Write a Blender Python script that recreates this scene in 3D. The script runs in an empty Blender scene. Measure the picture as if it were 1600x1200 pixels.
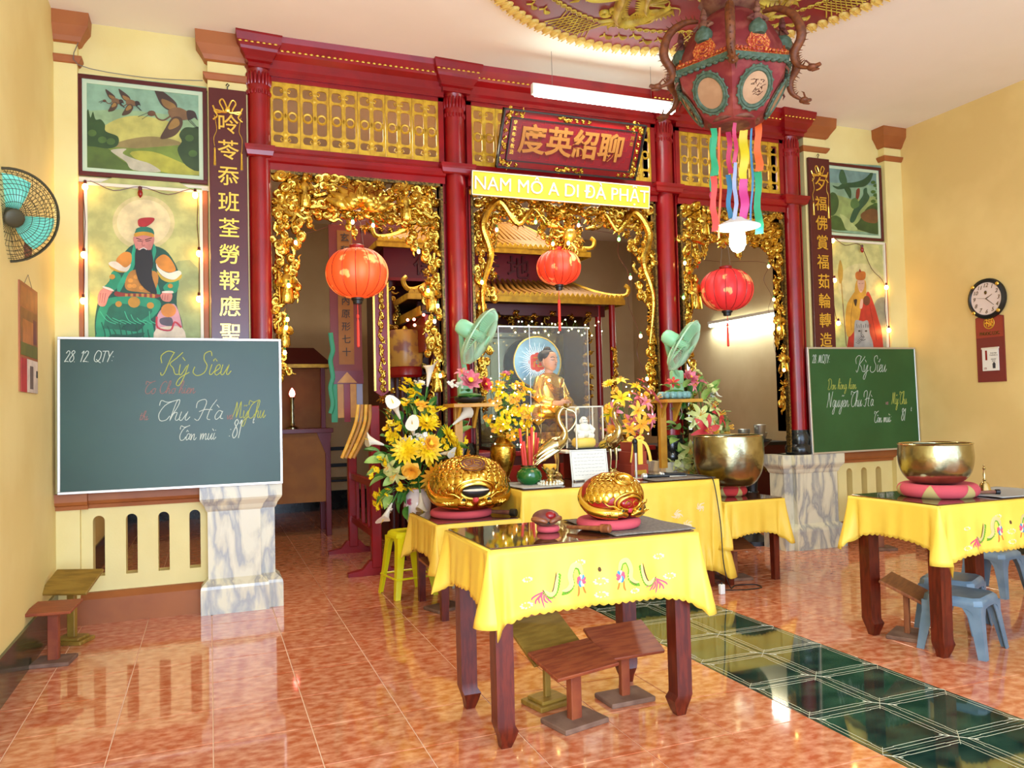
import bpy, math, random
import numpy as np
from mathutils import Vector, Matrix
random.seed(7)
S = bpy.context.scene
COL = S.collection
PI = math.pi
V = Vector

# ------------------------------------------------------------------ camera
FPX, CX, CY, H = 1228.0, 800.0, 600.0, 1.36
AX = np.array([[0.93306348, -0.01073929, 0.3595514],
               [-0.35891088, 0.03886769, 0.93256221],
               [-0.02398998, -0.99918665, 0.03241157]])
_u, _s, _v = np.linalg.svd(AX); AX = _u @ _v
cam = bpy.data.cameras.new('camera'); co = bpy.data.objects.new('camera', cam); COL.objects.link(co)
R3 = Matrix(((AX[0][0], -AX[0][1], -AX[0][2]), (AX[1][0], -AX[1][1], -AX[1][2]), (AX[2][0], -AX[2][1], -AX[2][2])))
co.matrix_world = Matrix.Translation((0, 0, H)) @ R3.to_4x4()
cam.sensor_width = 36; cam.lens = FPX / 1600 * 36; cam.clip_start = .02
S.camera = co
def ray(x, y):
    return AX @ np.array([x - CX, y - CY, FPX])
def atY(x, y, v):
    r = ray(x, y); t = v / r[1]; return V((r[0] * t, v, H + r[2] * t))
def atZ(x, y, z=0.0):
    r = ray(x, y); t = (z - H) / r[2]; return V((r[0] * t, r[1] * t, z))
def atX(x, y, v):
    r = ray(x, y); t = v / r[0]; return V((v, r[1] * t, H + r[2] * t))

# ------------------------------------------------------------------ light
w = bpy.data.worlds.new('world'); S.world = w; w.use_nodes = True
bgn = w.node_tree.nodes['Background']
bgn.inputs[0].default_value = (0.75, 0.96, 1.30, 1); bgn.inputs[1].default_value = 1.7
def area(name, loc, size, power, col, rot):
    l = bpy.data.lights.new(name, 'AREA'); l.shape = 'RECTANGLE'; l.size, l.size_y = size; l.energy = power; l.color = col
    o = bpy.data.objects.new(name, l); COL.objects.link(o); o.location = loc; o.rotation_euler = rot
    return o
# daylight through the open doors behind the camera
area('doorway_daylight', (.2, -1.1, 1.45), (2.2, 2.5), 120, (.75, .96, 1.28), (math.radians(80), 0, math.radians(-8)))
area('doorway_daylight_wide', (3.6, -2.6, 1.7), (5.0, 3.0), 110, (.75, .96, 1.28), (math.radians(90), 0, 0))
area('doorway_daylight_near', (.1, -.5, 1.7), (1.2, 1.5), 46, (.82, .97, 1.18), (math.radians(58), 0, math.radians(-4)))
area('inner_hall_light', (2.6, 7.2, 3.95), (3.4, .5), 105, (1, .86, .64), (0, 0, 0))
S.view_settings.view_transform = 'Standard'; S.view_settings.look = 'None'
S.view_settings.exposure = 0.2; S.view_settings.gamma = 1; S.view_settings.use_curve_mapping = False

# ------------------------------------------------------------------ materials
def lin(c):
    return tuple(((v / 255) / 12.92 if v / 255 <= .04045 else ((v / 255 + .055) / 1.055) ** 2.4) for v in c)
def mat(name, c, rough=.5, metal=0, c2=None, scale=6, bump=0, bscale=40, emit=None, es=1, contrast=(.4, .6), stretch=(1, 1, 1), trans=0, alpha=1, coat=0, detail=4, sub=0, coords='Object'):
    m = bpy.data.materials.new(name); m.use_nodes = True
    nt = m.node_tree; b = nt.nodes['Principled BSDF']; I = b.inputs
    I['Base Color'].default_value = (*lin(c), 1); I['Roughness'].default_value = rough; I['Metallic'].default_value = metal
    I['Transmission Weight'].default_value = trans; I['Alpha'].default_value = alpha; I['Coat Weight'].default_value = coat
    if sub: I['Subsurface Weight'].default_value = sub
    vec = None
    if c2 is not None or bump:
        if coords == 'World':
            g = nt.nodes.new('ShaderNodeNewGeometry'); src = g.outputs['Position']
        else:
            g = nt.nodes.new('ShaderNodeTexCoord'); src = g.outputs['Object']
        mp = nt.nodes.new('ShaderNodeMapping'); mp.inputs['Scale'].default_value = stretch
        nt.links.new(src, mp.inputs[0]); vec = mp.outputs[0]
    if c2 is not None:
        n = nt.nodes.new('ShaderNodeTexNoise'); n.inputs['Scale'].default_value = scale; n.inputs['Detail'].default_value = detail
        r = nt.nodes.new('ShaderNodeValToRGB'); r.color_ramp.elements[0].position = contrast[0]; r.color_ramp.elements[1].position = contrast[1]
        r.color_ramp.elements[0].color = (*lin(c), 1); r.color_ramp.elements[1].color = (*lin(c2), 1)
        nt.links.new(vec, n.inputs['Vector']); nt.links.new(n.outputs[0], r.inputs[0]); nt.links.new(r.outputs[0], I['Base Color'])
    if bump:
        n2 = nt.nodes.new('ShaderNodeTexNoise'); n2.inputs['Scale'].default_value = bscale
        bp = nt.nodes.new('ShaderNodeBump'); bp.inputs['Strength'].default_value = bump; bp.inputs['Distance'].default_value = .01
        nt.links.new(vec, n2.inputs['Vector']); nt.links.new(n2.outputs[0], bp.inputs['Height']); nt.links.new(bp.outputs[0], I['Normal'])
    if emit is not None:
        I['Emission Color'].default_value = (*lin(emit), 1); I['Emission Strength'].default_value = es
    return m
M = {}
M['cream'] = mat('cream_paint', (236, 220, 150), .6, c2=(228, 208, 134), scale=1.3, bump=.05, bscale=90, coords='World')
M['creamR'] = mat('ochre_cream_paint', (236, 208, 136), .6, c2=(226, 196, 124), scale=1.3, bump=.05, bscale=90, coords='World')
M['inner'] = mat('inner_wall_paint', (200, 176, 136), .7, c2=(188, 162, 122), scale=1.2, coords='World')
M['ceil'] = mat('ceiling_paint', (248, 242, 230), .8, c2=(242, 236, 222), scale=.8, coords='World')
M['brown'] = mat('terracotta_trim_paint', (166, 96, 44), .5, c2=(152, 84, 38), scale=3, coords='World')
M['grout'] = mat('grout', (246, 214, 180), .6)
M['tile'] = mat('orange_marbled_tile', (190, 100, 60), .07, c2=(226, 160, 122), scale=16, contrast=(.38, .68), stretch=(1, 1.5, 1), coords='World', detail=10, coat=.3)
M['dtile'] = mat('green_marbled_tile', (14, 44, 40), .05, c2=(52, 84, 66), scale=5, contrast=(.38, .72), stretch=(1, 1.6, 1), coords='World', detail=8, coat=.3)
M['inlay'] = mat('pale_tile_line', (214, 206, 176), .25)
M['black'] = mat('black_stone', (22, 24, 24), .2, c2=(34, 38, 36), scale=12)
M['bbase'] = mat('dark_green_tile', (40, 46, 34), .15, c2=(62, 64, 44), scale=5, coords='World')
M['red'] = mat('red_lacquer', (146, 10, 16), .3, c2=(128, 8, 14), scale=5)
M['dred'] = mat('dark_red_lacquer', (72, 10, 10), .35)
M['maroon'] = mat('maroon_board', (84, 24, 24), .3)
M['mcar'] = mat('crimson_lacquer', (108, 12, 24), .35)
M['gold'] = mat('gilt_carving', (212, 172, 70), .27, 1, c2=(120, 76, 26), contrast=(.45, .72), scale=16, bump=.25, bscale=60)  # brown noise puts the shade of the carved hollows into the colour
M['goldp'] = mat('gold_paint', (214, 172, 44), .42, .3, c2=(184, 140, 34), scale=14, bump=.15)
M['goldb'] = mat('bright_gold_leaf', (238, 200, 90), .25, .85)
M['oldgold'] = mat('aged_gold', (140, 112, 56), .4, .8, c2=(70, 60, 36), scale=60)
M['brass'] = mat('hammered_brass', (180, 172, 136), .24, 1, c2=(150, 140, 104), scale=8, bump=.2, bscale=22)
M['brass2'] = mat('polished_brass', (206, 188, 132), .2, 1, bump=.1, bscale=30)
M['yel'] = mat('yellow_satin', (246, 210, 80), .5, c2=(240, 200, 70), scale=4)
M['yelp'] = mat('yellow_plastic', (226, 216, 20), .3)
M['ysign'] = mat('sign_yellow', (240, 200, 50), .4)
M['white'] = mat('white_paint', (236, 234, 226), .5)
M['offw'] = mat('cream_white', (228, 220, 196), .5)
M['pinkc'] = mat('pink_velvet', (196, 74, 84), .9, bump=.1, bscale=200)
M['redv'] = mat('red_velvet', (190, 50, 48), .9, bump=.1, bscale=200)
M['olivec'] = mat('olive_felt', (180, 158, 96), .9)
M['twood'] = mat('dark_red_table_wood', (104, 34, 16), .28, c2=(80, 24, 12), scale=10, stretch=(6, 6, 1))
M['gtop'] = mat('amber_glass_over_wood', (96, 56, 26), .05, c2=(76, 40, 18), scale=4, coat=.5)
M['bwood'] = mat('brown_board_wood', (150, 86, 44), .45, c2=(126, 66, 34), scale=9, stretch=(1, 8, 1))
M['rwood'] = mat('reddish_board_wood', (150, 74, 40), .45, c2=(128, 56, 32), scale=9, stretch=(1, 8, 1))
M['owood'] = mat('olive_board_wood', (150, 116, 44), .4, c2=(128, 96, 34), scale=7, stretch=(1, 6, 1))
M['dust'] = mat('dusty_wood', (130, 98, 78), .8, c2=(110, 78, 60), scale=10)
M['shelfw'] = mat('yellow_pine', (206, 150, 50), .4, c2=(186, 128, 40), scale=8, stretch=(1, 8, 1))
M['chalk'] = mat('green_chalkboard', (22, 58, 40), .4, c2=(28, 66, 46), scale=2, coords='World')
M['chalkR'] = mat('deep_green_chalkboard', (32, 80, 36), .38, c2=(38, 88, 42), scale=2, coords='World')
M['alu'] = mat('aluminium', (206, 206, 200), .35, .8)
M['chW'] = mat('white_chalk', (196, 206, 190), .9)
M['chY'] = mat('yellow_chalk', (176, 180, 80), .9)
M['chP'] = mat('pink_chalk', (150, 112, 104), .9)
M['mint'] = mat('mint_plastic', (150, 214, 170), .35)
M['mintb'] = mat('turquoise_fan_blade', (120, 226, 200), .35)
M['wire'] = mat('mint_wire', (170, 206, 170), .4, .2)
M['dwire'] = mat('dark_fan_wire', (70, 66, 44), .5, .3)
M['dark'] = mat('dark_plastic', (20, 20, 20), .4)
M['cable'] = mat('black_cable', (16, 16, 16), .5)
M['wcable'] = mat('thin_wire', (110, 104, 96), .5)
M['greyst'] = mat('blue_grey_plastic', (116, 138, 152), .4, c2=(98, 122, 138), scale=8)
M['towel'] = mat('grey_towel', (128, 118, 108), .95, c2=(108, 98, 90), scale=60, bump=.4, bscale=200)
M['felt'] = mat('light_grey_cloth', (168, 166, 160), .9)
M['green'] = mat('green_enamel', (14, 96, 36), .15, coat=.5)
M['leaf'] = mat('leaf_green', (44, 104, 34), .5, c2=(80, 136, 50), scale=20)
M['leafl'] = mat('light_leaf_green', (128, 168, 70), .5, c2=(160, 190, 100), scale=20)
M['fy'] = mat('yellow_petal', (246, 216, 20), .5, c2=(236, 190, 10), scale=15)
M['fo'] = mat('orange_petal', (246, 170, 40), .5, c2=(250, 200, 70), scale=15)
M['fw'] = mat('white_petal', (236, 232, 214), .5)
M['fp'] = mat('pink_petal', (222, 110, 130), .5, c2=(236, 150, 160), scale=20)
M['fr'] = mat('crimson_petal', (190, 40, 56), .5, c2=(214, 70, 70), scale=20)
M['fg'] = mat('greenish_cream_petal', (214, 218, 150), .5, c2=(196, 206, 120), scale=20)
M['porc'] = mat('painted_porcelain', (228, 216, 214), .15, c2=(170, 70, 100), scale=9, contrast=(.56, .62))
M['teal'] = mat('teal_ceramic', (120, 164, 160), .3)
M['skin'] = mat('painted_skin', (216, 158, 120), .4)
M['hair'] = mat('black_hair_paint', (24, 20, 20), .5)
M['glass'] = mat('clear_glass', (240, 248, 246), .02, alpha=.045)
M['mirror'] = mat('mirror_glass', (84, 82, 58), .06, .9)
M['paper'] = mat('paper', (234, 230, 216), .7)
M['ink'] = mat('ink', (60, 56, 56), .8)
M['pleat'] = mat('clock_face', (232, 214, 202), .4)
M['tube'] = mat('fluorescent_tube', (255, 255, 255), .5, emit=(222, 246, 240), es=16)
M['cfl'] = mat('white_bulb_glow', (255, 255, 255), .5, emit=(220, 250, 240), es=60)
M['bulb'] = mat('warm_bulb_glow', (255, 240, 200), .5, emit=(255, 196, 110), es=22)
M['rbulb'] = mat('red_bulb_glow', (255, 80, 60), .5, emit=(255, 90, 60), es=5)
M['pbulb'] = mat('pink_bulb_glow', (255, 160, 150), .5, emit=(255, 120, 110), es=12)
M['gbulb'] = mat('green_bulb_glow', (160, 255, 140), .5, emit=(130, 255, 110), es=6)
M['rdead'] = mat('unlit_red_bulb', (140, 16, 10), .2)
M['sky'] = mat('daylit_window_pane', (240, 246, 250), .5, emit=(236, 244, 250), es=1.6)
for i_, (nm, cc, e1, es_) in enumerate((('lant', (238, 66, 30), (255, 92, 34), .55), ('lant2', (228, 50, 30), (255, 70, 30), .4), ('lant3', (222, 44, 50), (240, 50, 40), .18))):
    M[nm] = mat('red_lantern_silk_' + 'abc'[i_], cc, .5, c2=(255, 176, 110), scale=5.5, contrast=(.555, .585), emit=e1, es=es_)
def marble():
    m = mat('painted_marble', (226, 218, 186), .25)
    nt = m.node_tree; b = nt.nodes['Principled BSDF']
    g = nt.nodes.new('ShaderNodeNewGeometry'); mp = nt.nodes.new('ShaderNodeMapping'); mp.inputs['Scale'].default_value = (2.4, 2.4, .8)
    mp.inputs['Rotation'].default_value = (0, math.radians(-24), 0)
    wv = nt.nodes.new('ShaderNodeTexNoise'); wv.inputs['Scale'].default_value = 2.6; wv.inputs['Detail'].default_value = 7; wv.inputs['Distortion'].default_value = .5
    r = nt.nodes.new('ShaderNodeValToRGB'); e = r.color_ramp.elements
    e[0].position = .40; e[0].color = (*lin((224, 216, 182)), 1); e[1].position = .60; e[1].color = (*lin((222, 214, 184)), 1)
    a = r.color_ramp.elements.new(.455); a.color = (*lin((190, 186, 168)), 1)
    a = r.color_ramp.elements.new(.505); a.color = (*lin((160, 158, 152)), 1)
    a = r.color_ramp.elements.new(.545); a.color = (*lin((206, 198, 170)), 1)
    nt.links.new(g.outputs['Position'], mp.inputs[0]); nt.links.new(mp.outputs[0], wv.inputs['Vector']); nt.links.new(wv.outputs[0], r.inputs[0]); nt.links.new(r.outputs[0], b.inputs['Base Color'])
    return m
M['marble'] = marble()
def pmat(c, r=.55):
    k = 'paint_%d_%d_%d' % c
    if k not in M: M[k] = mat(k, c, r, c2=tuple(int(v * .88) for v in c), scale=9, detail=6)
    return k

# ------------------------------------------------------------------ mesh builder
class G:
    def __init__(s): s.v = []; s.f = []; s.mi = []; s.m = 0; s.T = Matrix.Identity(4)
    def add(s, vs, fs):
        n = len(s.v); T = s.T
        s.v += [tuple(T @ V(p)) for p in vs]; s.f += [tuple(n + i for i in f) for f in fs]; s.mi += [s.m] * len(fs); return s
    def box(s, x0, x1, y0, y1, z0, z1):
        return s.add([(x0, y0, z0), (x1, y0, z0), (x1, y1, z0), (x0, y1, z0), (x0, y0, z1), (x1, y0, z1), (x1, y1, z1), (x0, y1, z1)],
                     [(0, 3, 2, 1), (4, 5, 6, 7), (0, 1, 5, 4), (1, 2, 6, 5), (2, 3, 7, 6), (3, 0, 4, 7)])
    def bbox(s, x0, x1, y0, y1, z0, z1, b=.004):   # box with chamfered vertical and top edges
        def ring(i, z): return [(x0 + i, y0 + i * 0 + b, z), (x0 + i + b, y0 + i, z), (x1 - i - b, y0 + i, z), (x1 - i, y0 + i + b, z), (x1 - i, y1 - i - b, z), (x1 - i - b, y1 - i, z), (x0 + i + b, y1 - i, z), (x0 + i, y1 - i - b, z)]
        return s.loft([ring(b * .7, z0), ring(0, z0 + b), ring(0, z1 - b), ring(b * .7, z1)])
    def loft(s, rings, cap=True, close=True):
        n = len(rings[0]); vs = [p for r in rings for p in r]; fs = []
        for i in range(len(rings) - 1):
            for j in range(n if close else n - 1):
                a = i * n + j; b = i * n + (j + 1) % n; fs.append((a, b, b + n, a + n))
        if cap: fs.append(tuple(range(n - 1, -1, -1))); fs.append(tuple(range(len(vs) - n, len(vs))))
        return s.add(vs, fs)
    def lathe(s, prof, n=24, c=(0, 0, 0), sx=1, sy=1, lobes=0, la=0):
        rings = []
        for r, z in prof:
            rg = []
            for j in range(n):
                a = 2 * PI * j / n; rr = r * (1 - la * abs(math.sin(a * lobes / 2)) ** .6 if False else (1 + la * (abs(math.sin(a * lobes / 2)) - 1))) if lobes else r
                rg.append((c[0] + rr * math.cos(a) * sx, c[1] + rr * math.sin(a) * sy, c[2] + z))
            rings.append(rg)
        return s.loft(rings)
    def cyl(s, p0, p1, r0, r1=None, n=12):
        return s.tube([p0, p1], [r0, r0 if r1 is None else r1], n)
    def tube(s, pts, r, n=8, flat=1, cap=True):
        pts = [V(p) for p in pts]; rings = []
        up = None
        for i, p in enumerate(pts):
            d = (pts[min(i + 1, len(pts) - 1)] - pts[max(i - 1, 0)]);
            if d.length < 1e-9: d = V((0, 0, 1))
            d.normalize()
            if up is None: up = V((0, 1, 0)) if abs(d.y) < .9 else V((1, 0, 0))
            x = d.cross(up);
            if x.length < 1e-6: x = d.orthogonal()
            x.normalize(); y = x.cross(d); up = y if up.length else up
            rr = r[i] if isinstance(r, (list, tuple)) else r
            rings.append([tuple(p + x * math.cos(2 * PI * k / n) * rr + y * math.sin(2 * PI * k / n) * rr * flat) for k in range(n)])
        return s.loft(rings, cap)
    def sph(s, c, rx, ry=None, rz=None, n=12, m=8):
        ry = rx if ry is None else ry; rz = rx if rz is None else rz
        vs = [(c[0], c[1], c[2] - rz)]; fs = []
        for i in range(1, m):
            t = -PI / 2 + PI * i / m
            for j in range(n):
                a = 2 * PI * j / n; vs.append((c[0] + rx * math.cos(t) * math.cos(a), c[1] + ry * math.cos(t) * math.sin(a), c[2] + rz * math.sin(t)))
        vs.append((c[0], c[1], c[2] + rz)); L = len(vs) - 1
        for j in range(n):
            fs.append((0, 1 + (j + 1) % n, 1 + j)); fs.append((L, L - n + j, L - n + (j + 1) % n))
        for i in range(m - 2):
            for j in range(n):
                a = 1 + i * n + j; b = 1 + i * n + (j + 1) % n; fs.append((a, b, b + n, a + n))
        return s.add(vs, fs)
    def prism(s, pts, y0, y1):      # polygon in x,z extruded along y
        n = len(pts)
        vs = [(p[0], y0, p[1]) for p in pts] + [(p[0], y1, p[1]) for p in pts]
        ar = sum(pts[i][0] * pts[(i + 1) % n][1] - pts[(i + 1) % n][0] * pts[i][1] for i in range(n))
        f = tuple(range(n)); g = tuple(range(2 * n - 1, n - 1, -1))
        fs = [f, g] + [((i + 1) % n, i, i + n, (i + 1) % n + n) for i in range(n)]
        if ar < 0: fs = [tuple(reversed(q)) for q in fs]
        return s.add(vs, fs)
    def grid(s, fn, nu, nv):
        vs = [fn(i / nu, j / nv) for j in range(nv + 1) for i in range(nu + 1)]
        return s.add(vs, [(j * (nu + 1) + i, j * (nu + 1) + i + 1, (j + 1) * (nu + 1) + i + 1, (j + 1) * (nu + 1) + i) for j in range(nv) for i in range(nu)])
    def torus(s, c, R, r, n=20, m=6, axis='y', flat=1):
        def pt(a, b):
            q = (R + r * math.cos(b)); u, v, w_ = q * math.cos(a), q * math.sin(a), r * flat * math.sin(b)
            return {'y': (c[0] + u, c[1] + w_, c[2] + v), 'z': (c[0] + u, c[1] + v, c[2] + w_), 'x': (c[0] + w_, c[1] + u, c[2] + v)}[axis]
        vs = [pt(2 * PI * i / n, 2 * PI * j / m) for i in range(n) for j in range(m)]
        return s.add(vs, [(i * m + j, ((i + 1) % n) * m + j, ((i + 1) % n) * m + (j + 1) % m, i * m + (j + 1) % m) for i in range(n) for j in range(m)])
    def mesh(s, name, mats, smooth=35):
        me = bpy.data.meshes.new(name); me.from_pydata(s.v, [], s.f)
        for k in (mats if isinstance(mats, (list, tuple)) else [mats]): me.materials.append(M[k])
        me.polygons.foreach_set('material_index', s.mi)
        if smooth:
            me.polygons.foreach_set('use_smooth', [True] * len(s.f)); me.set_sharp_from_angle(angle=math.radians(smooth))
        me.update(); return me
    def obj(s, name, mats, parent=None, smooth=35):
        return link(name, s.mesh(name, mats, smooth), parent)
def link(name, me, parent=None, loc=None, rot=None, scale=None):
    o = bpy.data.objects.new(name, me); COL.objects.link(o)
    if parent is not None: o.parent = parent
    if loc is not None: o.location = loc
    if rot is not None: o.rotation_euler = rot
    if scale is not None: o.scale = scale if isinstance(scale, (tuple, list)) else (scale,) * 3
    return o
def tag(o, label=None, cat=None, group=None, kind=None):
    if label: o['label'] = label
    if cat: o['category'] = cat
    if group: o['group'] = group
    if kind: o['kind'] = kind
    return o
def thing(name, label, cat, loc=(0, 0, 0), rz=0, group=None):
    o = bpy.data.objects.new(name, None); COL.objects.link(o); o.location = loc; o.rotation_euler = (0, 0, rz); o.empty_display_size = .05
    return tag(o, label, cat, group)
def dup(o, parent=None):
    c = o.copy(); COL.objects.link(c)
    if parent is not None: c.parent = parent
    for ch in [k for k in o.children]: dup(ch, c)
    return c
def struct(g, name, mats, parent=None, smooth=35):
    o = g.obj(name, mats, parent, smooth)
    if parent is None: o['kind'] = 'structure'
    return o
def text_mesh(txt, size, ext=.003, mat_='ink', shear=0, off=0, align='CENTER', sx=1):
    c = bpy.data.curves.new('text', 'FONT'); c.body = txt; c.size = size; c.extrude = ext; c.shear = shear; c.offset = off
    c.align_x = align; c.align_y = 'CENTER'; c.resolution_u = 3
    o = bpy.data.objects.new('text', c); COL.objects.link(o)
    dg = bpy.context.evaluated_depsgraph_get(); me = bpy.data.meshes.new_from_object(o.evaluated_get(dg))
    bpy.data.objects.remove(o); bpy.data.curves.remove(c)
    me.transform(Matrix.Rotation(PI / 2, 4, 'X') @ Matrix.Diagonal((sx, 1, 1, 1)))
    me.materials.clear(); me.materials.append(M[mat_]); return me      # stands in x,z facing -y
def crom(pts, k=6):     # smooth curve through points
    P = [V(p) for p in pts]; out = []
    for i in range(len(P) - 1):
        a, b, c, d = P[max(i - 1, 0)], P[i], P[i + 1], P[min(i + 2, len(P) - 1)]
        for j in range(k):
            t = j / k; out.append(.5 * ((2 * b) + (c - a) * t + (2 * a - 5 * b + 4 * c - d) * t * t + (3 * b - a - 3 * c + d) * t ** 3))
    out.append(P[-1]); return out
def lerp(a, b, t): return a + (b - a) * t

M['goldf'] = mat('smooth_gilt_lacquer', (226, 186, 80), .2, 1, c2=(196, 150, 56), scale=5)
M['dyel'] = mat('dull_yellow_cloth', (160, 104, 34), .6, c2=(146, 92, 28), scale=4)
# ================================================================== THE ROOM
XL, XR, YF, ZC, YB = -.95, 6.57, 5.93, 4.09, 11.4       # left wall, right wall, screen line, ceiling, back wall
g = G(); g.box(XL - .2, XR + .2, -3, YB + .2, -.12, -.004); floor = struct(g, 'floor', 'grout', smooth=0)
tw = .4
def tile_mesh(nm, m, w_=.3955, d_=.3955, inlay=False):
    g = G(); a, b = w_ / 2, d_ / 2; c = .0015
    g.loft([[(-a, -b, -.004), (a, -b, -.004), (a, b, -.004), (-a, b, -.004)], [(-a, -b, -c), (a, -b, -c), (a, b, -c), (-a, b, -c)], [(-a + c, -b + c, 0), (a - c, -b + c, 0), (a - c, b - c, 0), (-a + c, b - c, 0)]])
    if inlay:
        g.m = 1; t = .0026; z0, z1 = -.0002, .0004
        for o in (.020, .036):
            q = .1985 - o; J = .010 if o < .03 else -.010
            for s in (-1, 1):
                # line with a small jog near each end
                for ax in (0, 1):
                    for (u0, u1, oo) in ((-q, -.105, 0), (-.105, .105, J), (.105, q, 0)):
                        k = s * (q - (oo if oo > 0 else 0) + (0 if oo >= 0 else oo) * -.0)
                        k = s * (q + (oo * .35))
                        bx = (u0, u1, k - t / 2, k + t / 2) if ax == 0 else (k - t / 2, k + t / 2, u0, u1)
                        g.box(*bx, z0, z1)
                    for u in (-.105, .105):
                        k0 = s * q; k1 = s * (q + J * .35); lo, hi = min(k0, k1), max(k0, k1)
                        bx = (u - t / 2, u + t / 2, lo, hi) if ax == 0 else (lo, hi, u - t / 2, u + t / 2)
                        g.box(*bx, z0, z1)
        for s1 in (-1, 1):
            for s2 in (-1, 1):
                g.tube([(s1 * .1985, s2 * .1985, 0.0001), (s1 * .150, s2 * .150, 0.0001)], .0013, 4)
    return g.mesh(nm, [m, 'inlay'] if inlay else m, 0)
tm = tile_mesh('tile', 'tile'); td = tile_mesh('tile_dark', 'dtile', inlay=True)
xs = []
x = 2.4
while x > XL: xs.append((max(x - tw, XL), x)); x -= tw
xs += [(2.4, 2.8), (2.8, 3.2)]
x = 3.2
while x < XR: xs.append((x, min(x + tw, XR))); x += tw
ys = [(3.56 + tw * k, 3.56 + tw * (k + 1)) for k in range(-14, 21)]
cells = []
for (a, b) in xs:
    for (c, d) in ys:
        if c < -2 or d > YB + .3: continue
        p = V(((a + b) / 2, (c + d) / 2, 0)); cam_d = (p - V((0, 0, H)))
        zc = float(np.dot(AX.T[2], np.array(cam_d)))
        if zc < .5: continue
        pc = AX.T @ np.array(cam_d); px, py = CX + FPX * pc[0] / pc[2], CY + FPX * pc[1] / pc[2]
        vis = -60 < px < 1660 and py < 1290
        cells.append((0 if vis and d < 6.3 else 1, cam_d.length, a, b, c, d))
cells.sort()
rest = G()
for k, (v, _, a, b, c, d) in enumerate(cells):
    full = abs(b - a - tw) < .01; dark = a >= 2.39 and b <= 3.21 and c < 5.6
    d = min(d, YB)
    if k < 300 and v == 0:
        o = link('tile', td if dark else tm, floor, ((a + b) / 2, (c + d) / 2, 0))
        if not full: o.scale = ((b - a - .0045) / .3955, 1, 1)
    else:
        rest.m = 1 if dark else 0; rest.box(a + .0017, b - .0017, c + .0017, d - .0017, -.004, 0)
o = rest.obj('tile', ['tile', 'dtile'], floor, 0); o['kind'] = 'stuff'

g = G(); g.box(XL - .2, XR + .2, -3, YB + .2, ZC, ZC + .15); struct(g, 'ceiling', 'ceil', smooth=0)
g = G(); g.box(XL - .15, XL, -3, YB + .1, -.02, ZC); struct(g, 'wall_left', 'cream', smooth=0)
g = G(); g.box(XR, XR + .15, -3, 6.08, -.02, ZC); struct(g, 'wall_right', 'creamR', smooth=0)
# side wall of the inner hall, with its barred window
wy0, wy1, wz0, wz1 = 9.75, 10.45, .95, 2.75
g = G(); g.box(XR, XR + .15, 6.08, wy0, -.02, ZC); g.box(XR, XR + .15, wy1, YB + .1, -.02, ZC); g.box(XR, XR + .15, wy0, wy1, -.02, wz0); g.box(XR, XR + .15, wy0, wy1, wz1, ZC); struct(g, 'wall_inner_right', 'inner', smooth=0)
g = G(); g.box(XL, XR, YB, YB + .12, -.02, ZC); struct(g, 'wall_back', 'inner', smooth=0)
g = G(); g.box(XR + .12, XR + .13, wy0, wy1, wz0, wz1); wn = struct(g, 'window_1', 'sky', smooth=0)
for (a, b, c, d) in ((wy0, wy0 + .05, wz0, wz1), (wy1 - .05, wy1, wz0, wz1), (wy0, wy1, wz0, wz0 + .05), (wy0, wy1, wz1 - .05, wz1), (wy0 + .33, wy0 + .37, wz0, wz1)):
    G().box(XR + .02, XR + .09, a, b, c, d).obj('window_frame', 'dark', wn)
for k in range(6): G().cyl((XR + .05, wy0 + .09 + k * .11, wz0), (XR + .05, wy0 + .09 + k * .11, wz1), .009, n=6).obj('bar', 'dark', wn)
g = G(); g.box(XL, XL + .012, -3, 5.93, 0, .235); g.box(XL, XL + .016, -3, 5.93, .228, .24); struct(g, 'baseboard_left', 'bbase', smooth=0)
g = G(); g.box(XL, XR, YB - .015, YB, 0, .27); struct(g, 'baseboard_back', 'black', smooth=0)
g = G(); g.box(XR - .012, XR, -3, YB, 0, .235); struct(g, 'baseboard_right', 'bbase', smooth=0)
g = G(); g.box(XL, XL + .012, 6.15, YB, 0, .25); struct(g, 'baseboard_inner_left', 'black', smooth=0)

def front_wall(side, x0, x1, slots, y=5.985, th=.12):
    g = G(); g.box(x0, x1, y + .02, y + .14, .80, ZC)                       # recessed panel wall
    zt, zb, hw = .71, .305, .036
    xsn = [x0] + [v for s in slots for v in (s - hw, s + hw)] + [x1]
    for i in range(0, len(xsn), 2): g.box(xsn[i], xsn[i + 1], y, y + th, 0, .80)
    for s in slots:
        g.box(s - hw, s + hw, y, y + th, 0, zb)
        arc = [(s + hw * math.cos(PI * k / 10), zt - hw + hw * math.sin(PI * k / 10)) for k in range(11)]
        g.prism([(s + hw, .80)] + arc + [(s - hw, .80)], y, y + th)
    struct(g, 'wall_front_' + side, 'cream', smooth=0)
front_wall('left', XL, .02, [-.705, -.505, -.304, -.104])
front_wall('right', 5.55, XR, [5.62, 5.80, 5.985, 6.17])
def profile_x(g, prof, x0, x1, y):     # profile of (out, z) pulled along x, standing out from y toward the viewer
    rings = [[(xx, y - o, z) for o, z in prof] for xx in (x0, x1)]
    g.loft([rings[0], rings[1]])
n = 1
def trim(fn, m='brown'):
    global n
    g = G(); fn(g); struct(g, 'trim_%d' % n, m, smooth=0); n += 1
ledge = [(0, .765), (.02, .765), (.025, .79), (.05, .80), (.06, .82), (.06, .875), (-.1, .875)]
plinth = [(0, .0), (.06, 0), (.06, .165), (.025, .20), (0, .205)]
trim(lambda g: profile_x(g, ledge, XL + .18, -.04, 5.985)); trim(lambda g: profile_x(g, ledge, XL, XL + .19, 5.93))
trim(lambda g: profile_x(g, plinth, XL + .02, -.04, 5.985))
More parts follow.
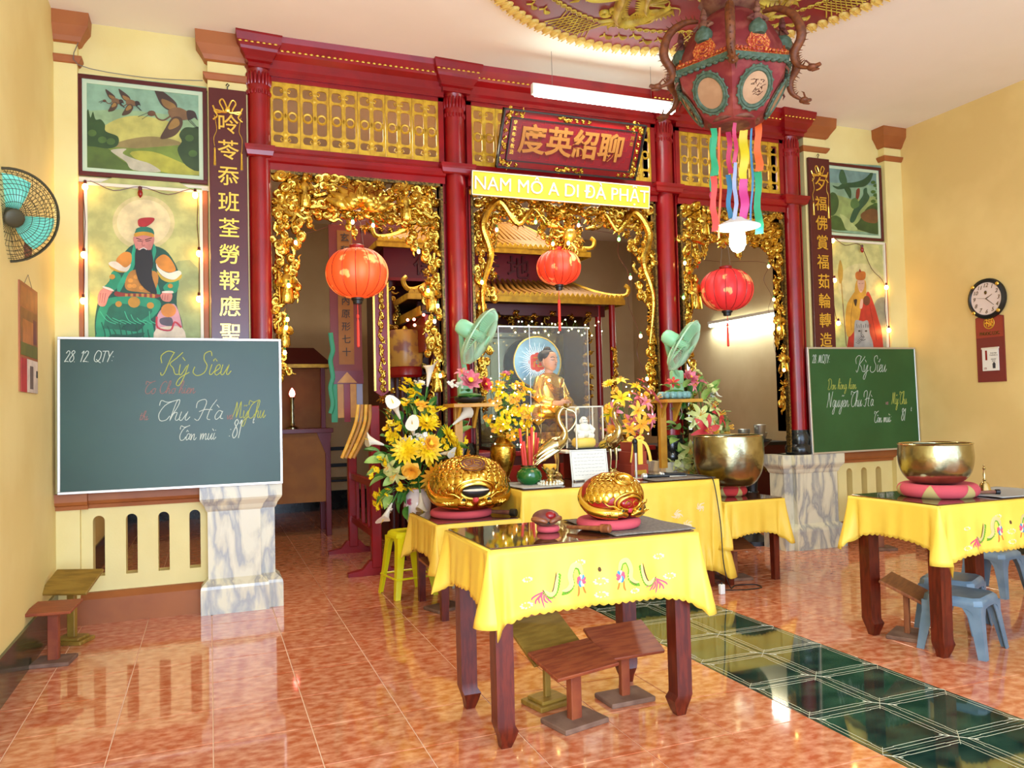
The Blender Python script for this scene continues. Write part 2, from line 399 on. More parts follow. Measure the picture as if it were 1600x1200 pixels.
trim(lambda g: profile_x(g, ledge, 5.6, XR - .2, 5.985)); trim(lambda g: profile_x(g, ledge, XR - .2, XR, 5.93)); trim(lambda g: profile_x(g, plinth, 5.6, XR, 5.985))
# pilasters with brown capitals
def pilaster(x0, x1, left=True, right=True, z0=0):
    g = G(); g.box(x0, x1, YF, 6.12, z0, ZC); struct(g, 'trim_%d' % (n + 40), 'cream', smooth=0)
    def capital(g, prof):
        rings = []
        for o, z in prof: rings.append([(x0 - (o if left else 0), YF - o, z), (x1 + (o if right else 0), YF - o, z), (x1 + (o if right else 0), 6.12, z), (x0 - (o if left else 0), 6.12, z)])
        g.loft(rings)
    trim(lambda g: capital(g, [(.004, 3.90), (.02, 3.91), (.035, 3.94), (.075, 4.0), (.08, 4.09)]))
    trim(lambda g: capital(g, [(.004, 3.765), (.012, 3.77), (.03, 3.80), (.03, 3.812), (.004, 3.815)]))
pilaster(XL, XL + .14, left=False); pilaster(.012, .285); pilaster(5.335, 5.60); pilaster(XR - .22, XR, right=False)
# thin cream mouldings above the two landscapes
trim(lambda g: (g.box(XL + .14, .012, 5.975, 6.02, 3.70, 3.735)), 'cream'); trim(lambda g: (g.box(XL + .14, .012, 5.98, 6.02, 2.975, 3.01)), 'offw')
trim(lambda g: (g.box(5.6, XR - .22, 5.975, 6.02, 3.70, 3.735)), 'cream')
# wires hanging from the capitals
tag(G().tube(crom([(-.80, 5.90, 3.90), (-.80, 5.9, 3.75), (-.4, 5.96, 3.74), (-.02, 5.92, 3.75)], 4), .003, 5).obj('hanging_wire', 'wcable'), 'thin grey wire strung above the crane painting', 'wire')

# marble piers carrying the screen
def pier(x0, x1, side, label):
    t = thing('marble_pier', label, 'pier', ((x0 + x1) / 2, 5.93, 0)); hw = (x1 - x0) / 2
    def stack(g, xa, xb, ya, yb, prof):
        g.loft([[(xa - o, ya - o, z), (xb + o, ya - o, z), (xb + o, yb + o, z), (xa - o, yb + o, z)] for o, z in prof])
    prof = [(.05, 0), (.05, .17), (.045, .19), (.02, .215), (.004, .23), (0, .235), (0, .70), (.004, .715)]
    cap = [(.004, .70), (.012, .715), (.02, .74), (.045, .775), (.05, .79), (.05, .875)]
    s = 1 if side == 'r' else -1      # recessed wing lies toward the opening
    w0, w1 = (-hw + .05, hw - .15) if s > 0 else (-hw + .15, hw - .05)
    g = G(); stack(g, w0, w1, -.05, .2, prof); g.obj('shaft', 'marble', t, 0)
    a, b = (w1 - .02, hw - .05) if s > 0 else (-hw + .05, w0 + .02)
    g = G(); stack(g, a, b, -.0, .2, prof); g.obj('side_shaft', 'marble', t, 0)
    g = G(); stack(g, w0, w1, -.05, .2, cap); stack(g, a, b, 0, .2, cap); g.obj('capital', 'marble', t, 0)
    return t
pier(-.07, .48, 'r', 'grey-veined marble pier left of the left opening, beside the larger chalkboard')
pier(4.92, 5.60, 'l', 'grey-veined marble pier under the right-hand chalkboard')
pier(1.72, 1.98, 'r', 'marble pier under the red column behind the big yellow bouquet'); pier(3.64, 3.92, 'r', 'marble pier under the red column behind the large bronze bowl')

# ================================================================== RED SCREEN
COLX = [(.36, 'farthest left red lacquered column, beside the left couplet board'), (1.85, 'red column with a green wall fan, left of the golden shrine'), (3.78, 'red column with a green wall fan, right of the golden shrine'), (5.17, 'farthest right red lacquered column, beside the right couplet board')]
for x, lb in COLX:
    t = thing('red_column', lb, 'column', (x, YF + .02, .875)); hw = .115
    if x < 1: hw = .075
    h = ZC - .875
    G().lathe([(.115, 0), (.125, .02), (.125, .07), (.105, .10), (.115, .16), (.1, .2), (.095, .23)], 24).obj('base', 'black', t)
    g = G(); g.lathe([(.082, .2), (.082, 2.36)], 28); g.lathe([(.082, 2.44), (.082, 2.86), (.086, 2.88), (.08, 2.9), (.085, 3.0), (.1, 3.02)], 28); g.obj('shaft', 'red', t)
    g = G(); g.box(-hw, hw, .02, .14, .22, h - .02); g.box(-hw, -hw + .012, -.02, .14, .22, h - .3); g.box(hw - .012, hw, -.02, .14, .22, h - .3); g.obj('pilaster', 'red', t, 0)
    g = G(); g.loft([[(-hw - o, -.085 - o, z), (hw + o, -.085 - o, z), (hw + o, .14, z), (-hw - o, .14, z)] for o, z in [(0, 2.35), (.012, 2.36), (.02, 2.39), (.028, 2.405), (.028, 2.43), (.0, 2.44)]]); g.obj('collar', 'red', t, 0)
    g = G()
    for k in range(20):
        a = 2 * PI * k / 20; g.sph((.086 * math.cos(a), .086 * math.sin(a), 2.93), .012, .012, .05, 6, 5)
    for k in range(20):
        a = 2 * PI * k / 20; g.sph((.084 * math.cos(a), .084 * math.sin(a), 2.83), .01, .01, .02, 6, 4)
    g.obj('capital_leaves', 'red', t)
    g = G(); g.loft([[(-hw - o, -.10 - o * 1.15, z), (hw + o, -.09 - o, z), (hw + o, .14, z), (-hw - o, .14, z)] for o, z in [(0, 3.0), (.0, 3.03), (.02, 3.04), (.02, 3.06), (.05, 3.10), (.055, 3.12), (.075, 3.15), (.085, 3.2), (.085, h)]]); g.obj('capital', 'red', t, 0)
    g = G()
    for k in range(int((2 * hw + .13) / .04)):
        g.sph((-hw - .055 + .04 * k, -.19, 3.135), .014, .006, .007, 6, 4)
    g.obj('gold_beading', 'goldb', t)
BAYS = [(.415, 1.735), (1.965, 3.665), (3.915, 5.06)]
names = ['left', 'middle', 'right']
for bi, (x0, x1) in enumerate(BAYS):
    t = thing('red_lintel', 'red moulded beam and cornice over the %s opening of the screen' % names[bi], 'lintel', (x0, YF, 3.15))
    L = x1 - x0
    g = G(); profile_x(g, [(-.1, .0), (.02, 0), (.02, .05), (.04, .06), (.055, .085), (.055, .11), (.03, .12), (.02, .14), (.02, .165), (-.1, .165)], -.02, L + .02, 0); g.obj('beam', 'red', t, 0)
    g = G(); profile_x(g, [(-.1, .69), (.03, .69), (.03, .72), (.045, .74), (.05, .80), (.09, .83), (.10, .845), (.10, .86), (.13, .90), (.14, .94), (-.1, .94)], -.02, L + .02, 0); g.obj('cornice', 'red', t, 0)
    g = G()
    for (a, b, c, d) in ((-.02, L + .02, .66, .70), (-.02, .022, .16, .7), (L - .022, L + .02, .16, .7), (-.02, L + .02, .16, .175)): g.box(a, b, -.01, .05, c, d)
    g.obj('transom_frame', 'red', t, 0)
    g = G()
    for k in range(int(L / .042)):
        g.sph((.02 + .042 * k, -.105, .85), .015, .007, .008, 6, 4)
    g.obj('gold_beading', 'goldb', t)
# gilt lattice panels
def lattice_mesh(w_, h_):
    g = G(); a = w_ / 2; d = .012; q = w_ / 4
    g.box(-a, -a + .017, -.002, d, 0, h_); g.box(a - .017, a, -.002, d, 0, h_); g.box(-a + .001, a - .001, .0, d - .001, .001, .045); g.box(-a + .001, a - .001, .0, d - .001, h_ - .04, h_ - .001)
    g.box(-.015, .015, -.004, d + .001, .002, h_ - .002)
    z1, z2 = h_ * .22, h_ * .76
    for z in (z1, z2): g.box(-a + .002, a - .002, .001, d - .002, z - .009, z + .009)
    for s in (-1, 1):
        cx = s * (a - .017 + .015) / 2
        g.torus((cx, .006, h_ * .49), .031, .010, 16, 5, 'y', .8)
        for (za, zb) in ((.045, z1 - .009), (z1 + .009, h_ * .49 - .03), (h_ * .49 + .03, z2 - .009), (z2 + .009, h_ - .04)):
            for sx in (-1, 1):
                ex = cx + sx * (a - .032) / 2
                for (zz, sz) in ((za, 1), (zb, -1)):
                    if (sz == 1 and abs(zz - h_ * .49 - .03) < .001) or (sz == -1 and abs(zz - h_ * .49 + .03) < .001): continue
                    g.prism([(ex, zz), (ex - sx * .02, zz), (ex - sx * .006, zz + sz * .006), (ex, zz + sz * .02)], .0015, d - .003)
        for z, sz in ((h_ * .86, 1), (h_ * .14, -1)):    # scroll curls
            g.tube([(s * .012, .006, z), (s * .03, .006, z - sz * .012), (s * .036, .006, z + sz * .006), (s * .026, .006, z + sz * .014), (s * .022, .006, z + sz * .004)], .0055, 5)
        g.sph((0, 0, h_ * .49), .010, .008, .02, 8, 5)
    for z in (z1, z2, h_ * .86, h_ * .14): g.sph((0, 0, z), .018, .008, .018, 8, 5)
    return g.mesh('lattice_panel', 'goldp', 30)
for bi, (cnt, mn) in enumerate(((6, 'six'), (8, 'eight'), (5, 'five'))):
    x0, x1 = BAYS[bi]; x0 += .025; x1 -= .02; w_ = (x1 - x0) / cnt
    t = thing('lattice_transom', 'row of %s gilt pierced lattice panels above the %s opening' % (mn, names[bi]), 'lattice', (x0, YF - .0, 3.318))
    me = lattice_mesh(w_ - .003, .50)
    for k in range(cnt): link('lattice_panel', me, t, (w_ * (k + .5), 0, 0))

# carved cloud-scroll surrounds
def cloud_mesh(seed, mt='gold'):
    r = random.Random(seed); g = G(); kk = r.choice((2, 3, 3, 4)); x = -(kk - 1) * .024
    for i in range(kk):
        R = r.uniform(.022, .034); c = (x + r.uniform(-.006, .006), r.uniform(-.008, .008), r.uniform(-.018, .02) + (.012 if i % 2 else 0)); x += .046
        sg = r.choice((-1, 1)); a0 = r.uniform(0, 6.28); pts = []
        for j in range(12):
            t = j / 11; q = R * (1 - .78 * t); a = a0 + sg * t * 7.2; pts.append((c[0] + q * math.cos(a), c[1] - .012 * t, c[2] + q * math.sin(a) * .8))
        g.tube(pts, [.010 * (1 - .4 * j / 11) for j in range(12)], 6)
        g.sph((c[0], c[1] + .004, c[2]), R * 1.3, .014, R * 1.08, 10, 6); g.sph((c[0], c[1] - .012, c[2]), R * .25, .012, R * .25, 6, 4)
    L = r.choice((-1, 1)); g.tube(crom([(0, 0, -.01), (L * .05, .004, -.03), (L * .08, .002, -.012), (L * .105, .004, -.026)], 3), [.015, .0145, .014, .013, .012, .011, .009, .007, .005, .002], 6)
    if r.random() < .6: g.tube(crom([(0, .0, .01), (-L * .035, .002, .04), (-L * .06, .0, .035), (-L * .08, .0, .052)], 3), [.009, .009, .008, .008, .007, .006, .005, .004, .003, .002], 5)
    return g.mesh('cloud_scroll', mt, 50)
clouds = [cloud_mesh(k) for k in range(9)]
def leafy_mesh(seed):
    r = random.Random(seed); g = G()
    for i in range(7):
        a = 6.28 * i / 7 + r.uniform(-.3, .3); L = r.uniform(.03, .05)
        g.tube([(0, -.005, 0), (math.cos(a) * L * .5, -.014, math.sin(a) * L * .5), (math.cos(a + .5) * L, -.004, math.sin(a + .5) * L)], [.007, .011, .002], 5)
    g.sph((0, -.012, 0), .016, .014, .016, 8, 5); return g.mesh('leaf_scroll', 'gold', 50)
leafs = [leafy_mesh(k) for k in range(4)]
def figure_mesh():
    g = G()
    g.lathe([(.03, -.10), (.042, -.085), (.04, -.04), (.034, 0), (.038, .03), (.03, .055), (.012, .065), (.012, .07)], 12, sy=.6)
    g.sph((0, -.002, .088), .019, .018, .023, 10, 8); g.sph((0, 0, .112), .012, .012, .014, 8, 5)
    for s in (-1, 1):
        g.tube(crom([(s * .034, 0, .048), (s * .05, -.01, .01), (s * .02, -.03, -.005)], 4), [.014, .014, .015, .016, .016, .016, .015, .013, .010], 6)
        g.tube([(s * .012, -.026, -.02), (s * .018, -.028, -.06), (s * .024, -.024, -.098)], .006, 5)
    g.tube([(-.04, -.02, -.1), (-.045, -.02, .08)], .004, 5)
    return g.mesh('carved_figure', 'gold', 50)
fig = figure_mesh()
def lotus_mesh():
    g = G()
    for ring, (cnt, L, tilt, z) in enumerate(((9, .17, 1.25, 0), (8, .13, .8, .01), (6, .10, .35, .02))):
        for k in range(cnt):
            a = PI * (k + .5) / cnt if ring < 2 else PI * (k + .5) / cnt
            a = PI * (.0 + (k + .5) / cnt)
            dx, dz = math.cos(a) * L * (1.0 if ring else 1.15), abs(math.sin(a)) * L * .75
            base = V((0, -.02 - .015 * ring, -.05)); tip = V((dx, -.03 - .012 * ring, dz - .045 + z)); mid = (base + tip) / 2 + V((0, -.025, -.012))
            g.tube(crom([base, mid, tip], 4), [.008, .018, .027, .033, .034, .03, .022, .012, .001], 8, .4)
    g.sph((0, -.055, .01), .042, .03, .05, 12, 8)
    for k in range(6): g.tube([(-.035 + .014 * k, -.08, -.03), (-.03 + .012 * k, -.088, .01), (-.012 + .005 * k, -.07, .055)], [.003, .004, .002], 5)
    return g.mesh('carved_lotus', 'gold', 50)
def in_band(bi, x, z):
    x0, x1 = BAYS[bi]; d0, d1 = x - x0, x1 - x; top = 3.13 - z
    if d0 < .015 or d1 < .015 or top < .02: return False
    wl = [.24, .22, .20][bi]; bot = [1.75, 1.55, 1.45][bi]
    tb = [.33, .30, .34][bi]; u = (x - (x0 + x1) / 2) / ((x1 - x0) / 2)
    if bi == 1: tb = .27 + .26 * max(0, 1 - abs(u) / .28) + .06 * math.cos(u * 6)
    else: tb += .04 * math.cos(u * 9)
    if top < tb: return True
    s = (3.13 - z) / (3.13 - bot)
    if s > 1.12: return False
    wd = wl * (1.05 - .62 * s) + .015 * math.sin(z * 14)
    if z - (3.13 - tb) > -.12: wd += .09 * (1 - ((3.13 - tb) - z) / .12)
    return min(d0, d1) < max(wd, .06)
bulbspots = {0: [(551, 347, 'w'), (583, 352, 'p'), (462, 379, 'p'), (451, 446, 'w'), (449, 499, 'w'), (447, 512, 'w'), (445, 551, 'w'), (654, 393, 'w'), (669, 454, 'w'), (684, 478, 'w'), (679, 502, 'w'), (688, 587, 'w')],
             1: [(776, 359, 'p'), (837, 347, 'g'), (904, 352, 'p'), (864, 381, 'w'), (888, 380, 'w'), (967, 374, 'g'), (985, 434, 'w'), (1001, 525, 'w'), (753, 441, 'w'), (1011, 592, 'w')],
             2: [(1070, 411, 'w'), (1068, 465, 'g'), (1201, 416, 'w'), (1209, 468, 'w'), (1217, 513, 'w'), (1225, 578, 'w')]}
rb = random.Random(3)
lotus = lotus_mesh()
for bi, (x0, x1) in enumerate(BAYS):
    t = thing('carved_surround', ['gilt pierced carving with a lotus and robed figures around the left opening', 'gilt pierced dragon carving with a pearl around the middle opening', 'gilt pierced cloud carving narrowing down around the right opening'][bi], 'carving', ((x0 + x1) / 2, YF + .01, 0))
    cx = (x0 + x1) / 2; bot = [1.6, 1.35, 1.3][bi]
    g = G(); zt = 3.15
    for (a, b, c, d) in ((x0 - cx, x1 - cx, zt - .022, zt), (x0 - cx, x0 - cx + .02, .9, zt), (x1 - cx - .02, x1 - cx, .9, zt)): g.box(a, b, -.03, .02, c, d)
    g.obj('moulded_frame', 'oldgold', t, 0)
    z = 3.10; row = 0
    while z > bot - .15:
        x = x0 + .045 + (row % 2) * .035
        while x < x1 - .01:
            if in_band(bi, x, z) :
                me = rb.choice(clouds if rb.random() < .72 else leafs)
                top_ = 3.13 - z < [.33, .27, .34][bi]; s = rb.uniform(1.1, 1.45) if top_ else rb.uniform(.95, 1.2)
                ed = min(x - x0, x1 - x); mg = .115 if top_ else .062; xx = min(max(x + rb.uniform(-.012, .012), x0 + mg), x1 - mg)
                link(me.name.split('.')[0], me, t, (xx - cx, rb.uniform(-.03, .015), z + rb.uniform(-.012, .012)), (rb.uniform(-.2, .2), rb.uniform(-.35, .35) + (0 if top_ else rb.choice((-1.35, 1.35))), rb.uniform(-.2, .2)), (s * rb.choice((-1, 1)), s, s))
            x += .112
        z -= .082; row += 1
    if bi == 0:
        link('carved_lotus', lotus, t, (.0, -.05, 2.98), None, 1.35)
        for (fx, fz, s) in ((-.40, 3.0, 1.15), (.36, 2.95, 1.15), (-.54, 2.3, 1.3), (.55, 2.25, 1.2), (-.56, 1.95, 1), (.58, 1.62, 1.1)): link('carved_figure', fig, t, (fx, -.04, fz), None, s)
    if bi == 1:
        G().sph((0, -.06, 2.80), .062, .05, .065, 16, 12).obj('pearl', 'goldb', t)
        g = G()
        for k in range(14):
            a = 2 * PI * k / 14; L = .12 + .04 * (k % 2)
            g.tube([(math.cos(a) * .05, -.04, 2.80 + math.sin(a) * .05), (math.cos(a + .25) * L * .75, -.05, 2.80 + math.sin(a + .25) * L * .75), (math.cos(a + .1) * L, -.04, 2.80 + math.sin(a + .1) * L)], [.014, .011, .002], 5)
        g.obj('flame', 'gold', t)
        for s in (-1, 1):
            g = G(); pts = crom([(s * .74, -.05, 1.9), (s * .78, -.06, 2.3), (s * .70, -.05, 2.6), (s * .76, -.06, 2.85), (s * .62, -.05, 3.04), (s * .46, -.06, 2.86), (s * .33, -.06, 3.0), (s * .22, -.07, 2.88)], 6)
            nn = len(pts); g.tube(pts, [.010 + .022 * math.sin(PI * min(1, i / nn * 1.15)) for i in range(nn)], 8)
            for i in range(2, nn - 2, 1):
                p = pts[i]; d = (pts[i + 1] - pts[i - 1]).normalized(); q = V((-d.z, 0, d.x)) * s; g.tube([p, p + q * .05], [.011, .001], 4)
            g.sph((s * .2, -.085, 2.87), .035, .03, .028, 10, 7); g.tube([(s * .19, -.09, 2.865), (s * .13, -.1, 2.85)], [.022, .012], 8); g.tube(crom([(s * .2, -.08, 2.89), (s * .25, -.08, 2.94), (s * .3, -.07, 2.93)], 3), [.008, .007, .006, .005, .004, .003, .002], 5)
            g.obj('dragon', 'gold', t)
    if bi == 2:
        for (fx, fz, s) in ((-.33, 3.0, 1.2), (-.44, 2.35, 1.4), (.46, 2.1, 1.1), (.5, 1.75, 1)): link('carved_figure', fig, t, (fx, -.04, fz), None, s)
    # light string
    ls = thing('light_string', 'string of small coloured bulbs wound along the carving of the %s opening' % names[bi], 'lights', (cx, YF - .05, 0))
    P = [atY(px, py, YF - .07) for px, py, k in bulbspots[bi]]
    bm = {'w': 'bulb', 'p': 'pbulb', 'g': 'gbulb', 'r': 'rbulb'}
    for p, (_, _, k) in zip(P, bulbspots[bi]):
        G().sph((0, 0, 0), .013, .013, .018, 10, 7).obj('bulb', bm[k], ls).location = p - V((cx, YF - .05, 0))
        G().cyl((0, .0, .016), (0, .0, .036), .008, n=8).obj('bulb_socket', 'leaf', ls).location = p - V((cx, YF - .05, 0))
    order = sorted(P, key=lambda p: math.atan2(p.x - cx, p.z - 1.6)); pts = []
    for i, p in enumerate(order):
        q = p - V((cx, YF - .05, 0)) + V((0, .03, .036)); pts.append(q)
        if i < len(order) - 1: r2 = (order[i + 1] - V((cx, YF - .05, 0))); pts.append((q + r2) / 2 + V((rb.uniform(-.01, .01), .10, .03)))
    G().tube(crom(pts, 4), .0017, 5).obj('cable', 'maroon', ls)
# ================================================================== WALL DECOR
def closed(pts, k=4):
    P = [V((p[0], 0, p[1])) for p in pts]; n = len(P); out = []
    for i in range(n):
        a, b, c, d = P[i - 1], P[i], P[(i + 1) % n], P[(i + 2) % n]
        for j in range(k):
            t = j / k; q = .5 * ((2 * b) + (c - a) * t + (2 * a - 5 * b + 4 * c - d) * t * t + (3 * b - a - 3 * c + d) * t ** 3); out.append((q.x, q.z))
    return out
class Pic:      # a flat painting made of overlapping painted shapes, each a hair proud of the one below
    def __init__(s, origin, Y, crop, sc): s.o = origin; s.Y = Y; s.crop = crop; s.sc = sc; s.g = G(); s.mats = []; s.d = 0
    def w(s, p):
        q = atY(s.crop[0] + p[0] / s.sc, s.crop[1] + p[1] / s.sc, s.Y); return (q.x - s.o[0], q.z - s.o[2])
    def mi(s, c):
        k = pmat(c)
        if k not in s.mats: s.mats.append(k)
        s.g.m = s.mats.index(k)
    def poly(s, c, pts, smooth=True):
        s.mi(c); s.d += .0002; P = [s.w(p) for p in pts]
        if smooth: P = closed(P)
        y = s.Y - s.o[1]; s.g.prism(P, y - s.d, y)
    def line(s, c, pts, wd):
        s.mi(c); s.d += .0001; y = s.Y - s.o[1] - s.d; P = [s.w(p) for p in pts]
        s.g.tube(crom([(p[0], y, p[1]) for p in P], 4), wd, 5, .3)
    def ell(s, c, cx, cy, rx, ry, n=20):
        s.poly(c, [(cx + rx * math.cos(2 * PI * i / n), cy + ry * math.sin(2 * PI * i / n)) for i in range(n)], False)
    def done(s, name, parent): return s.g.obj(name, s.mats, parent, 0)
def framed(name, label, cat, x0, x1, z0, z1, fm, fw, inner=None, y=5.985):
    cx = (x0 + x1) / 2; o = V((cx, y, z0)); t = thing(name, label, cat, o); h = z1 - z0; a = (x1 - x0) / 2
    g = G(); d = -.028
    for b in ((-a, a, 0, fw), (-a, a, h - fw, h), (-a, -a + fw, fw, h - fw), (a - fw, a, fw, h - fw)): g.bbox(b[0], b[1], d, 0, b[2], b[3], .002)
    g.obj('frame', fm, t, 0)
    if inner:
        g = G(); q = fw + .028
        for b in ((-a + fw, a - fw, fw, q), (-a + fw, a - fw, h - q, h - fw), (-a + fw, -a + q, q, h - q), (a - q, a - fw, q, h - q)): g.box(b[0], b[1], -.016, 0, b[2], b[3])
        g.obj('mount', inner, t, 0)
    return t, o
# ---- crane landscape (left)
M['mount'] = mat('pale_green_mount', (196, 214, 178), .6)
t, o = framed('landscape_painting', 'framed painting of three flying cranes over a winding path', 'painting', -.815, .006, 3.02, 3.715, 'maroon', .028, 'mount')
p = Pic(o, 5.975, (0, 0), 3.75)
p.poly((150, 180, 130), [(470, 430), (1210, 510), (1210, 1052), (470, 1000)], False)
p.poly((140, 178, 146), [(500, 455), (1190, 535), (1190, 700), (900, 660), (700, 640), (500, 650)], False)
p.poly((196, 190, 98), [(560, 800), (640, 720), (760, 680), (900, 690), (1040, 740), (1060, 860), (900, 860), (700, 850)])
p.poly((150, 132, 76), [(660, 850), (760, 815), (900, 800), (1050, 830), (1050, 880), (700, 880)])
p.poly((120, 142, 52), [(498, 820), (640, 860), (800, 870), (1060, 850), (1180, 900), (1180, 1030), (498, 985)], False)
p.poly((178, 176, 62), [(760, 900), (900, 890), (1080, 960), (1176, 1000), (1176, 1026), (940, 1006)])
p.poly((86, 110, 40), [(498, 860), (600, 850), (700, 930), (780, 996), (498, 980)])
p.poly((196, 190, 160), [(650, 880), (740, 872), (720, 900), (800, 935), (880, 960), (940, 1008), (780, 996), (740, 950), (690, 915)])
p.poly((48, 78, 30), [(500, 700), (516, 640), (530, 690), (545, 655), (560, 700), (590, 700), (615, 730), (620, 770), (690, 800), (690, 850), (640, 870), (560, 860), (500, 840)])
p.poly((52, 74, 34), [(1050, 790), (1080, 750), (1130, 748), (1180, 765), (1180, 990), (1090, 970), (1040, 880), (1065, 830)])
for (a, b) in ((540, 780), (600, 820), (1110, 810), (1130, 900), (650, 830)): p.ell((78, 110, 44), a, b, 26, 20, 12)
def crane(dx, dy, s, fl=1):
    f = lambda L: [(dx + (x - 1000) * s, dy + (y - 660) * s) for x, y in L]
    p.poly((74, 56, 44), f([(900, 505), (960, 540), (1030, 600), (1035, 640), (1000, 650), (960, 630), (930, 590)]))
    p.poly((150, 112, 58), f([(950, 580), (1020, 610), (1030, 640), (990, 640), (955, 615)]))
    p.poly((128, 94, 58), f([(985, 650), (1040, 630), (1100, 655), (1130, 690), (1070, 705), (1010, 700)]))
    p.poly((60, 46, 40), f([(1095, 650), (1140, 655), (1158, 705), (1140, 690), (1120, 700), (1100, 700)]))
    p.poly((86, 62, 42), f([(1010, 690), (1060, 690), (1070, 730), (1040, 780), (1000, 805), (940, 812), (970, 750)]))
    p.poly((160, 122, 60), f([(1015, 700), (1045, 700), (1050, 735), (1000, 760), (985, 745)]))
    p.line((110, 78, 48), f([(1000, 680), (960, 705), (925, 695), (905, 665), (885, 660)]), .0045 * s + .001)
    p.ell((104, 66, 40), dx + (888 - 1000) * s, dy + (665 - 660) * s, 24 * s, 16 * s, 12)
    p.line((60, 46, 36), f([(870, 660), (808, 686)]), .0016); p.line((60, 46, 36), f([(875, 672), (832, 700)]), .0016)
    p.line((50, 44, 40), f([(1110, 700), (1172, 764)]), .0018); p.line((50, 44, 40), f([(1100, 702), (1160, 760)]), .0018)
crane(1000, 660, 1); crane(745, 600, .5); crane(660, 590, .42)
p.done('canvas', t)
# ---- bird landscape (right)
t, o = framed('landscape_painting', 'framed painting of dark green peafowl over a valley', 'painting', 5.618, 6.335, 2.955, 3.70, 'maroon', .028, 'mount')
p = Pic(o, 5.975, (1180, 230), 3.6375)
p.poly((136, 168, 132), [(412, 86), (722, 104), (735, 512), (425, 476)], False)
p.poly((118, 150, 140), [(418, 92), (712, 110), (716, 220), (418, 200)], False)
p.poly((150, 168, 96), [(424, 260), (560, 300), (715, 270), (718, 490), (430, 465)], False)
p.poly((64, 92, 40), [(424, 270), (455, 262), (475, 310), (460, 370), (428, 385)]); p.poly((72, 98, 40), [(430, 400), (470, 392), (530, 450), (520, 474), (430, 462)])
p.poly((62, 84, 36), [(590, 420), (640, 340), (714, 330), (716, 488), (590, 470), (560, 450)]); p.poly((176, 190, 120), [(480, 380), (520, 400), (560, 440), (580, 470), (520, 470), (500, 430)])
p.poly((120, 80, 40), [(600, 380), (660, 350), (700, 370), (690, 430), (620, 420)])
for k in range(9): p.ell((70, 104, 40), 670 + 14 * (k % 3), 200 + 18 * k, 14, 10, 9)
p.poly((48, 84, 48), [(440, 218), (470, 224), (500, 205), (560, 200), (620, 180), (668, 135), (655, 190), (615, 225), (540, 230), (480, 240), (455, 232)])
p.poly((60, 96, 60), [(488, 205), (476, 165), (492, 122), (512, 160), (520, 205)]); p.poly((48, 82, 42), [(505, 228), (535, 232), (545, 260), (540, 292), (520, 262)])
p.poly((52, 88, 56), [(616, 240), (632, 232), (636, 260), (648, 285), (630, 320), (595, 360), (560, 425), (538, 420), (552, 370), (580, 320), (612, 275)]); p.poly((120, 50, 30), [(575, 245), (592, 236), (590, 280), (572, 305)])
p.poly((86, 120, 62), [(548, 300), (572, 290), (590, 330), (560, 350), (542, 330)])
p.done('canvas', t)
# ---- seated warrior icon (left)
def icon_frame(label, x0, x1, z0, z1):
    return framed('icon_painting', label, 'painting', x0, x1, z0, z1, 'offw', .022, None)
t, o = icon_frame('tall painting of a seated red-faced warrior in green robes with a long black beard', -.78, -.03, 1.55, 2.975)
p = Pic(o, 5.975, (0, 260), 3.53)
p.poly((176, 190, 106), [(455, 80), (1112, 122), (1105, 1240), (480, 1240)], False)
p.poly((196, 196, 118), [(500, 110), (1080, 140), (1080, 760), (500, 700)]); p.poly((160, 172, 110), [(880, 640), (1090, 560), (1100, 1230), (900, 1230)])
p.ell((218, 204, 140), 792, 310, 172, 150, 32); p.ell((232, 214, 158), 792, 310, 148, 128, 32)
GR, DG, OR, BK = (34, 150, 106), (20, 84, 62), (214, 138, 40), (30, 26, 22)
p.poly(DG, [(745, 430), (690, 470), (640, 540), (610, 620), (560, 690), (530, 800), (525, 930), (560, 1240), (1010, 1240), (1010, 900), (975, 760), (985, 640), (985, 580), (930, 480), (860, 440)])
p.poly(GR, [(620, 580), (600, 640), (575, 665), (620, 690), (660, 650), (665, 600)]); p.poly(GR, [(930, 640), (985, 630), (975, 690), (930, 700), (900, 670)])
p.poly((24, 92, 66), [(748, 360), (760, 340), (800, 334), (840, 345), (850, 380), (848, 470), (870, 500), (720, 500), (745, 460)])
p.poly((40, 170, 126), [(735, 440), (745, 420), (745, 540), (690, 640), (655, 700), (648, 660), (690, 580), (715, 530)]); p.poly((40, 170, 126), [(848, 430), (862, 470), (840, 560), (870, 650), (885, 700), (860, 700), (835, 620), (838, 500)])
p.poly(OR, [(640, 520), (680, 475), (722, 480), (722, 535), (680, 560)]); p.poly((236, 224, 200), [(598, 535), (640, 525), (690, 558), (722, 538), (700, 580), (640, 572)]); p.poly((200, 160, 40), [(598, 536), (606, 548), (660, 576), (700, 582), (660, 584), (612, 566)])
p.poly(OR, [(858, 520), (900, 486), (940, 510), (970, 570), (930, 585), (880, 560)]); p.poly((236, 224, 200), [(862, 535), (880, 562), (930, 588), (985, 575), (1000, 594), (960, 625), (905, 610), (868, 570)]); p.poly((200, 170, 50), [(865, 575), (905, 612), (960, 626), (1000, 596), (995, 622), (940, 640), (890, 622)])
p.poly((190, 128, 44), [(690, 640), (720, 580), (780, 570), (870, 590), (850, 690), (760, 692), (700, 680)])
for (a, b) in ((720, 630), (750, 610), (740, 660), (780, 670), (820, 665), (715, 660)): p.ell((224, 150, 50), a, b, 14, 12, 10)
p.poly((150, 50, 34), [(640, 690), (700, 700), (870, 705), (870, 724), (740, 730), (640, 715)])
for k in range(6): p.poly((200, 140, 50), [(690 + 30 * k, 702), (705 + 30 * k, 703), (705 + 30 * k, 726), (690 + 30 * k, 724)], False)
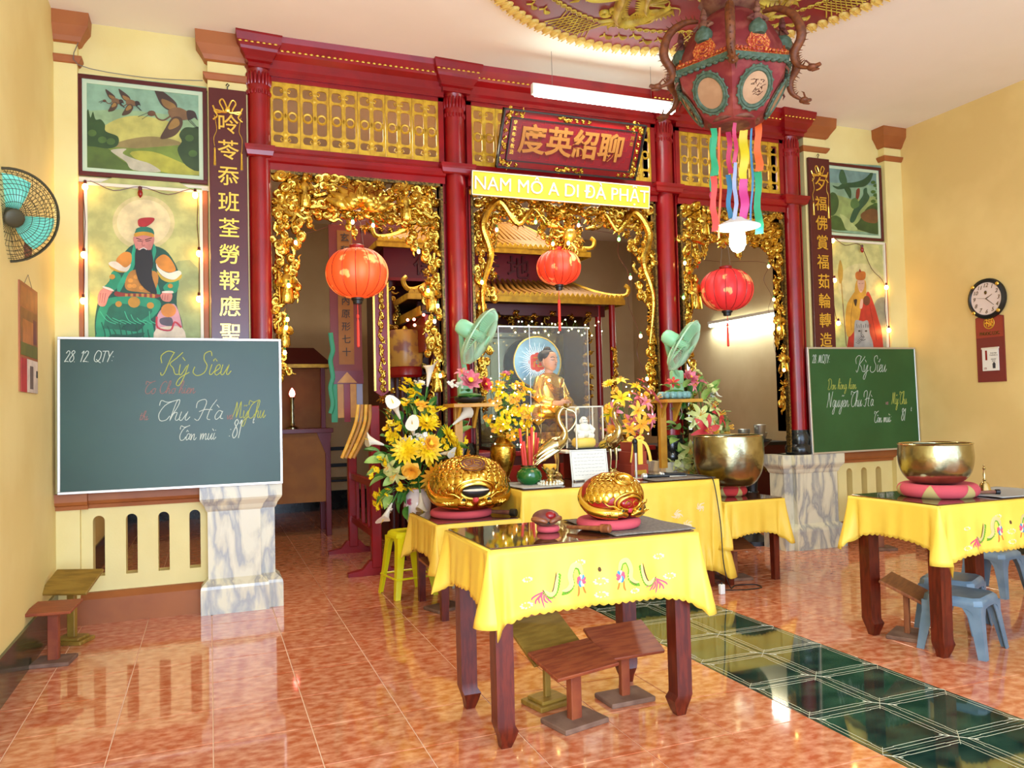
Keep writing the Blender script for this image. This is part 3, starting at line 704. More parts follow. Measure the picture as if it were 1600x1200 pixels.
p.poly(GR, [(560, 760), (640, 720), (860, 730), (880, 790), (800, 860), (700, 840), (600, 880), (540, 930), (530, 860)]); p.poly((24, 108, 78), [(600, 780), (700, 760), (840, 790), (780, 850), (680, 880), (620, 1000), (560, 1000)])
p.poly(GR, [(530, 930), (640, 900), (760, 910), (840, 860), (850, 1240), (540, 1240)]); p.poly((20, 92, 66), [(600, 940), (700, 930), (800, 920), (700, 1010), (620, 1100)])
for k in range(9):
    p.line((22, 96, 70), [(560 + 32 * k, 860 + (k % 3) * 20), (580 + 30 * k, 930), (570 + 34 * k, 1000 + (k % 2) * 30)], .004); p.line((70, 190, 140), [(552 + 34 * k, 800 + (k % 4) * 18), (590 + 30 * k, 850), (640 + 28 * k, 870)], .003)
for (a, b, r) in ((655, 760, 18), (740, 750, 34), (830, 768, 20), (620, 610, 16), (940, 660, 14)): p.ell((196, 142, 40), a, b, r, r * .9, 12)
p.poly((206, 150, 156), [(880, 800), (960, 760), (1000, 860), (1005, 1000), (880, 990), (858, 900)]); p.ell((222, 140, 50), 930, 795, 42, 38, 16)
p.poly((90, 80, 90), [(885, 840), (945, 835), (950, 880), (890, 872)]); p.line((190, 60, 70), [(865, 830), (870, 890), (940, 905), (965, 860), (1000, 890)], .007)
p.poly((224, 206, 176), [(860, 900), (1005, 890), (1012, 1000), (870, 1000)])
p.poly((218, 140, 120), [(540, 720), (560, 680), (600, 668), (622, 690), (600, 720), (580, 770), (545, 765)]); p.poly((218, 140, 120), [(885, 710), (920, 690), (950, 705), (940, 745), (900, 742)])
for k in range(3): p.line((170, 90, 80), [(898 + 14 * k, 708), (894 + 15 * k, 738)], .0018); p.line((170, 90, 80), [(556 + 14 * k, 700), (550 + 12 * k, 755)], .0018)
p.poly((232, 222, 200), [(572, 662), (620, 678), (626, 690), (574, 672)]); p.poly((232, 222, 200), [(900, 690), (950, 688), (952, 700), (898, 698)])
p.poly((206, 130, 116), [(745, 385), (845, 385), (842, 440), (820, 470), (765, 470), (742, 430)]); p.poly(BK, [(750, 462), (790, 450), (830, 462), (845, 520), (838, 600), (866, 700), (820, 690), (770, 640), (748, 560)])
p.poly((206, 130, 116), [(758, 395), (836, 395), (828, 462), (795, 452), (762, 462)])
p.line((60, 30, 30), [(752, 398), (782, 408)], .003); p.line((60, 30, 30), [(838, 396), (800, 408)], .003); p.line((30, 20, 20), [(758, 412), (784, 416)], .0025); p.line((30, 20, 20), [(804, 416), (832, 410)], .0025)
p.line((150, 80, 70), [(790, 405), (784, 436), (802, 436)], .002); p.line((235, 225, 215), [(770, 462), (792, 452), (812, 462)], .003)
p.poly((30, 116, 88), [(750, 376), (760, 345), (795, 334), (835, 345), (846, 376)]); p.poly((206, 150, 30), [(746, 370), (795, 362), (842, 372), (846, 392), (795, 382), (746, 390)])
p.poly((176, 30, 30), [(762, 320), (765, 295), (800, 285), (852, 288), (835, 315), (800, 335), (772, 332)])
p.done('canvas', t)
# ---- monk icon (right)
t, o = icon_frame('tall painting of a crowned monk in red and yellow robes with a white tiger', 5.625, 6.35, 1.55, 2.945)
p = Pic(o, 5.975, (1180, 230), 3.6375)
p.poly((188, 192, 118), [(430, 505), (752, 535), (770, 1250), (458, 1250)], False); p.poly((204, 200, 128), [(450, 560), (700, 560), (720, 1000), (470, 980)])
p.poly((160, 156, 126), [(700, 860), (760, 900), (764, 1240), (640, 1240), (660, 960)]); p.ell((214, 204, 140), 600, 780, 130, 120, 24)
p.poly((186, 150, 60), [(470, 700), (482, 640), (498, 690), (496, 750), (484, 775), (474, 760)]); p.line((176, 140, 54), [(488, 760), (498, 890)], .006); p.line((120, 60, 40), [(498, 890), (518, 1130)], .005)
RD, YE = (186, 50, 34), (214, 160, 54)
p.poly(RD, [(560, 840), (640, 840), (690, 960), (720, 1060), (712, 1250), (524, 1250), (530, 1080)]); p.poly(YE, [(575, 820), (545, 850), (520, 900), (512, 990), (528, 1080), (580, 1010), (600, 900)]); p.poly((196, 56, 36), [(640, 820), (670, 880), (700, 980), (716, 1060), (650, 1120), (610, 1000), (620, 880)])
p.line((150, 36, 26), [(650, 900), (670, 1000), (690, 1100)], .004); p.line((170, 120, 40), [(560, 860), (545, 950), (545, 1040)], .004)
p.poly(YE, [(575, 760), (626, 760), (630, 840), (640, 860), (600, 870), (566, 860)]); p.poly((224, 176, 146), [(582, 755), (618, 755), (618, 800), (600, 828), (584, 800)])
p.line((60, 30, 30), [(586, 775), (596, 776)], .0018); p.line((60, 30, 30), [(604, 776), (614, 774)], .0018); p.line((150, 60, 50), [(594, 812), (606, 812)], .002)
p.poly((196, 110, 40), [(570, 715), (595, 705), (625, 712), (620, 752), (576, 752)]); p.poly((160, 40, 30), [(590, 708), (594, 692), (600, 708)])
p.poly((224, 176, 146), [(600, 865), (612, 870), (606, 915), (592, 912)]); p.poly((60, 40, 30), [(560, 870), (578, 866), (570, 905)]); p.ell((110, 60, 36), 632, 872, 20, 28, 12)
p.poly((170, 168, 160), [(566, 990), (590, 985), (612, 990), (640, 988), (650, 1060), (668, 1120), (668, 1250), (566, 1250), (562, 1080)])
for k in range(7): p.line((80, 78, 76), [(574 + 13 * k, 1004 + 6 * (k % 2)), (578 + 12 * k, 1026)], .003); p.line((90, 88, 84), [(570 + 6 * k, 1110 - 8 * k), (590 + 5 * k, 1118 - 6 * k)], .003)
for s in (590, 628): p.ell((50, 46, 40), s, 1045, 7, 5, 8)
p.line((60, 50, 46), [(602, 1040), (600, 1075), (616, 1078)], .003); p.line((60, 50, 46), [(596, 1092), (610, 1098), (624, 1092)], .003)
p.done('canvas', t)
# ---- bulb garlands framing the icons
M['bulbL'] = mat('warm_bulb_glow_strong', (255, 240, 200), .5, emit=(255, 190, 104), es=38)
for lab, lit, dead, gr in (('small lit bulbs strung around the seated warrior painting', [(133, 292), (305, 305), (131, 398), (311, 396), (130, 470), (311, 467)], (219, 299), 0),
                       ('small lit bulbs strung around the monk painting', [(1301, 376), (1304, 438), (1385, 449), (1310, 505), (1389, 516)], (1347, 388), 1)):
    P = [atY(a, b, 5.915) for a, b in lit]; c = sum(P, V()) / len(P); c.y = 5.93; ls = thing('light_string', lab, 'lights', c)
    for q in P:
        G().sph((0, 0, 0), .019, .019, .024, 12, 8).obj('bulb', 'bulbL', ls).location = q - c
        G().cyl((0, 0, .018), (0, 0, .045), .011, .009, 8).obj('bulb_socket', 'maroon', ls).location = q - c
    q = atY(*dead, 5.93); G().lathe([(.002, -.045), (.014, -.03), (.017, -.012), (.012, .006)], 12).obj('unlit_bulb', 'rdead', ls).location = q - c
    G().lathe([(.012, .006), (.013, .03), (.006, .036)], 10).obj('bulb_socket', 'maroon', ls).location = q - c
    pts = sorted([x - c for x in P + [q]], key=lambda v: math.atan2(v.x, v.z + 3.5 * 0)); pp = []
    for a, b in zip(pts, pts[1:]): pp += [a + V((0, .025, .04)), (a + b) / 2 + V((0, .035, 0))]
    pp.append(pts[-1] + V((0, .025, .04))); G().tube(crom(pp, 4), .0028, 5).obj('cable', 'maroon', ls)
# ---- red battens beside the icons
for x, lb in ((-.80, 'brown upright batten left of the seated warrior painting'), (-.012, 'brown upright batten right of the seated warrior painting'), (6.362, 'thin brown batten right of the monk painting')):
    tag(G().bbox(x - .017, x + .017, 5.95, 5.984, .9, 2.97 if x < 3 else 2.94).obj('batten', 'brown', None, 0), lb, 'batten')
# ---- couplet boards
def couplet(label, x0, x1, txt, ztop=3.70, zb=.89):
    cx = (x0 + x1) / 2; w_ = x1 - x0; t = thing('couplet_board', label, 'sign', (cx, YF - .004, zb)); h = ztop - zb
    g = G(); g.bbox(-w_ / 2, w_ / 2, -.03, 0, 0, h, .003); g.obj('board', 'maroon', t, 0)
    G().tube([(0, -.012, h - .005), (0, -.02, h + .02), (.012, -.02, h + .035), (0, -.02, h + .045), (-.01, -.015, h + .03)], .004, 6).obj('hook', 'dark', t)
    y = -.034; top = h - .265
    for i, ch in enumerate(txt):
        o = link('character', text_mesh(ch, .148, .004, 'goldb', off=.0012), t, (0, y, top - i * .187)); o.rotation_euler = (0, 0, 0)
    g = G()     # gilt ribbon bow and tassels at the head
    for s in (-1, 1):
        g.tube(crom([(0, y, h - .15), (s * .03, y, h - .08), (s * .055, y, h - .10), (s * .03, y, h - .16), (s * .075, y, h - .175), (s * .10, y, h - .13)], 4), .006, 5, .6)
        g.tube(crom([(0, y, h - .15), (s * .02, y, h - .17), (s * .09, y, h - .16), (s * .07, y, h - .20), (s * .10, y, h - .23)], 4), [.008] * 8 + [.006] * 9, 5, .6)
        g.tube(crom([(s * .09, y, h - .2), (s * .075, y, h - .3), (s * .095, y, h - .36), (s * .09, y, h - .42 - .05 * (s > 0))], 4), .0028, 5)
        g.lathe([(.004, .06), (.009, .045), (.006, .04), (.011, -.07)], 8, (s * .09, y, h - .49 - .02 * (s > 0)))
    g.sph((0, y, h - .15), .02, .012, .022, 8, 6); g.obj('ribbon_and_tassels', 'goldb', t)
    return t
couplet('dark red couplet board with gold characters, left of the screen above the larger chalkboard', .018, .272, '呤苓忝班荃勞報應聖明德昭天')
couplet('dark red couplet board with gold characters, right of the screen above the smaller-looking chalkboard', 5.36, 5.612, '夕福佛賞福茹輪轉造心德昭天')
M['plaqg'] = mat('ochre_gold_lettering', (158, 100, 40), .5, .2)
# ---- plaque
t = thing('name_plaque', 'red plaque with four large gold characters and a gilt carved frame, tilted forward', 'sign', (2.775, 5.83, 3.30)); t.rotation_euler = (math.radians(28), 0, 0)
W2, h = .63, .455
g = G(); g.box(-W2, W2, -.02, 0, 0, h); g.obj('board', 'red', t, 0)
g = G(); g.box(-W2 + .075, W2 - .075, -.028, -.02, .065, h - .065); g.obj('field', 'mcar', t, 0)
g = G()
for b in ((-W2, W2, 0, .012), (-W2, W2, h - .012, h), (-W2, -W2 + .012, 0, h), (W2 - .012, W2, 0, h)): g.box(b[0], b[1], -.045, 0, b[2], b[3])
for b in ((-W2 + .07, W2 - .07, .06, .068), (-W2 + .07, W2 - .07, h - .068, h - .06), (-W2 + .07, -W2 + .078, .06, h - .06), (W2 - .078, W2 - .07, .06, h - .06)): g.box(b[0], b[1], -.038, 0, b[2], b[3])
g.obj('edge_moulding', 'dark', t, 0)
g = G()      # key-fret ground in low relief
for i in range(26):
    x = -W2 + .13 + i * .04
    for j in range(7):
        z = .09 + j * .045
        if (i + j) % 2: g.box(x, x + .034, -.0295, -.028, z, z + .004); g.box(x + .03, x + .034, -.0295, -.028, z, z + .034)
tag(g.obj('fret_pattern', 'red', t, 0), kind='stuff')
for i, ch in enumerate('度英紹聊'): link('character', text_mesh(ch, .235, .006, 'plaqg', off=.005, sx=1.0), t, (-.36 + .235 * i, -.034, h / 2))
for i, ch in enumerate('辛亥年冬敬造'): link('character', text_mesh(ch, .038, .002, 'goldb'), t, (-.52, -.031, h - .10 - .045 * i))
for i, ch in enumerate('河吉'): link('character', text_mesh(ch, .036, .002, 'goldb'), t, (.525, -.031, h - .12 - .045 * i))
r = random.Random(5)
for (cx, cz, cnt) in ((-.52, h - .035, 3), (0, h - .035, 5), (.52, h - .035, 3), (-.52, .03, 3), (0, .03, 5), (.52, .03, 3)):
    for k in range(cnt): link('scroll', r.choice(leafs + clouds[:3]), t, (cx + (k - (cnt - 1) / 2) * .055, -.026, cz), (0, r.uniform(0, 6), 0), .5)
for s in (-1, 1):
    for k in range(7): link('scroll', r.choice(leafs + clouds[:3]), t, (s * (W2 - .038), -.026, .06 + k * .057), (0, r.uniform(0, 6), 0), .5)
# ---- yellow banner sign
t = thing('banner_sign', 'long yellow sign reading NAM MO A DI DA PHAT in white capitals', 'sign', (2.735, 5.80, 3.05)); t.rotation_euler = (math.radians(6), 0, 0)
G().bbox(-.80, .80, 0, .02, 0, .19, .003).obj('panel', 'ysign', t, 0)
g = G()
for b in ((-.80, .80, 0, .008), (-.80, .80, .182, .19), (-.80, -.792, 0, .19), (.792, .80, 0, .19)): g.box(b[0], b[1], -.004, .02, b[2], b[3])
g.obj('edge', 'offw', t, 0)
M['outl'] = mat('letter_outline_red', (150, 110, 60), .5)
def letters(parent, txt, size, x, y, z, name='letter', sx=1, outline=None, m='white', ext=.002, off=0):
    wd = lambda s: max(v.co.x for v in text_mesh(s, size, ext, m, off=off, align='LEFT', sx=sx).vertices)
    tot = wd(txt)
    for i, ch in enumerate(txt):
        if ch == ' ': continue
        me = text_mesh(ch, size, ext, m, off=off, align='LEFT', sx=sx); px = wd(txt[:i + 1]) - max(v.co.x for v in me.vertices)
        o = link(name, me, parent, (x - tot / 2 + px, y, z))
        if outline: link('letter_outline', text_mesh(ch, size, .001, outline, off=(0 if ch == 'M' else .0012), align='LEFT', sx=sx), o, (0, .002, 0))
letters(t, 'NAM MÔ A DI ĐÀ PHẬT', .148, 0, -.004, .092, sx=.985, outline='outl')
# ---- chalkboards
LET = {'K': (.75, [[(.35, .95), (.22, .6), (.1, .1), (-.02, 0), (-.08, .12)], [(.75, .95), (.5, .7), (.26, .48), (.45, .3), (.6, .05), (.78, .04)], [(-.12, .5), (-.22, .8), (.05, 1.0), (.38, .93)]]),
       'y': (.5, [[(0, .45), (.02, .1), (.14, .03), (.32, .4)], [(.38, .45), (.3, -.05), (.15, -.42), (0, -.36), (.12, -.1), (.5, .12)]]),
       'S': (.6, [[(.55, .8), (.45, 1), (.2, .9), (.22, .65), (.42, .4), (.35, .1), (.05, -.02), (-.18, .12), (-.15, .35)]]),
       'i': (.25, [[(.04, .45), (0, .1), (.1, .02), (.24, .18)], [(.08, .62), (.09, .66)]]), 'e': (.32, [[(0, .15), (.2, .3), (.17, .44), (.04, .38), (0, .12), (.12, 0), (.32, .16)]]),
       'u': (.46, [[(0, .44), (-.03, .1), (.1, .02), (.26, .36)], [(.3, .44), (.25, .1), (.34, .02), (.46, .18)]]),
       'T': (.5, [[(-.15, .75), (-.12, 1), (.2, .9), (.65, 1.02)], [(.38, .93), (.1, .75), (-.08, .35), (.05, .03), (.32, .05), (.45, .25)]]),
       'h': (.46, [[(0, .15), (.22, .7), (.24, 1), (.12, .95), (.04, .4), (0, 0), (.1, .34), (.26, .4), (.24, .1), (.34, .02), (.46, .16)]]),
       'H': (.85, [[(-.15, .6), (-.15, .9), (.15, 1.02), (.28, .85), (.2, .4), (.08, 0), (-.12, .08)], [(.75, 1), (.55, .6), (.48, .1), (.65, .02)], [(.02, .42), (.3, .52), (.65, .5)]]),
       'a': (.42, [[(.3, .4), (.12, .45), (0, .2), (.08, .02), (.24, .15), (.32, .43), (.28, .1), (.42, .06)]]),
       'M': (.85, [[(-.1, .02), (.08, .45), (.16, .95), (.24, .5), (.26, .06), (.4, .6), (.5, .96), (.56, .5), (.58, .06), (.8, .1)]]),
       'N': (.7, [[(-.05, 0), (.08, .5), (.12, .95), (.3, .4), (.42, .02), (.5, .6), (.6, 1)]]),
       'g': (.45, [[(.3, .4), (.12, .45), (0, .2), (.08, .02), (.24, .15), (.32, .43), (.28, -.1), (.14, -.42), (0, -.34), (.14, -.1), (.45, .14)]]),
       'n': (.48, [[(0, .44), (.02, 0), (.1, .3), (.26, .42), (.26, .08), (.36, .02), (.48, .18)]]), 'm': (.7, [[(0, .44), (.02, 0), (.1, .34), (.22, .42), (.22, .02), (.32, .34), (.46, .42), (.46, .08), (.56, .02), (.7, .18)]]),
       'v': (.4, [[(0, .44), (.12, .02), (.34, .44)]]), 'o': (.38, [[(.2, .44), (.02, .3), (.06, .02), (.28, .08), (.3, .36), (.18, .44), (.38, .38)]]),
       'c': (.34, [[(.28, .38), (.12, .44), (0, .2), (.1, .02), (.34, .14)]]), 't': (.3, [[(.14, .8), (.06, .2), (.14, .02), (.3, .16)], [(-.02, .5), (.26, .52)]]),
       '1': (.3, [[(.02, .75), (.18, .98), (.14, .5), (.08, 0)]]), '2': (.45, [[(0, .75), (.15, .98), (.34, .8), (.15, .3), (0, .02)], [(0, .02), (.2, .06), (.4, .02)]]),
       '8': (.45, [[(.36, .85), (.2, 1), (.05, .8), (.3, .5), (.36, .2), (.15, 0), (0, .2), (.12, .5), (.36, .85)]]), '.': (.2, [[(.03, 0), (.05, .03)]]), ':': (.3, [[(.05, .1), (.06, .14)], [(.08, .45), (.09, .49)]]),
       'C': (.6, [[(.5, .85), (.35, 1), (.1, .8), (0, .4), (.12, .05), (.4, .05), (.58, .25)]]), 'D': (.7, [[(.1, .9), (.12, .4), (0, .02), (.35, .02), (.6, .4), (.5, .9), (.15, 1), (-.1, .8)]]),
       'Q': (.7, [[(.5, .9), (.2, 1), (0, .6), (.05, .15), (.3, .02), (.55, .3), (.58, .75), (.42, .97)], [(.2, .25), (.45, .05), (.7, -.08)]]),
       't2': (.5, [[(-.05, .95), (.5, .97)], [(.24, .95), (.2, .5), (.17, 0)]]), 'Y': (.5, [[(0, .97), (.2, .5)], [(.46, .97), (.25, .55), (.12, 0)]]), ' ': (.35, [])}
ACC = {'`': [(.12, .75), (.24, .6)], "'": [(.12, .6), (.26, .8)], '^': [(.05, .58), (.14, .7), (.24, .58)], '~': [(.02, .68), (.1, .76), (.2, .68), (.3, .76)]}
def chalk(parent, s, x, z, sz, m, wd=1.0, r=.0024):
    g = G(); i = 0
    while i < len(s):
        c = s[i]
        if c in ACC:
            g.tube([(x + (a - .4) * sz * wd, -.0015, z + b * sz) for a, b in ACC[c]], r, 4, .4); i += 1; continue
        adv, st = LET[c if not (c == 'T' and 'QTY' in s) else 't2']
        for q in st:
            P = [(x + (a + b * .25) * sz * wd, -.0015, z + b * sz) for a, b in q]; g.tube(crom(P, 3), r, 4, .4)
        x += adv * sz * wd; i += 1
    g.obj('chalk_writing', m, parent, 0)['kind'] = 'stuff'
def chalkboard(label, cx, w_, h_, m, lines, loc_y=5.70, z=.873, lean=.0, tilt=0):
    t = thing('chalkboard', label, 'chalkboard', (cx, loc_y, z)); t.rotation_euler = (lean, tilt, 0)
    a = w_ / 2; fw = .017
    G().box(-a + .01, a - .01, 0, .014, .01, h_ - .01).obj('writing_surface', m, t, 0)
    g = G()
    for b in ((-a, a, 0, fw), (-a, a, h_ - fw, h_), (-a, -a + fw, fw, h_ - fw), (a - fw, a, fw, h_ - fw)): g.bbox(b[0], b[1], -.007, .02, b[2], b[3], .002)
    g.obj('frame', 'alu', t, 0)
    for L in lines: chalk(t, *L)
    return t
chalkboard('larger chalkboard with chalk script resting on the ledge beneath the seated warrior painting', -.22, 1.40, 1.025, 'chalk',
    [('28. 12. QTY:', -.66, .86, .075, 'chW', .82), ("Ky` Sie^u", -.08, .77, .165, 'chY', .82, .003), ("To Cho hien", -.18, .645, .085, 'chP', .8), ("thi Thu Ha` va My Thu"[:3], -.22, .47, .06, 'chP', .9), ("Thu Ha`", -.10, .46, .14, 'chW', .95), ("va", .33, .46, .07, 'chP', .7), ("My~Thu", .37, .465, .125, 'chY', .62), ("Ta^n mui`", .03, .325, .10, 'chW', .72), (":81", .34, .33, .13, 'chW', .6, .003), ('t', .50, .43, .05, 'chW', .7)], loc_y=5.80, z=.878, lean=math.radians(-.8), tilt=math.radians(.1))
chalkboard('chalkboard with chalk script leaning on the right-hand marble pier beneath the monk painting', 5.885, 1.345, 1.0, 'chalkR',
    [('28. MQTY:', -.62, .85, .08, 'chW', .62), ("Ky` Sie'u", -.09, .76, .16, 'chW', .72), ("Don ho^ng hien", -.45, .60, .10, 'chY', .62, .002), ("Nguye~n Thu Ha`", -.47, .43, .15, 'chW', .60), ('va', .25, .44, .06, 'chP', .7), ("My~ Thu", .33, .44, .125, 'chY', .5), ("Ta^n mui`:", .10, .27, .11, 'chW', .58), ("81", .44, .28, .12, 'chW', .6, .003), ('t', .57, .37, .05, 'chW', .7)], loc_y=5.822, z=.878, lean=math.radians(-1), tilt=math.radians(-.2))
# ---- clock and calendars on the side walls (built facing -y, turned to face -x / +x)
t = thing('wall_clock', 'round wall clock with a dark rim and pale face on the right wall', 'clock', (6.57, 5.04, 2.255), -PI / 2)
g = G(); g.T = Matrix.Rotation(PI / 2, 4, 'X'); g.lathe([(.17, 0), (.185, .012), (.18, .035), (.155, .045), (.145, .03)], 40); g.obj('rim', 'dark', t)
g = G(); g.T = Matrix.Rotation(PI / 2, 4, 'X'); g.lathe([(.146, .028), (.146, .034)], 40); g.obj('face', 'pleat', t)
for k in range(1, 13):
    a = PI / 2 - k * PI / 6; link('numeral', text_mesh(str(k), .05, .001, 'oldgold', shear=.3), t, (.118 * math.cos(a), -.0355, .118 * math.sin(a)))
for nm, a, L, wd in (('hour_hand', 62, .07, .005), ('minute_hand', 130, .10, .004), ('second_hand', 280, .11, .0015)):
    ar = math.radians(90 - a); G().tube([(0, -.036, 0), (math.cos(ar) * L, -.036, math.sin(ar) * L)], [wd, wd * .4], 6).obj(nm, 'oldgold', t)
for k in range(4):
    a = PI / 4 + k * PI / 2; G().sph((.168 * math.cos(a), -.044, .168 * math.sin(a)), .018, .01, .018, 8, 6).obj('rim_stud', 'goldb', t)
G().sph((0, -.036, .055), .014, .004, .018, 8, 6).obj('emblem', 'oldgold', t)
M['calr'] = mat('calendar_red', (156, 60, 40), .5); M['calr2'] = mat('calendar_maroon', (122, 44, 36), .5)
t = thing('wall_calendar', 'red block calendar hanging beneath the clock, showing a large 1', 'calendar', (6.57, 5.035, 1.505), -PI / 2)
G().prism([(-.135, 0), (.135, 0), (.135, .585), (.06, .605), (0, .63), (-.06, .605), (-.135, .585)], -.012, 0).obj('backing_board', 'calr2', t, 0)
G().prism([(-.13, .40), (.13, .40), (.13, .58), (.06, .60), (0, .625), (-.06, .60), (-.13, .58)], -.014, -.012).obj('header', 'calr', t, 0)
G().torus((0, -.015, .53), .05, .004, 24, 5).obj('medallion', 'goldp', t); link('character', text_mesh('福', .085, .002, 'goldb', off=.001), t, (0, -.016, .53)); letters(t, 'PHUOC LOC', .042, 0, -.015, .435, sx=.8, m='oldgold', ext=.001, off=.001)
G().box(-.075, .08, -.022, -.012, .10, .30).obj('page_block', 'paper', t, 0); G().box(-.08, .085, -.025, -.012, .295, .31).obj('clip', 'offw', t, 0)
link('numeral', text_mesh('1', .12, .001, 'rdead', off=.003), t, (-.035, -.0225, .235)); link('numeral', text_mesh('19', .03, .001, 'rdead'), t, (-.05, -.0225, .12))
link('small_print', text_mesh('THU BA\nTHANG 6\n\nNGAY\nTOT', .018, .0006, 'ink'), t, (.035, -.0225, .22)); G().prism([(.025, .12), (.05, .12), (.052, .16), (.042, .175), (.033, .175), (.023, .16)], -.0232, -.022).obj('picture', 'ink', t, 0)
for s in (-1, 1): G().tube([(s * .02, -.006, .62), (s * .012, -.006, .66), (s * .02, -.006, .69)], .0015, 4).obj('hanger_wire', 'wcable', t)
t = thing('wall_picture', 'narrow hanging picture calendar on the left wall below the dark fan', 'picture', (-.95, 5.09, 1.52), PI / 2)
G().box(-.235, .235, -.008, 0, 0, .60).obj('backing_board', 'brown', t, 0)
g = G(); mats = []
def pc(c):
    k = pmat(c)
    if k not in mats: mats.append(k)
    g.m = mats.index(k)
for c, b in (((176, 110, 50), (-.215, .215, .47, .58)), ((150, 100, 44), (-.215, .215, .20, .46)), ((190, 120, 54), (-.17, .1, .24, .40)), ((128, 60, 50), (.1, .19, .28, .42)), ((112, 112, 40), (-.215, .215, .20, .27)), ((190, 60, 56), (-.215, -.07, .0, .185)), ((224, 212, 196), (-.07, .215, .0, .185)), ((120, 100, 90), (.0, .09, .02, .15)), ((60, 56, 56), (.17, .215, .09, .13))): pc(c); d = .0085 + .0004 * len(g.f) / 6; g.box(b[0], b[1], -d, -.008, b[2], b[3])
g.obj('printed_sheet', mats, t, 0)
G().tube([(-.1, -.004, .60), (0, -.004, .665), (.1, -.004, .60)], .0015, 4).obj('hanger_wire', 'wcable', t)
# ================================================================== LANTERNS, LAMPS, FANS
def lantern(label, p, R, h_, m, tass, seed=0):
    t = thing('silk_lantern', label, 'lantern', p)
    prof = [(R * .22, -h_)] + [(R * math.cos(a) ** .75, h_ * math.sin(a)) for a in [(-1.28 + 2.56 * i / 20) for i in range(21)]] + [(R * .22, h_)]
    g = G(); g.lathe(prof, 84, lobes=14, la=.045); g.obj('shade', m, t, 60)
    g = G()
    for k in range(14):
        a = 2 * PI * k / 14; g.tube([(r_ * .962 * math.cos(a), r_ * .962 * math.sin(a), z) for r_, z in prof[1:-1]], .0022, 4)
    g.obj('ribs', 'dred', t)
    G().lathe([(R * .2, h_ - .006), (R * .24, h_ + .004), (R * .24, h_ + .022), (R * .2, h_ + .028)], 20).obj('top_ring', 'red', t)
    G().lathe([(R * .14, -h_ - .045), (R * .16, -h_ - .02), (R * .2, -h_ - .015), (R * .2, -h_ + .004)], 20).obj('bottom_cap', 'dark', t)
    g = G()
    for s in (-1, 1): g.tube([(s * R * .22, 0, h_ + .02), (s * R * .14, 0, h_ + .20)], .0015, 4)
    g.tube([(-R * .14, 0, h_ + .2), (0, .02, h_ + .24), (R * .14, 0, h_ + .2)], .0015, 4); g.obj('hanging_cord', 'wcable', t)
    if tass:
        g = G(); z = -h_ - .04; g.tube([(0, 0, z), (0, 0, z - tass * .35)], .003, 5); g.sph((0, 0, z - tass * .3), .01, .01, .018, 8, 6); g.lathe([(.004, z - tass * .35), (.009, z - tass * .42), (.011, z - tass * .98), (.004, z - tass)], 10); g.obj('tassel', 'rbulb_cloth', t)
    return t
M['rbulb_cloth'] = mat('coral_tassel', (222, 60, 40), .6)
lantern('largest glowing red silk lantern with a long tassel in the left opening', atY(558, 427, 5.86), .232, .185, 'lant', .33)
lantern('small glowing red silk lantern hanging above the shrine in the middle opening', atY(873, 418, 5.95), .188, .145, 'lant2', .0)
lantern('red silk lantern with a tassel in the right opening below the bare bulb', atY(1135, 453, 5.80), .235, .185, 'lant3', .28)
for k in range(3):
    pass
t = thing('lantern_tassel', 'thin red cord hanging below the small middle lantern', 'tassel', atY(873, 450, 5.95)); G().tube([(0, 0, 0), (0, 0, -.26)], .0025, 5).obj('cord', 'rbulb_cloth', t); G().cyl((0, 0, -.1), (0, 0, -.36), .012, .012, 8).obj('tube_tassel', 'rbulb_cloth', t)
for p, e in ((atY(558, 427, 5.86), 9), (atY(873, 412, 5.95), 7)):
    l = bpy.data.lights.new('lantern_lamp', 'POINT'); l.energy = e; l.color = (1, .4, .2); l.shadow_soft_size = .22; o = bpy.data.objects.new('lantern_lamp', l); COL.objects.link(o); o.location = p + V((0, -.3, 0))
# bright inner flame-lamp seen through the small lantern is its own bulb
def tubelamp(label, c, ax, L, r=.014, power=18, shade=True):
    t = thing('fluorescent_lamp', label, 'lamp', c, 0 if ax == 'x' else PI / 2)
    G().cyl((-L / 2, 0, 0), (L / 2, 0, 0), r, n=14).obj('tube', 'tube', t)
    G().bbox(-L / 2 - .02, L / 2 + .02, .0, .04, r + .006, r + .045, .003).obj('fitting', 'white', t, 0)
    for s in (-1, 1): G().bbox(s * (L / 2 + .012) - .014, s * (L / 2 + .012) + .014, -.014, .03, -.012, r + .03, .003).obj('end_holder', 'white', t, 0)
    l = bpy.data.lights.new('tube_light', 'AREA'); l.shape = 'RECTANGLE'; l.size = L; l.size_y = .05; l.energy = power; l.color = (.86, 1, .95)
    o = bpy.data.objects.new('tube_light', l); COL.objects.link(o); o.parent = t; o.location = (0, -.02 if ax == 'x' else .0, -.03); o.rotation_euler = (0, 0, 0)
    return t
c = V((2.92, 5.38, 3.745)); t = tubelamp('bright fluorescent tube hung on wires in front of the carved name plaque', c, 'x', 1.2, .03, 15)
for x in (-.45, .42): G().tube([(x, .02, .06), (x, .02, ZC - c.z - .0)], .0018, 4).obj('suspension_wire', 'wcable', t)
tubelamp('fluorescent tube fixed along the right side wall of the inner hall', V((XR - .05, 8.45, 2.45)), 'y', 1.45, .018, 26)
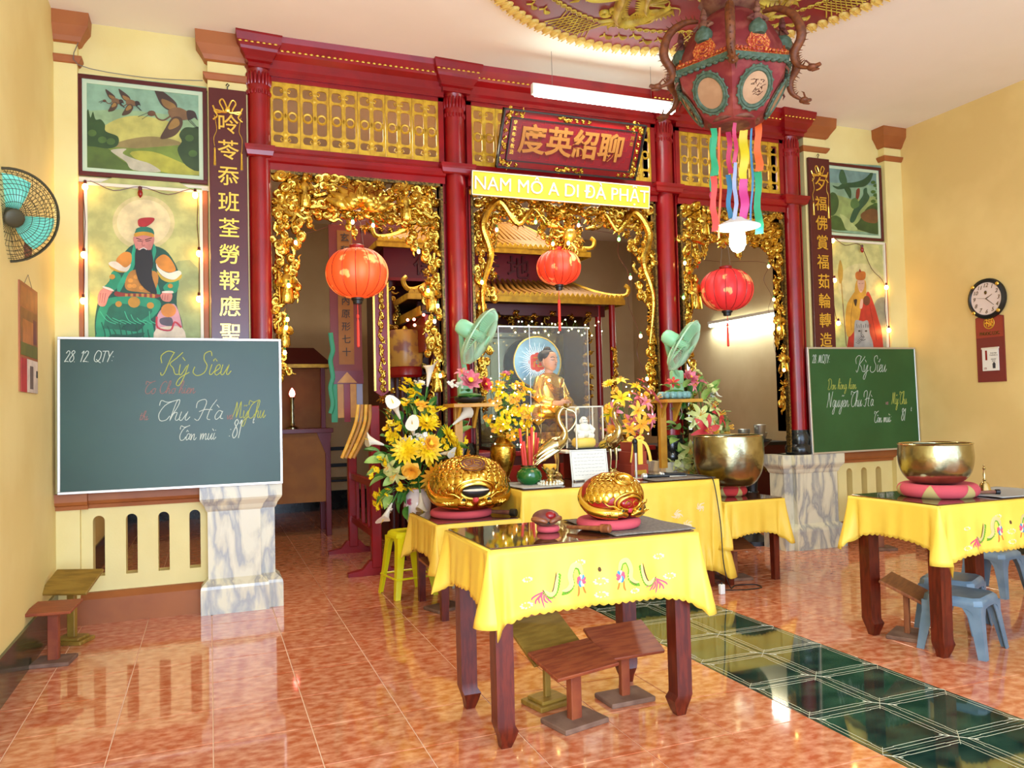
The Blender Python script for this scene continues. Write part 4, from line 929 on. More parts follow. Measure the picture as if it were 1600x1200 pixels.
# bare bulb with white shade under the palace lantern
LX, LY = 2.8, 3.66
t = thing('pendant_bulb', 'glaring white energy-saving bulb with a flat shade under the hexagonal lantern', 'lamp', (LX, LY, 2.33))
g = G(); g.lathe([(.035, .03), (.045, -.03), (.045, -.07), (.03, -.10), (.004, -.115)], 20); g.obj('bulb', 'cfl', t)
G().lathe([(.03, .085), (.05, .07), (.13, .035), (.128, .03), (.045, .06), (.02, .075)], 24).obj('shade', 'white', t)
G().tube([(0, 0, .08), (.01, 0, .3), (0, 0, .6)], .003, 6).obj('flex', 'wcable', t)
l = bpy.data.lights.new('pendant_light', 'POINT'); l.energy = 22; l.color = (.88, 1, .95); l.shadow_soft_size = .06; o = bpy.data.objects.new('pendant_light', l); COL.objects.link(o); o.location = (LX, LY, 2.18)
# small ceiling-hung flex bulb at the tube end
# ---- hexagonal palace lantern
M['hexr'] = mat('faded_red_paper', (126, 34, 34), .7, c2=(160, 78, 64), scale=9, contrast=(.45, .7)); M['hexb'] = mat('worn_brown_red', (98, 44, 34), .7, c2=(130, 84, 60), scale=14)
M['hexg'] = mat('grey_green_trim', (84, 104, 86), .7, c2=(66, 84, 60), scale=40); M['hexp'] = mat('old_paper', (190, 150, 112), .7, c2=(170, 128, 92), scale=6); M['hexo'] = mat('rusty_orange', (124, 66, 28), .6, c2=(96, 48, 22), scale=30); M['redorn'] = mat('red_gold_sequins', (166, 50, 26), .5, c2=(214, 140, 60), scale=90, contrast=(.5, .6))
t = thing('palace_lantern', 'large worn hexagonal palace lantern with dragons and coloured ribbons hanging from the ceiling', 'lantern', (LX, LY, 2.975), math.atan2(-LY, -LX)); t.scale = (.93, .93, .74)
def hexr(R, z, n=6): return [(R * math.cos(2 * PI * k / n), R * math.sin(2 * PI * k / n), z) for k in range(n)]
g = G(); g.loft([hexr(.14, -.045), hexr(.20, .0), hexr(.335, .235), hexr(.36, .33)]); g.obj('body', 'hexr', t, 20)
G().lathe([(.07, -.05), (.15, -.035), (.16, -.0), (.12, .01)], 24).obj('bottom_boss', 'hexb', t)
g = G(); g.lathe([(.31, .34), (.315, .40), (.30, .52), (.25, .66), (.17, .77), (.09, .84)], 6 * 6, lobes=6, la=.06); g.obj('dome', 'hexr', t, 60)
g = G(); g.loft([hexr(.37, .30), hexr(.375, .345)], cap=True)
for k in range(6):
    A, B = V(hexr(.372, 0)[k]), V(hexr(.372, 0)[(k + 1) % 6])
    for i in range(9):
        q = A.lerp(B, (i + .5) / 9); g.sph((q.x, q.y, .298), .018, .018, .014, 6, 4)
g.obj('green_trim', 'hexg', t, 20)
g = G(); g.loft([hexr(.365, .347), hexr(.35, .375)])
for k in range(6):
    A, B = V(hexr(.362, 0)[k]), V(hexr(.362, 0)[(k + 1) % 6])
    for i in range(14):
        q = A.lerp(B, (i + .5) / 14); g.sph((q.x, q.y, .378), .012, .012, .014, 6, 4)
g.obj('sequin_band', 'redorn', t, 20)
for k in range(6):
    a = 2 * PI * (k + .5) / 6; R1, z1, R2, z2 = .335 * math.cos(PI / 6), .235, .20 * math.cos(PI / 6), .0
    n_ = V((math.cos(a), math.sin(a), 0)); tz = V((n_.x * (R1 - R2), n_.y * (R1 - R2), z1 - z2)).normalized(); tx = V((-n_.y, n_.x, 0)); nn = tx.cross(tz); nn = nn if nn.dot(n_) > 0 else -nn
    c = n_ * (R1 * .56 + R2 * .44) + V((0, 0, z1 * .56 + z2 * .44)) + nn * .014
    F = Matrix(((tx.x, nn.x, tz.x, c.x), (tx.y, nn.y, tz.y, c.y), (tx.z, nn.z, tz.z, c.z), (0, 0, 0, 1)))
    g = G(); g.T = F; g.prism([(.085 * math.cos(2 * PI * i / 24), .125 * math.sin(2 * PI * i / 24)) for i in range(24)], -.012, .004); o = g.obj('oval_panel', 'hexp', t, 20)
    g = G(); g.T = F @ Matrix.Diagonal((1, 1, 1.4, 1)); g.torus((0, .003, 0), .088, .011, 28, 6); g.torus((0, .004, 0), .104, .006, 28, 5)
    for j in range(16):
        b = 2 * PI * j / 16; g.sph((.108 * math.cos(b), .002, .108 * math.sin(b)), .011, .008, .009, 6, 4)
    g.obj('oval_rim', 'hexg', o, 40)
    if k % 2 == 0:
        r = random.Random(k); g = G(); g.T = F
        for j in range(22): x, z = r.uniform(-.045, .045), r.uniform(-.06, .06); g.tube([(x, .006, z), (x + r.uniform(-.015, .015), .006, z + r.uniform(-.015, .015)), (x + r.uniform(-.02, .02), .006, z + r.uniform(-.02, .02))], .0018, 4)
        g.obj('inked_tracery', 'dred', o, 0)
    # standing medallion and figure on top of each face
    c2 = n_ * .30; F2 = Matrix(((tx.x, n_.x, 0, c2.x), (tx.y, n_.y, 0, c2.y), (0, 0, 1, .40), (0, 0, 0, 1)))
    g = G(); g.T = F2; g.prism([(-.06, -.03), (.06, -.03), (.075, .04), (.045, .10), (0, .12), (-.045, .10), (-.075, .04)], -.01, .01)
    for rr in (.022, .045): g.torus((0, .012, .035), rr, .006, 16, 5)
    g.obj('medallion', 'redorn', t, 30)
    g = G(); g.T = F2; g.lathe([(.04, .09), (.055, .12), (.05, .16), (.03, .19), (.02, .21)], 12); g.obj('figure_robe', 'hexg', t)
    g = G(); g.T = F2; g.lathe([(.035, .18), (.03, .24), (.012, .25)], 10, sy=.7); g.sph((0, 0, .272), .022, .022, .026, 10, 7); g.lathe([(.02, .29), (.012, .33), (.002, .34)], 8)
    for s in (-1, 1): g.tube([(s * .03, 0, .23), (s * .06, .01, .20), (s * .04, .03, .18)], [.014, .012, .008], 6)
    g.obj('figure', 'hexb', t)
    # corner dragon
    a = 2 * PI * k / 6; d = V((math.cos(a), math.sin(a), 0)); sd = V((-d.y, d.x, 0))
    def q(r_, z, s_=0): return d * r_ + sd * s_ + V((0, 0, z))
    pts = crom([q(.22, .74), q(.31, .72), q(.41, .62), q(.45, .46), q(.40, .34), q(.42, .25, .01), q(.50, .20, .01)], 4); nn_ = len(pts)
    g = G(); g.tube(pts, [.010 + .018 * math.sin(PI * min(1, (i + 2) / nn_)) for i in range(nn_)], 8)
    for i in range(1, nn_ - 3):
        dd = (pts[i + 1] - pts[i - 1]).normalized(); qn = dd.cross(sd); qn = qn if qn.dot(d) > 0 or qn.z > .3 else -qn; g.tube([pts[i], pts[i] + qn * .05], [.008, .001], 4)
    e = pts[-1]; g.sph(tuple(e + V((0, 0, .005))), .03, .03, .024, 10, 7); g.tube([e, e + d * .05 + V((0, 0, .012))], [.02, .012], 6); g.tube([e + V((0, 0, -.012)), e + d * .04 + V((0, 0, -.022))], [.014, .006], 6)
    for s in (-1, 1): g.tube([e + sd * s * .015 + V((0, 0, .02)), e + sd * s * .03 - d * .02 + V((0, 0, .05)), e + sd * s * .035 - d * .04 + V((0, 0, .055))], [.007, .005, .001], 5)
    g.obj('dragon', 'hexo', t, 50)
    g = G(); r = random.Random(k + 20)
    for j in range(1): b = q(.36 - .03 * j, .26 - .06 * j, r.uniform(-.03, .03)); g.tube([b, b + d * .015 + V((0, 0, -.03)), b + d * r.uniform(0, .02) + V((0, 0, -.06))], [.008, .006, .001], 4)
    g.obj('torn_trim', 'hexb', t)
g = G(); g.lathe([(.10, .82), (.16, .86), (.19, .92), (.13, 1.0), (.05, 1.1), (.04, (ZC - 2.975 - .06) / .74)], 12); g.obj('upper_crown', 'hexb', t)
r = random.Random(2)
for k in range(6):
    a = 2 * PI * k / 6 + .3; g = G(); b = V((.14 * math.cos(a), .14 * math.sin(a), .92)); g.T = Matrix.Translation(b)
    g.lathe([(.03, 0), (.04, .03), (.03, .08), (.015, .1)], 10); g.sph((0, 0, .125), .02, .02, .025, 8, 6); g.tube([(-.03, 0, .08), (-.06, .0, .05), (-.07, 0, .1)], .009, 5); g.tube([(.03, 0, .08), (.05, .02, .12), (.04, .02, .17)], .009, 5)
    g.obj('figure', ['hexg', 'hexr', 'hexb'][k % 3], t)
# ribbons
RIB = {'g': (40, 150, 100), 'c': (226, 70, 60), 'b': (56, 124, 160), 'y': (222, 196, 30), 'm': (206, 60, 130), 'o': (228, 96, 36), 'p': (190, 50, 90), 'l': (150, 160, 190)}
for k_, c_ in RIB.items(): M['rib' + k_] = mat('satin_ribbon_' + k_, c_, .5)
rl = t.matrix_basis.inverted()
for (px, w_, segs) in ((1115, .035, [('g', 200, 275), ('c', 275, 362)]), (1124, .012, [('o', 200, 372)]), (1139, .03, [('p', 205, 272), ('b', 272, 342)]), (1148, .022, [('p', 180, 255), ('l', 255, 345)]), (1162, .048, [('y', 203, 280), ('m', 280, 352)]), (1174, .012, [('b', 190, 345)]), (1184, .044, [('o', 190, 268), ('g', 268, 366)]), (1112, .02, [('g', 215, 300), ('p', 300, 330)])):
    for (c_, y0, y1) in segs:
        yy = LY - .08 + .16 * ((px * 7) % 5) / 5; a = atY(px, y0, yy); b = atY(px + 1, y1, yy); g = G(); n_ = 7
        rings = []
        for i in range(n_ + 1):
            u = i / n_; c = a.lerp(b, u) + V((.004 * math.sin(u * 7 + px), .012 * math.sin(u * 9 + px), 0)); tw_ = math.radians(21) + .35 * math.sin(u * 5 + px)
            dx = V((math.cos(tw_), -math.sin(tw_), 0)) * w_ / 2; nrm = V((math.sin(tw_), math.cos(tw_), 0)) * .0006
            rings.append([tuple(c - dx - nrm), tuple(c + dx - nrm), tuple(c + dx + nrm), tuple(c - dx + nrm)])
        g.loft(rings); o = g.obj('ribbon', 'rib' + c_, t, 60); o.matrix_parent_inverse = rl
# ---- ceiling disc
M['dred2'] = mat('ceiling_disc_red', (140, 26, 40), .5, c2=(120, 44, 60), scale=2, coords='World'); M['dgold'] = mat('painted_gold_relief', (206, 184, 66), .5, c2=(170, 140, 48), scale=12, bump=.3); M['dgold2'] = mat('rim_gold', (206, 150, 70), .5, c2=(222, 190, 96), scale=3)
t = thing('ceiling_medallion', 'huge round red ceiling medallion with gold dragons and a petalled rim', 'ceiling ornament', (LX, LY, ZC))
def disc(c, r, z0, z1, n=96):
    g = G(); g.lathe([(r, z0), (r, z1)], n, c); return g
disc((0, 0, 0), 1.46, -.03, 0).obj('disc', 'dred2', t, 30)
g = G(); g.lathe([(.09, -.06), (.22, -.045), (.34, -.03)], 40); g.obj('centre_boss', 'dgold', t)
pm = G(); pm.sph((0, 0, -.03), .03, .052, .03, 10, 7); pm.tube([(-.012, -.045, -.055), (-.01, .045, -.055)], .005, 4); pm.tube([(.012, -.045, -.055), (.012, .045, -.055)], .005, 4); pm = pm.mesh('rim_petal', 'dgold2', 50)
for k in range(120):
    a = 2 * PI * k / 120; link('rim_petal', pm, t, (1.465 * math.cos(a), 1.465 * math.sin(a), 0), (0, 0, a - PI / 2), (1.22, 1, 1))
bead = G(); bead.torus((0, 0, 0), .017, .006, 10, 5, 'z'); bead.sph((0, 0, 0), .007, n=6, m=4); bead.tube([(.017, 0, 0), (.045, .012, 0)], .005, 4); bead = bead.mesh('scroll_bead', 'dgold', 50)
for k in range(140):
    a = 2 * PI * k / 140; link('scroll_bead', bead, t, (1.17 * math.cos(a), 1.17 * math.sin(a), -.034), (0, 0, a + PI / 2))
def pol(r_, deg, z=-.036): a = math.radians(deg); return V((r_ * math.cos(a), r_ * math.sin(a), z))
g = G()      # net-pattern cartouches between rings and emblems in the border
for deg in range(15, 375, 45):
    for i in range(-4, 5):
        g.tube([pol(1.20, deg + i * 1.5), pol(1.40, deg + i * 1.5 + 4)], .0045, 4); g.tube([pol(1.20, deg + i * 1.5 + 4), pol(1.40, deg + i * 1.5)], .0045, 4)
g.obj('net_cartouche', 'dgold', t)
r = random.Random(11)
for deg in range(37, 397, 45):
    g = G()
    for j in range(5):
        b = deg - 9 + j * 4.6; rr = 1.29 + .035 * math.sin(j * 2.1)
        g.tube(crom([pol(rr, b), pol(rr + .02, b + 1.5), pol(rr - .012, b + 3.2)], 3), [.003, .012, .016, .018, .014, .007, .003], 6, .6); g.tube([pol(rr - .03, b + 3.6), pol(rr, b + 3), pol(rr + .03, b + 3.8)], .006, 4)
    g.obj('border_emblem', 'dgold', t)
def cdragon(deg, r0, sgn):
    g = G(); P = []
    for i in range(15):
        u = i / 14; P.append(pol(r0 + .16 * math.sin(u * 9), deg + sgn * (u * 52)))
    P = crom(P, 4); n_ = len(P); g.tube(P, [.016 + .048 * math.sin(PI * min(1, .15 + i / n_ * .95)) for i in range(n_)], 8, .5)
    for i in range(1, n_ - 1, 1):
        d = (P[i + 1] - P[i - 1]).normalized(); q_ = V((-d.y, d.x, 0)); g.tube([P[i], P[i] + q_ * .075 - d * .02], [.02, .002], 4)
    e = P[0]; d = (P[0] - P[1]).normalized(); q_ = V((-d.y, d.x, 0))
    g.sph(tuple(e), .055, .05, .025, 10, 6); g.tube([e, e + d * .12], [.038, .02], 8, .5); g.tube([e + q_ * .03, e + d * .09 + q_ * .05], [.018, .006], 6, .5)
    for s in (-1, 1): g.tube(crom([e + q_ * s * .03, e - d * .08 + q_ * s * .09, e - d * .17 + q_ * s * .07], 3), [.012, .011, .009, .008, .006, .004, .002], 5); g.tube(crom([e + d * .1, e + d * .15 + q_ * s * .07, e + d * .10 + q_ * s * .15], 3), [.006, .006, .005, .004, .004, .003, .001], 4)
    for i in (12, 26, 40):
        b = P[i]; d = (P[i + 1] - P[i - 1]).normalized(); q_ = V((-d.y, d.x, 0)) * (1 if i % 4 else -1)
        for s in (-.5, 0, .5): g.tube([b, b + q_ * .12 + d * s * .1, b + q_ * .15 + d * s * .22], [.02, .014, .002], 5, .5)
    g.obj('dragon', 'dgold', t, 50)
for k in range(8): cdragon(45 * k + 40, .92 if k % 2 else .80, 1 if k % 2 else -1)
for k in range(12):
    c = pol(1.03 if k % 2 else .62, k * 30 + 10); g = G()
    for j in range(4):
        cc = c + V((.07 * math.cos(j * 1.4 + k), .05 * math.sin(j * 1.9 + k), 0)); P = [cc + V((.045 * (1 - .07 * i) * math.cos(i * .7), .045 * (1 - .07 * i) * math.sin(i * .7), 0)) for i in range(11)]; g.tube(P, .019, 6, .6)
    g.tube(crom([c, c + V((.12, .03, 0)), c + V((.2, -.02, 0))], 4), [.018, .018, .017, .016, .014, .010, .008, .005, .002], 6, .6); g.obj('cloud', 'dgold', t, 50)
# ---- wall fans
def fan(label, head, normal, R, mats, wall, base, dark=False):
    body, blade, wire = mats; n_ = V(normal).normalized(); t = thing('wall_fan', label, 'fan', base)
    head = V(head) - V(base); up = V((0, 0, 1)); tx = up.cross(n_).normalized(); tz = n_.cross(tx)
    F = Matrix(((tx.x, -n_.x, tz.x, head.x), (tx.y, -n_.y, tz.y, head.y), (tx.z, -n_.z, tz.z, head.z), (0, 0, 0, 1)))   # local -y is the blowing direction
    g = G(); g.T = F; dp = R * .30; nw = 56 if dark else 84
    for k in range(nw):
        a = 2 * PI * k / nw; b = a + .35
        g.tube([(R * .2 * math.cos(a), -dp, R * .2 * math.sin(a)), (R * .62 * math.cos((a + b) / 2), -dp * .93, R * .62 * math.sin((a + b) / 2)), (R * .93 * math.cos(b), -dp * .45, R * .93 * math.sin(b)), (R * math.cos(b), 0, R * math.sin(b))], .0013 if dark else .0019, 4)
        g.tube([(R * math.cos(b), 0, R * math.sin(b)), (R * .85 * math.cos(b), dp * .55, R * .85 * math.sin(b)), (R * .25 * math.cos(b), dp * .8, R * .25 * math.sin(b))], .0013, 4)
    g.torus((0, 0, 0), R, .007, 48, 6); g.torus((0, -dp * .82, 0), R * .72, .0015, 40, 4)
    if dark:
        for rr in (.35, .5, .62, .8, .9): g.torus((0, -dp * (1 - rr ** 4 * .7), 0), R * rr, .0014, 40, 4)
        for rr in (.4, .6, .8, .92): g.torus((0, dp * .6 * (1.1 - rr * .5), 0), R * rr, .0014, 40, 4)
    g.obj('guard', wire, t, 60)
    g = G(); g.T = F; g.lathe([(R * .2, 0), (R * .2, .01), (R * .12, .016)], 24, (0, 0, 0)) if False else g.sph((0, -dp, 0), R * .21, .012, R * .21, 20, 6); g.obj('badge', body, t)
    for k in range(3):
        g = G(); g.T = F @ Matrix.Rotation(2 * PI * k / 3 + .5, 4, 'Y')
        g.grid(lambda u, v: ((.18 + .70 * u) * R * math.cos((v - .5) * (1.25 - .25 * u)) , -.035 + .05 * v + .008 * math.sin(u * 3), (.18 + .70 * u) * R * math.sin((v - .5) * (1.25 - .25 * u) + .15 * u)), 8, 8)
        o = g.obj('blade', blade, t, 60); md = o.modifiers.new('thick', 'SOLIDIFY'); md.thickness = .003
    g = G(); g.T = F; g.cyl((0, -.05, 0), (0, .05, 0), R * .17, n=20); g.obj('hub', body, t)
    g = G(); g.T = F @ Matrix.Rotation(-PI / 2, 4, 'X'); g.lathe([(.05, .06), (.062, .08), (.062, .15), (.05, .18), (.02, .195)], 20); g.obj('motor_housing', body, t)
    mot = F @ V((0, .13, -.05)); g = G(); g.tube(crom([mot, mot.lerp(V((0, -.05, .1)), .5) + V((0, .02, 0)), V((0, -.05, .1)), V((0, -.02, 0))], 4), .02, 8); g.obj('arm', body, t)
    return t
CF = ('mint', 'mint', 'wire')
f1 = fan('mint green wall fan on the column left of the golden shrine', atY(749, 526, 5.42), (.74, -.46, -.52), .225, CF, None, (1.84, 5.80, 1.50))
f2 = fan('mint green wall fan on the column right of the golden shrine', atY(1068, 540, 5.42), (.62, -.60, -.52), .225, CF, None, (3.74, 5.80, 1.50))
for f in (f1, f2):
    g = G(); g.bbox(-.06, .05, -.07, .0, -.10, .16, .012); g.obj('control_box', 'mint', f, 30)
    G().box(-.025, .03, -.075, -.068, -.075, -.02).obj('control_label', 'dark', f, 0); g = G(); g.torus((0, -.078, -.05), .012, .004, 14, 5); g.sph((.018, -.072, -.09), .008, n=8, m=5); g.obj('knob', 'goldb', f)
    G().tube(crom([(0, -.05, -.1), (.02, -.06, -.2), (0, -.05, -.26)], 4), .0015, 4).obj('pull_cord', 'offw', f)
f3 = fan('dark wire wall fan with turquoise blades on the left wall', tuple(atY(14, 337, 4.60)), (.50, -.80, -.34), .235, ('dwire', 'mintb', 'dwire'), None, (-.95, 5.06, 2.32), dark=True)
G().lathe([(.055, -.03), (.06, 0), (.05, .02)], 16).obj('wall_bracket', 'hexb', f3).rotation_euler = (0, PI / 2, 0)
# small shelves on the columns with lotus pots
def shelf(lb, cx):
    t = thing('wall_shelf', lb, 'shelf', (cx, 5.62, 1.385)); G().bbox(-.165, .175, -.13, .17, 0, .028, .003).obj('board', 'shelfw', t, 0)
    for s in (-.06, .08): G().prism([(0, 0), (.0, -.16), (.02, -.16), (.12, 0)], -.01, .01).obj('bracket', 'shelfw', t, 0).matrix_basis = Matrix.Translation((s, .17, 0)) @ Matrix.Rotation(-PI / 2, 4, 'Z')
    G().box(-.08, -.02, .13, .17, -.55, 0).obj('back_strip', 'shelfw', t, 0)
shelf('pine shelf on the column left of the shrine holding a pink lotus', 1.825); shelf('pine shelf on the column right of the shrine holding a teal pot', 3.63)
# ================================================================== TABLES
def table(label, x0, x1, y0, y1, z, lw=.075, apron=.09, foot=True):
    cx, cy = (x0 + x1) / 2, (y0 + y1) / 2; t = thing('offering_table', label, 'table', (cx, cy, 0)); a, b = (x1 - x0) / 2, (y1 - y0) / 2
    G().bbox(-a, a, -b, b, z - .028, z - .006, .004).obj('tabletop', 'twood', t, 0)
    q = .025
    for sx in (-1, 1):
        for sy in (-1, 1):
            g = G(); X, Y_ = sx * (a - q - lw / 2), sy * (b - q - lw / 2); h = lw / 2
            def rg(s, z_, ox=0, oy=0): return [(X + ox - h * s, Y_ + oy - h * s, z_), (X + ox + h * s, Y_ + oy - h * s, z_), (X + ox + h * s, Y_ + oy + h * s, z_), (X + ox - h * s, Y_ + oy + h * s, z_)]
            if foot: g.loft([rg(.55, 0, -sx * .006, -sy * .006), rg(.8, .035, -sx * .012, -sy * .004), rg(1.07, .07, -sx * .012, -sy * .004), rg(1.0, .095, 0, 0), rg(.98, .12), rg(1, .3), rg(1, z - .03)])
            else: g.loft([rg(.85, 0), rg(1, z - .03)])
            g.obj('leg', 'twood', t, 25)
    for sy in (-1, 1): G().box(-a + q + lw, a - q - lw, sy * (b - q - .012) - .012, sy * (b - q - .012) + .012, z - .028 - apron, z - .028).obj('apron', 'twood', t, 0)
    for sx in (-1, 1): G().box(sx * (a - q - .012) - .012, sx * (a - q - .012) + .012, -b + q + lw, b - q - lw, z - .028 - apron, z - .028).obj('apron', 'twood', t, 0)
    return t
class Cloth:
    def __init__(s, x0, x1, y0, y1, z, drop, corner=.11, seed=0, amp=.013, scal=.009, cornerw=.13, flare=.03):
        s.cx, s.cy = (x0 + x1) / 2, (y0 + y1) / 2; s.a, s.b, s.z = (x1 - x0) / 2 + .004, (y1 - y0) / 2 + .004, z
        s.drop = drop; s.corner = corner; s.amp = amp; s.scal = scal; s.cw = cornerw; s.flare = flare
        r = random.Random(seed); s.ph = [r.uniform(0, 6) for _ in range(8)]
        s.P = []      # (x, y, nx, ny, dist to corner, arclen, sideindex)
        L = 0; segs = [((-s.a, -s.b), (s.a, -s.b), (0, -1), 0), ((s.a, -s.b), (s.a, s.b), (1, 0), 1), ((s.a, s.b), (-s.a, s.b), (0, 1), 2), ((-s.a, s.b), (-s.a, -s.b), (-1, 0), 3)]
        for (p, q, n, k) in segs:
            ln = abs(q[0] - p[0]) + abs(q[1] - p[1]); m = max(8, int(ln / .006))
            nn = segs[(k + 1) % 4][2]
            for i in range(m):
                t = i / m; s.P.append((lerp(p[0], q[0], t), lerp(p[1], q[1], t), n[0], n[1], min(t, 1 - t) * ln, L + t * ln, k))
            for j in range(9):   # fan round the corner
                a_ = j / 8 * PI / 2; s.P.append((q[0], q[1], n[0] * math.cos(a_) + nn[0] * math.sin(a_), n[1] * math.cos(a_) + nn[1] * math.sin(a_), 0, L + ln, k))
            L += ln
    def off(s, L, d, v, k):
        c = math.exp(-d / (s.cw * .55)); D = s.drop[k] if isinstance(s.drop, (list, tuple)) else s.drop
        z = -(D + s.corner * c) * v
        w_ = s.amp * v * (math.sin(L * 23 + s.ph[0]) * .5 + math.sin(L * 41 + s.ph[1]) * .35 + math.sin(L * 67 + s.ph[2]) * .2) * (1 - .5 * c)
        o = .006 + s.flare * v ** 1.2 * (.35 + 1.9 * c * c) + w_ - .05 * v * math.exp(-((d - .055) / .022) ** 2) * (.6 + .4 * math.sin(L * 5))
        return z, o
    def at(s, k, u, dz):     # point on side k (0 front, 1 right, 3 left) u metres from its centre, dz below the top
        a = s.a if k in (0, 2) else s.b; ln = 2 * a; base = [0, 2 * s.a, 2 * s.a + 2 * s.b, 4 * s.a + 2 * s.b][k]
        t = u + a; D = s.drop[k] if isinstance(s.drop, (list, tuple)) else s.drop
        z, o = s.off(base + t, min(t, ln - t), dz / D, k)
        z = -dz; o += .0025
        return {0: V((u, -s.b - o, s.z + z)), 1: V((s.a + o, u, s.z + z)), 3: V((-s.a - o, -u, s.z + z)), 2: V((-u, s.b + o, s.z + z))}[k]
    def build(s, label, m='yel', name='tablecloth', ruffle=0):
        g = G(); nv = 14; vs = []; N = len(s.P)
        for j in range(nv + 1):
            v = j / nv
            for (x, y, nx, ny, d, L, k) in s.P:
                z, o = s.off(L, d, v, k)
                if j == nv: z -= s.scal * abs(math.sin(PI * L / .034))
                if ruffle and v > .72: o += .016 * math.sin(L * 120) * (v - .72) / .28 + .008
                vs.append((x + nx * o, y + ny * o, s.z + z))
        g.add(vs, [(j * N + i, (j + 1) * N + i, (j + 1) * N + (i + 1) % N, j * N + (i + 1) % N) for j in range(nv) for i in range(N)])
        g.add([(-s.a - .006, -s.b - .006, s.z), (s.a + .006, -s.b - .006, s.z), (s.a + .006, s.b + .006, s.z), (-s.a - .006, s.b + .006, s.z)], [(0, 1, 2, 3)])
        t = thing(name, label, 'tablecloth', (s.cx, s.cy, 0)); o = g.obj('cloth', m, t, 75); md = o.modifiers.new('thick', 'SOLIDIFY'); md.thickness = .0016; md.offset = 1
        s.t = t; return t
    def stitch(s, k, pts, wd, m, name='embroidery', taper=True, parent=None):
        pts = crom([(p[0], 0, p[1]) for p in pts], 4); P = [s.at(k, p.x, p.z) for p in pts]; n = len(P)
        return P, [wd * (1 - .8 * abs(2 * i / (n - 1) - 1) ** 3 if taper else 1) for i in range(n)]
EMB = {'eg': (100, 160, 30), 'eg2': (206, 190, 120), 'ep': (222, 84, 110), 'eb': (60, 140, 170), 'ew': (238, 214, 170), 'ek': (90, 60, 30), 'eo': (224, 120, 40)}
for k_, c_ in EMB.items(): M[k_] = mat('thread_' + k_, c_, .8)
def embroider(c, k, s=1.0, u0=0.0, z0=.14, clouds_=True):
    KS = list(EMB)
    for sg in (-1, 1):
        g = G()
        def st(pts, wd, m, flat=.3):
            P, R = c.stitch(k, [(u0 + sg * (.085 + (p[0] - .07) * .66), z0 + p[1] * .8) for p in pts], wd * 1.15, m); g.m = KS.index(m); g.tube(P, R, 5, flat)
        body = [(.30, .075), (.26, .078), (.235, .05), (.225, .0), (.20, -.03), (.185, .0), (.18, .04), (.15, .07), (.115, .06), (.09, .02), (.11, -.02), (.14, -.03)]
        body = [(.335, .06), (.30, .085), (.265, .075), (.245, .03), (.235, -.02)]; st(body, .009, 'eg2'); st([(p[0] + .012, p[1] - .003) for p in body], .004, 'ek')
        b2 = [(.215, .075), (.18, .07), (.15, .045), (.155, .0), (.13, -.045), (.09, -.04), (.075, -.01), (.07, .02)]; st(b2, .011, 'eg2'); st([(p[0], p[1] + .012) for p in b2[:4]], .004, 'ek')
        for B in (body, b2):
            BB = crom([(p[0], 0, p[1]) for p in B], 4)
            for i in range(1, len(BB) - 1):
                d = (BB[i + 1] - BB[i - 1]).normalized(); q = V((-d.z, 0, d.x)); e = BB[i]
                st([(e.x, e.z), (e.x - q.x * .012, e.z - q.z * .012), (e.x - q.x * .02 - d.x * .01, e.z - q.z * .02 - d.z * .01)], .004, 'eg')
        for j in range(7):
            a = -.9 + .3 * j; st([(.335, .065), (.345 + .016 * j - .04, .09 + .008 * (j % 3)), (.35 + .026 * j - .09, .135 + .012 * (j % 2) - .01 * abs(j - 3))], .0035, 'ep')
        for j in range(8):
            a = j * .8; st([(.08, .03), (.08 + .02 * math.cos(a), .03 + .02 * math.sin(a)), (.075 + .03 * math.cos(a + .5), .035 + .033 * math.sin(a + .5))], .0065, ['ep', 'eb', 'ew', 'ep'][j % 4])
        st([(.07, .06), (.06, .085), (.05, .10)], .004, 'eo'); st([(.1, .055), (.10, .09), (.11, .11)], .004, 'eo')
        o = g.obj('embroidered_dragon', KS, c.t, 50)
    g = G()
    for (u, z, w_) in ((-.42, -.0, .03), (-.43, .13, .04), (-.12, -.06, .035), (0, .05, .045), (0, .12, .04), (.36, -.05, .035), (.42, .06, .04), (-.26, -.0, .0), (.2, .12, .03)):
        if not w_: continue
        for j in range(9):
            a = j * .7; P, R = c.stitch(k, [(u0 + s * (u + w_ * .7 * math.cos(a) * .8), z0 + s * (z + w_ * .3 * math.sin(a))), (u0 + s * (u + w_ * math.cos(a + .4)), z0 + s * (z + w_ * .4 * math.sin(a + .4)))], .0035, 'ew'); g.tube(P, R, 4, .3)
    g.obj('embroidered_clouds', 'ew', c.t, 50)['kind'] = 'stuff'
    P, R = c.stitch(k, [(u0 - .006, z0 - .02), (u0, z0 + .0)], .008, 'ek'); G().tube(P, R, 6, .4).obj('embroidered_pearl', 'ek', c.t)
def gtop(label, x0, x1, y0, y1, z, m='gtop'):
    return tag(G().bbox(x0, x1, y0, y1, z + .0022, z + .0085, .002).obj('glass_sheet', m, None, 0), label, 'table top')
def towel(name, label, x0, x1, y0, y1, z, m='towel', over=0, seed=1):
    r = random.Random(seed); g = G(); ph = r.uniform(0, 6)
    def f(u, v): x = lerp(x0, x1, u) + .006 * math.sin(v * 9 + ph); y = lerp(y0, y1, v) + .005 * math.sin(u * 8 + ph); return (x, y, z + .0022 + .0016 * (math.sin(u * 14 + ph) * math.sin(v * 11) + 1))
    g.grid(f, 20, 14); o = g.obj(name, m, None, 60); md = o.modifiers.new('thick', 'SOLIDIFY'); md.thickness = .004; md.offset = 1; return tag(o, label, 'cloth')
ZA, ZB = .802, .625
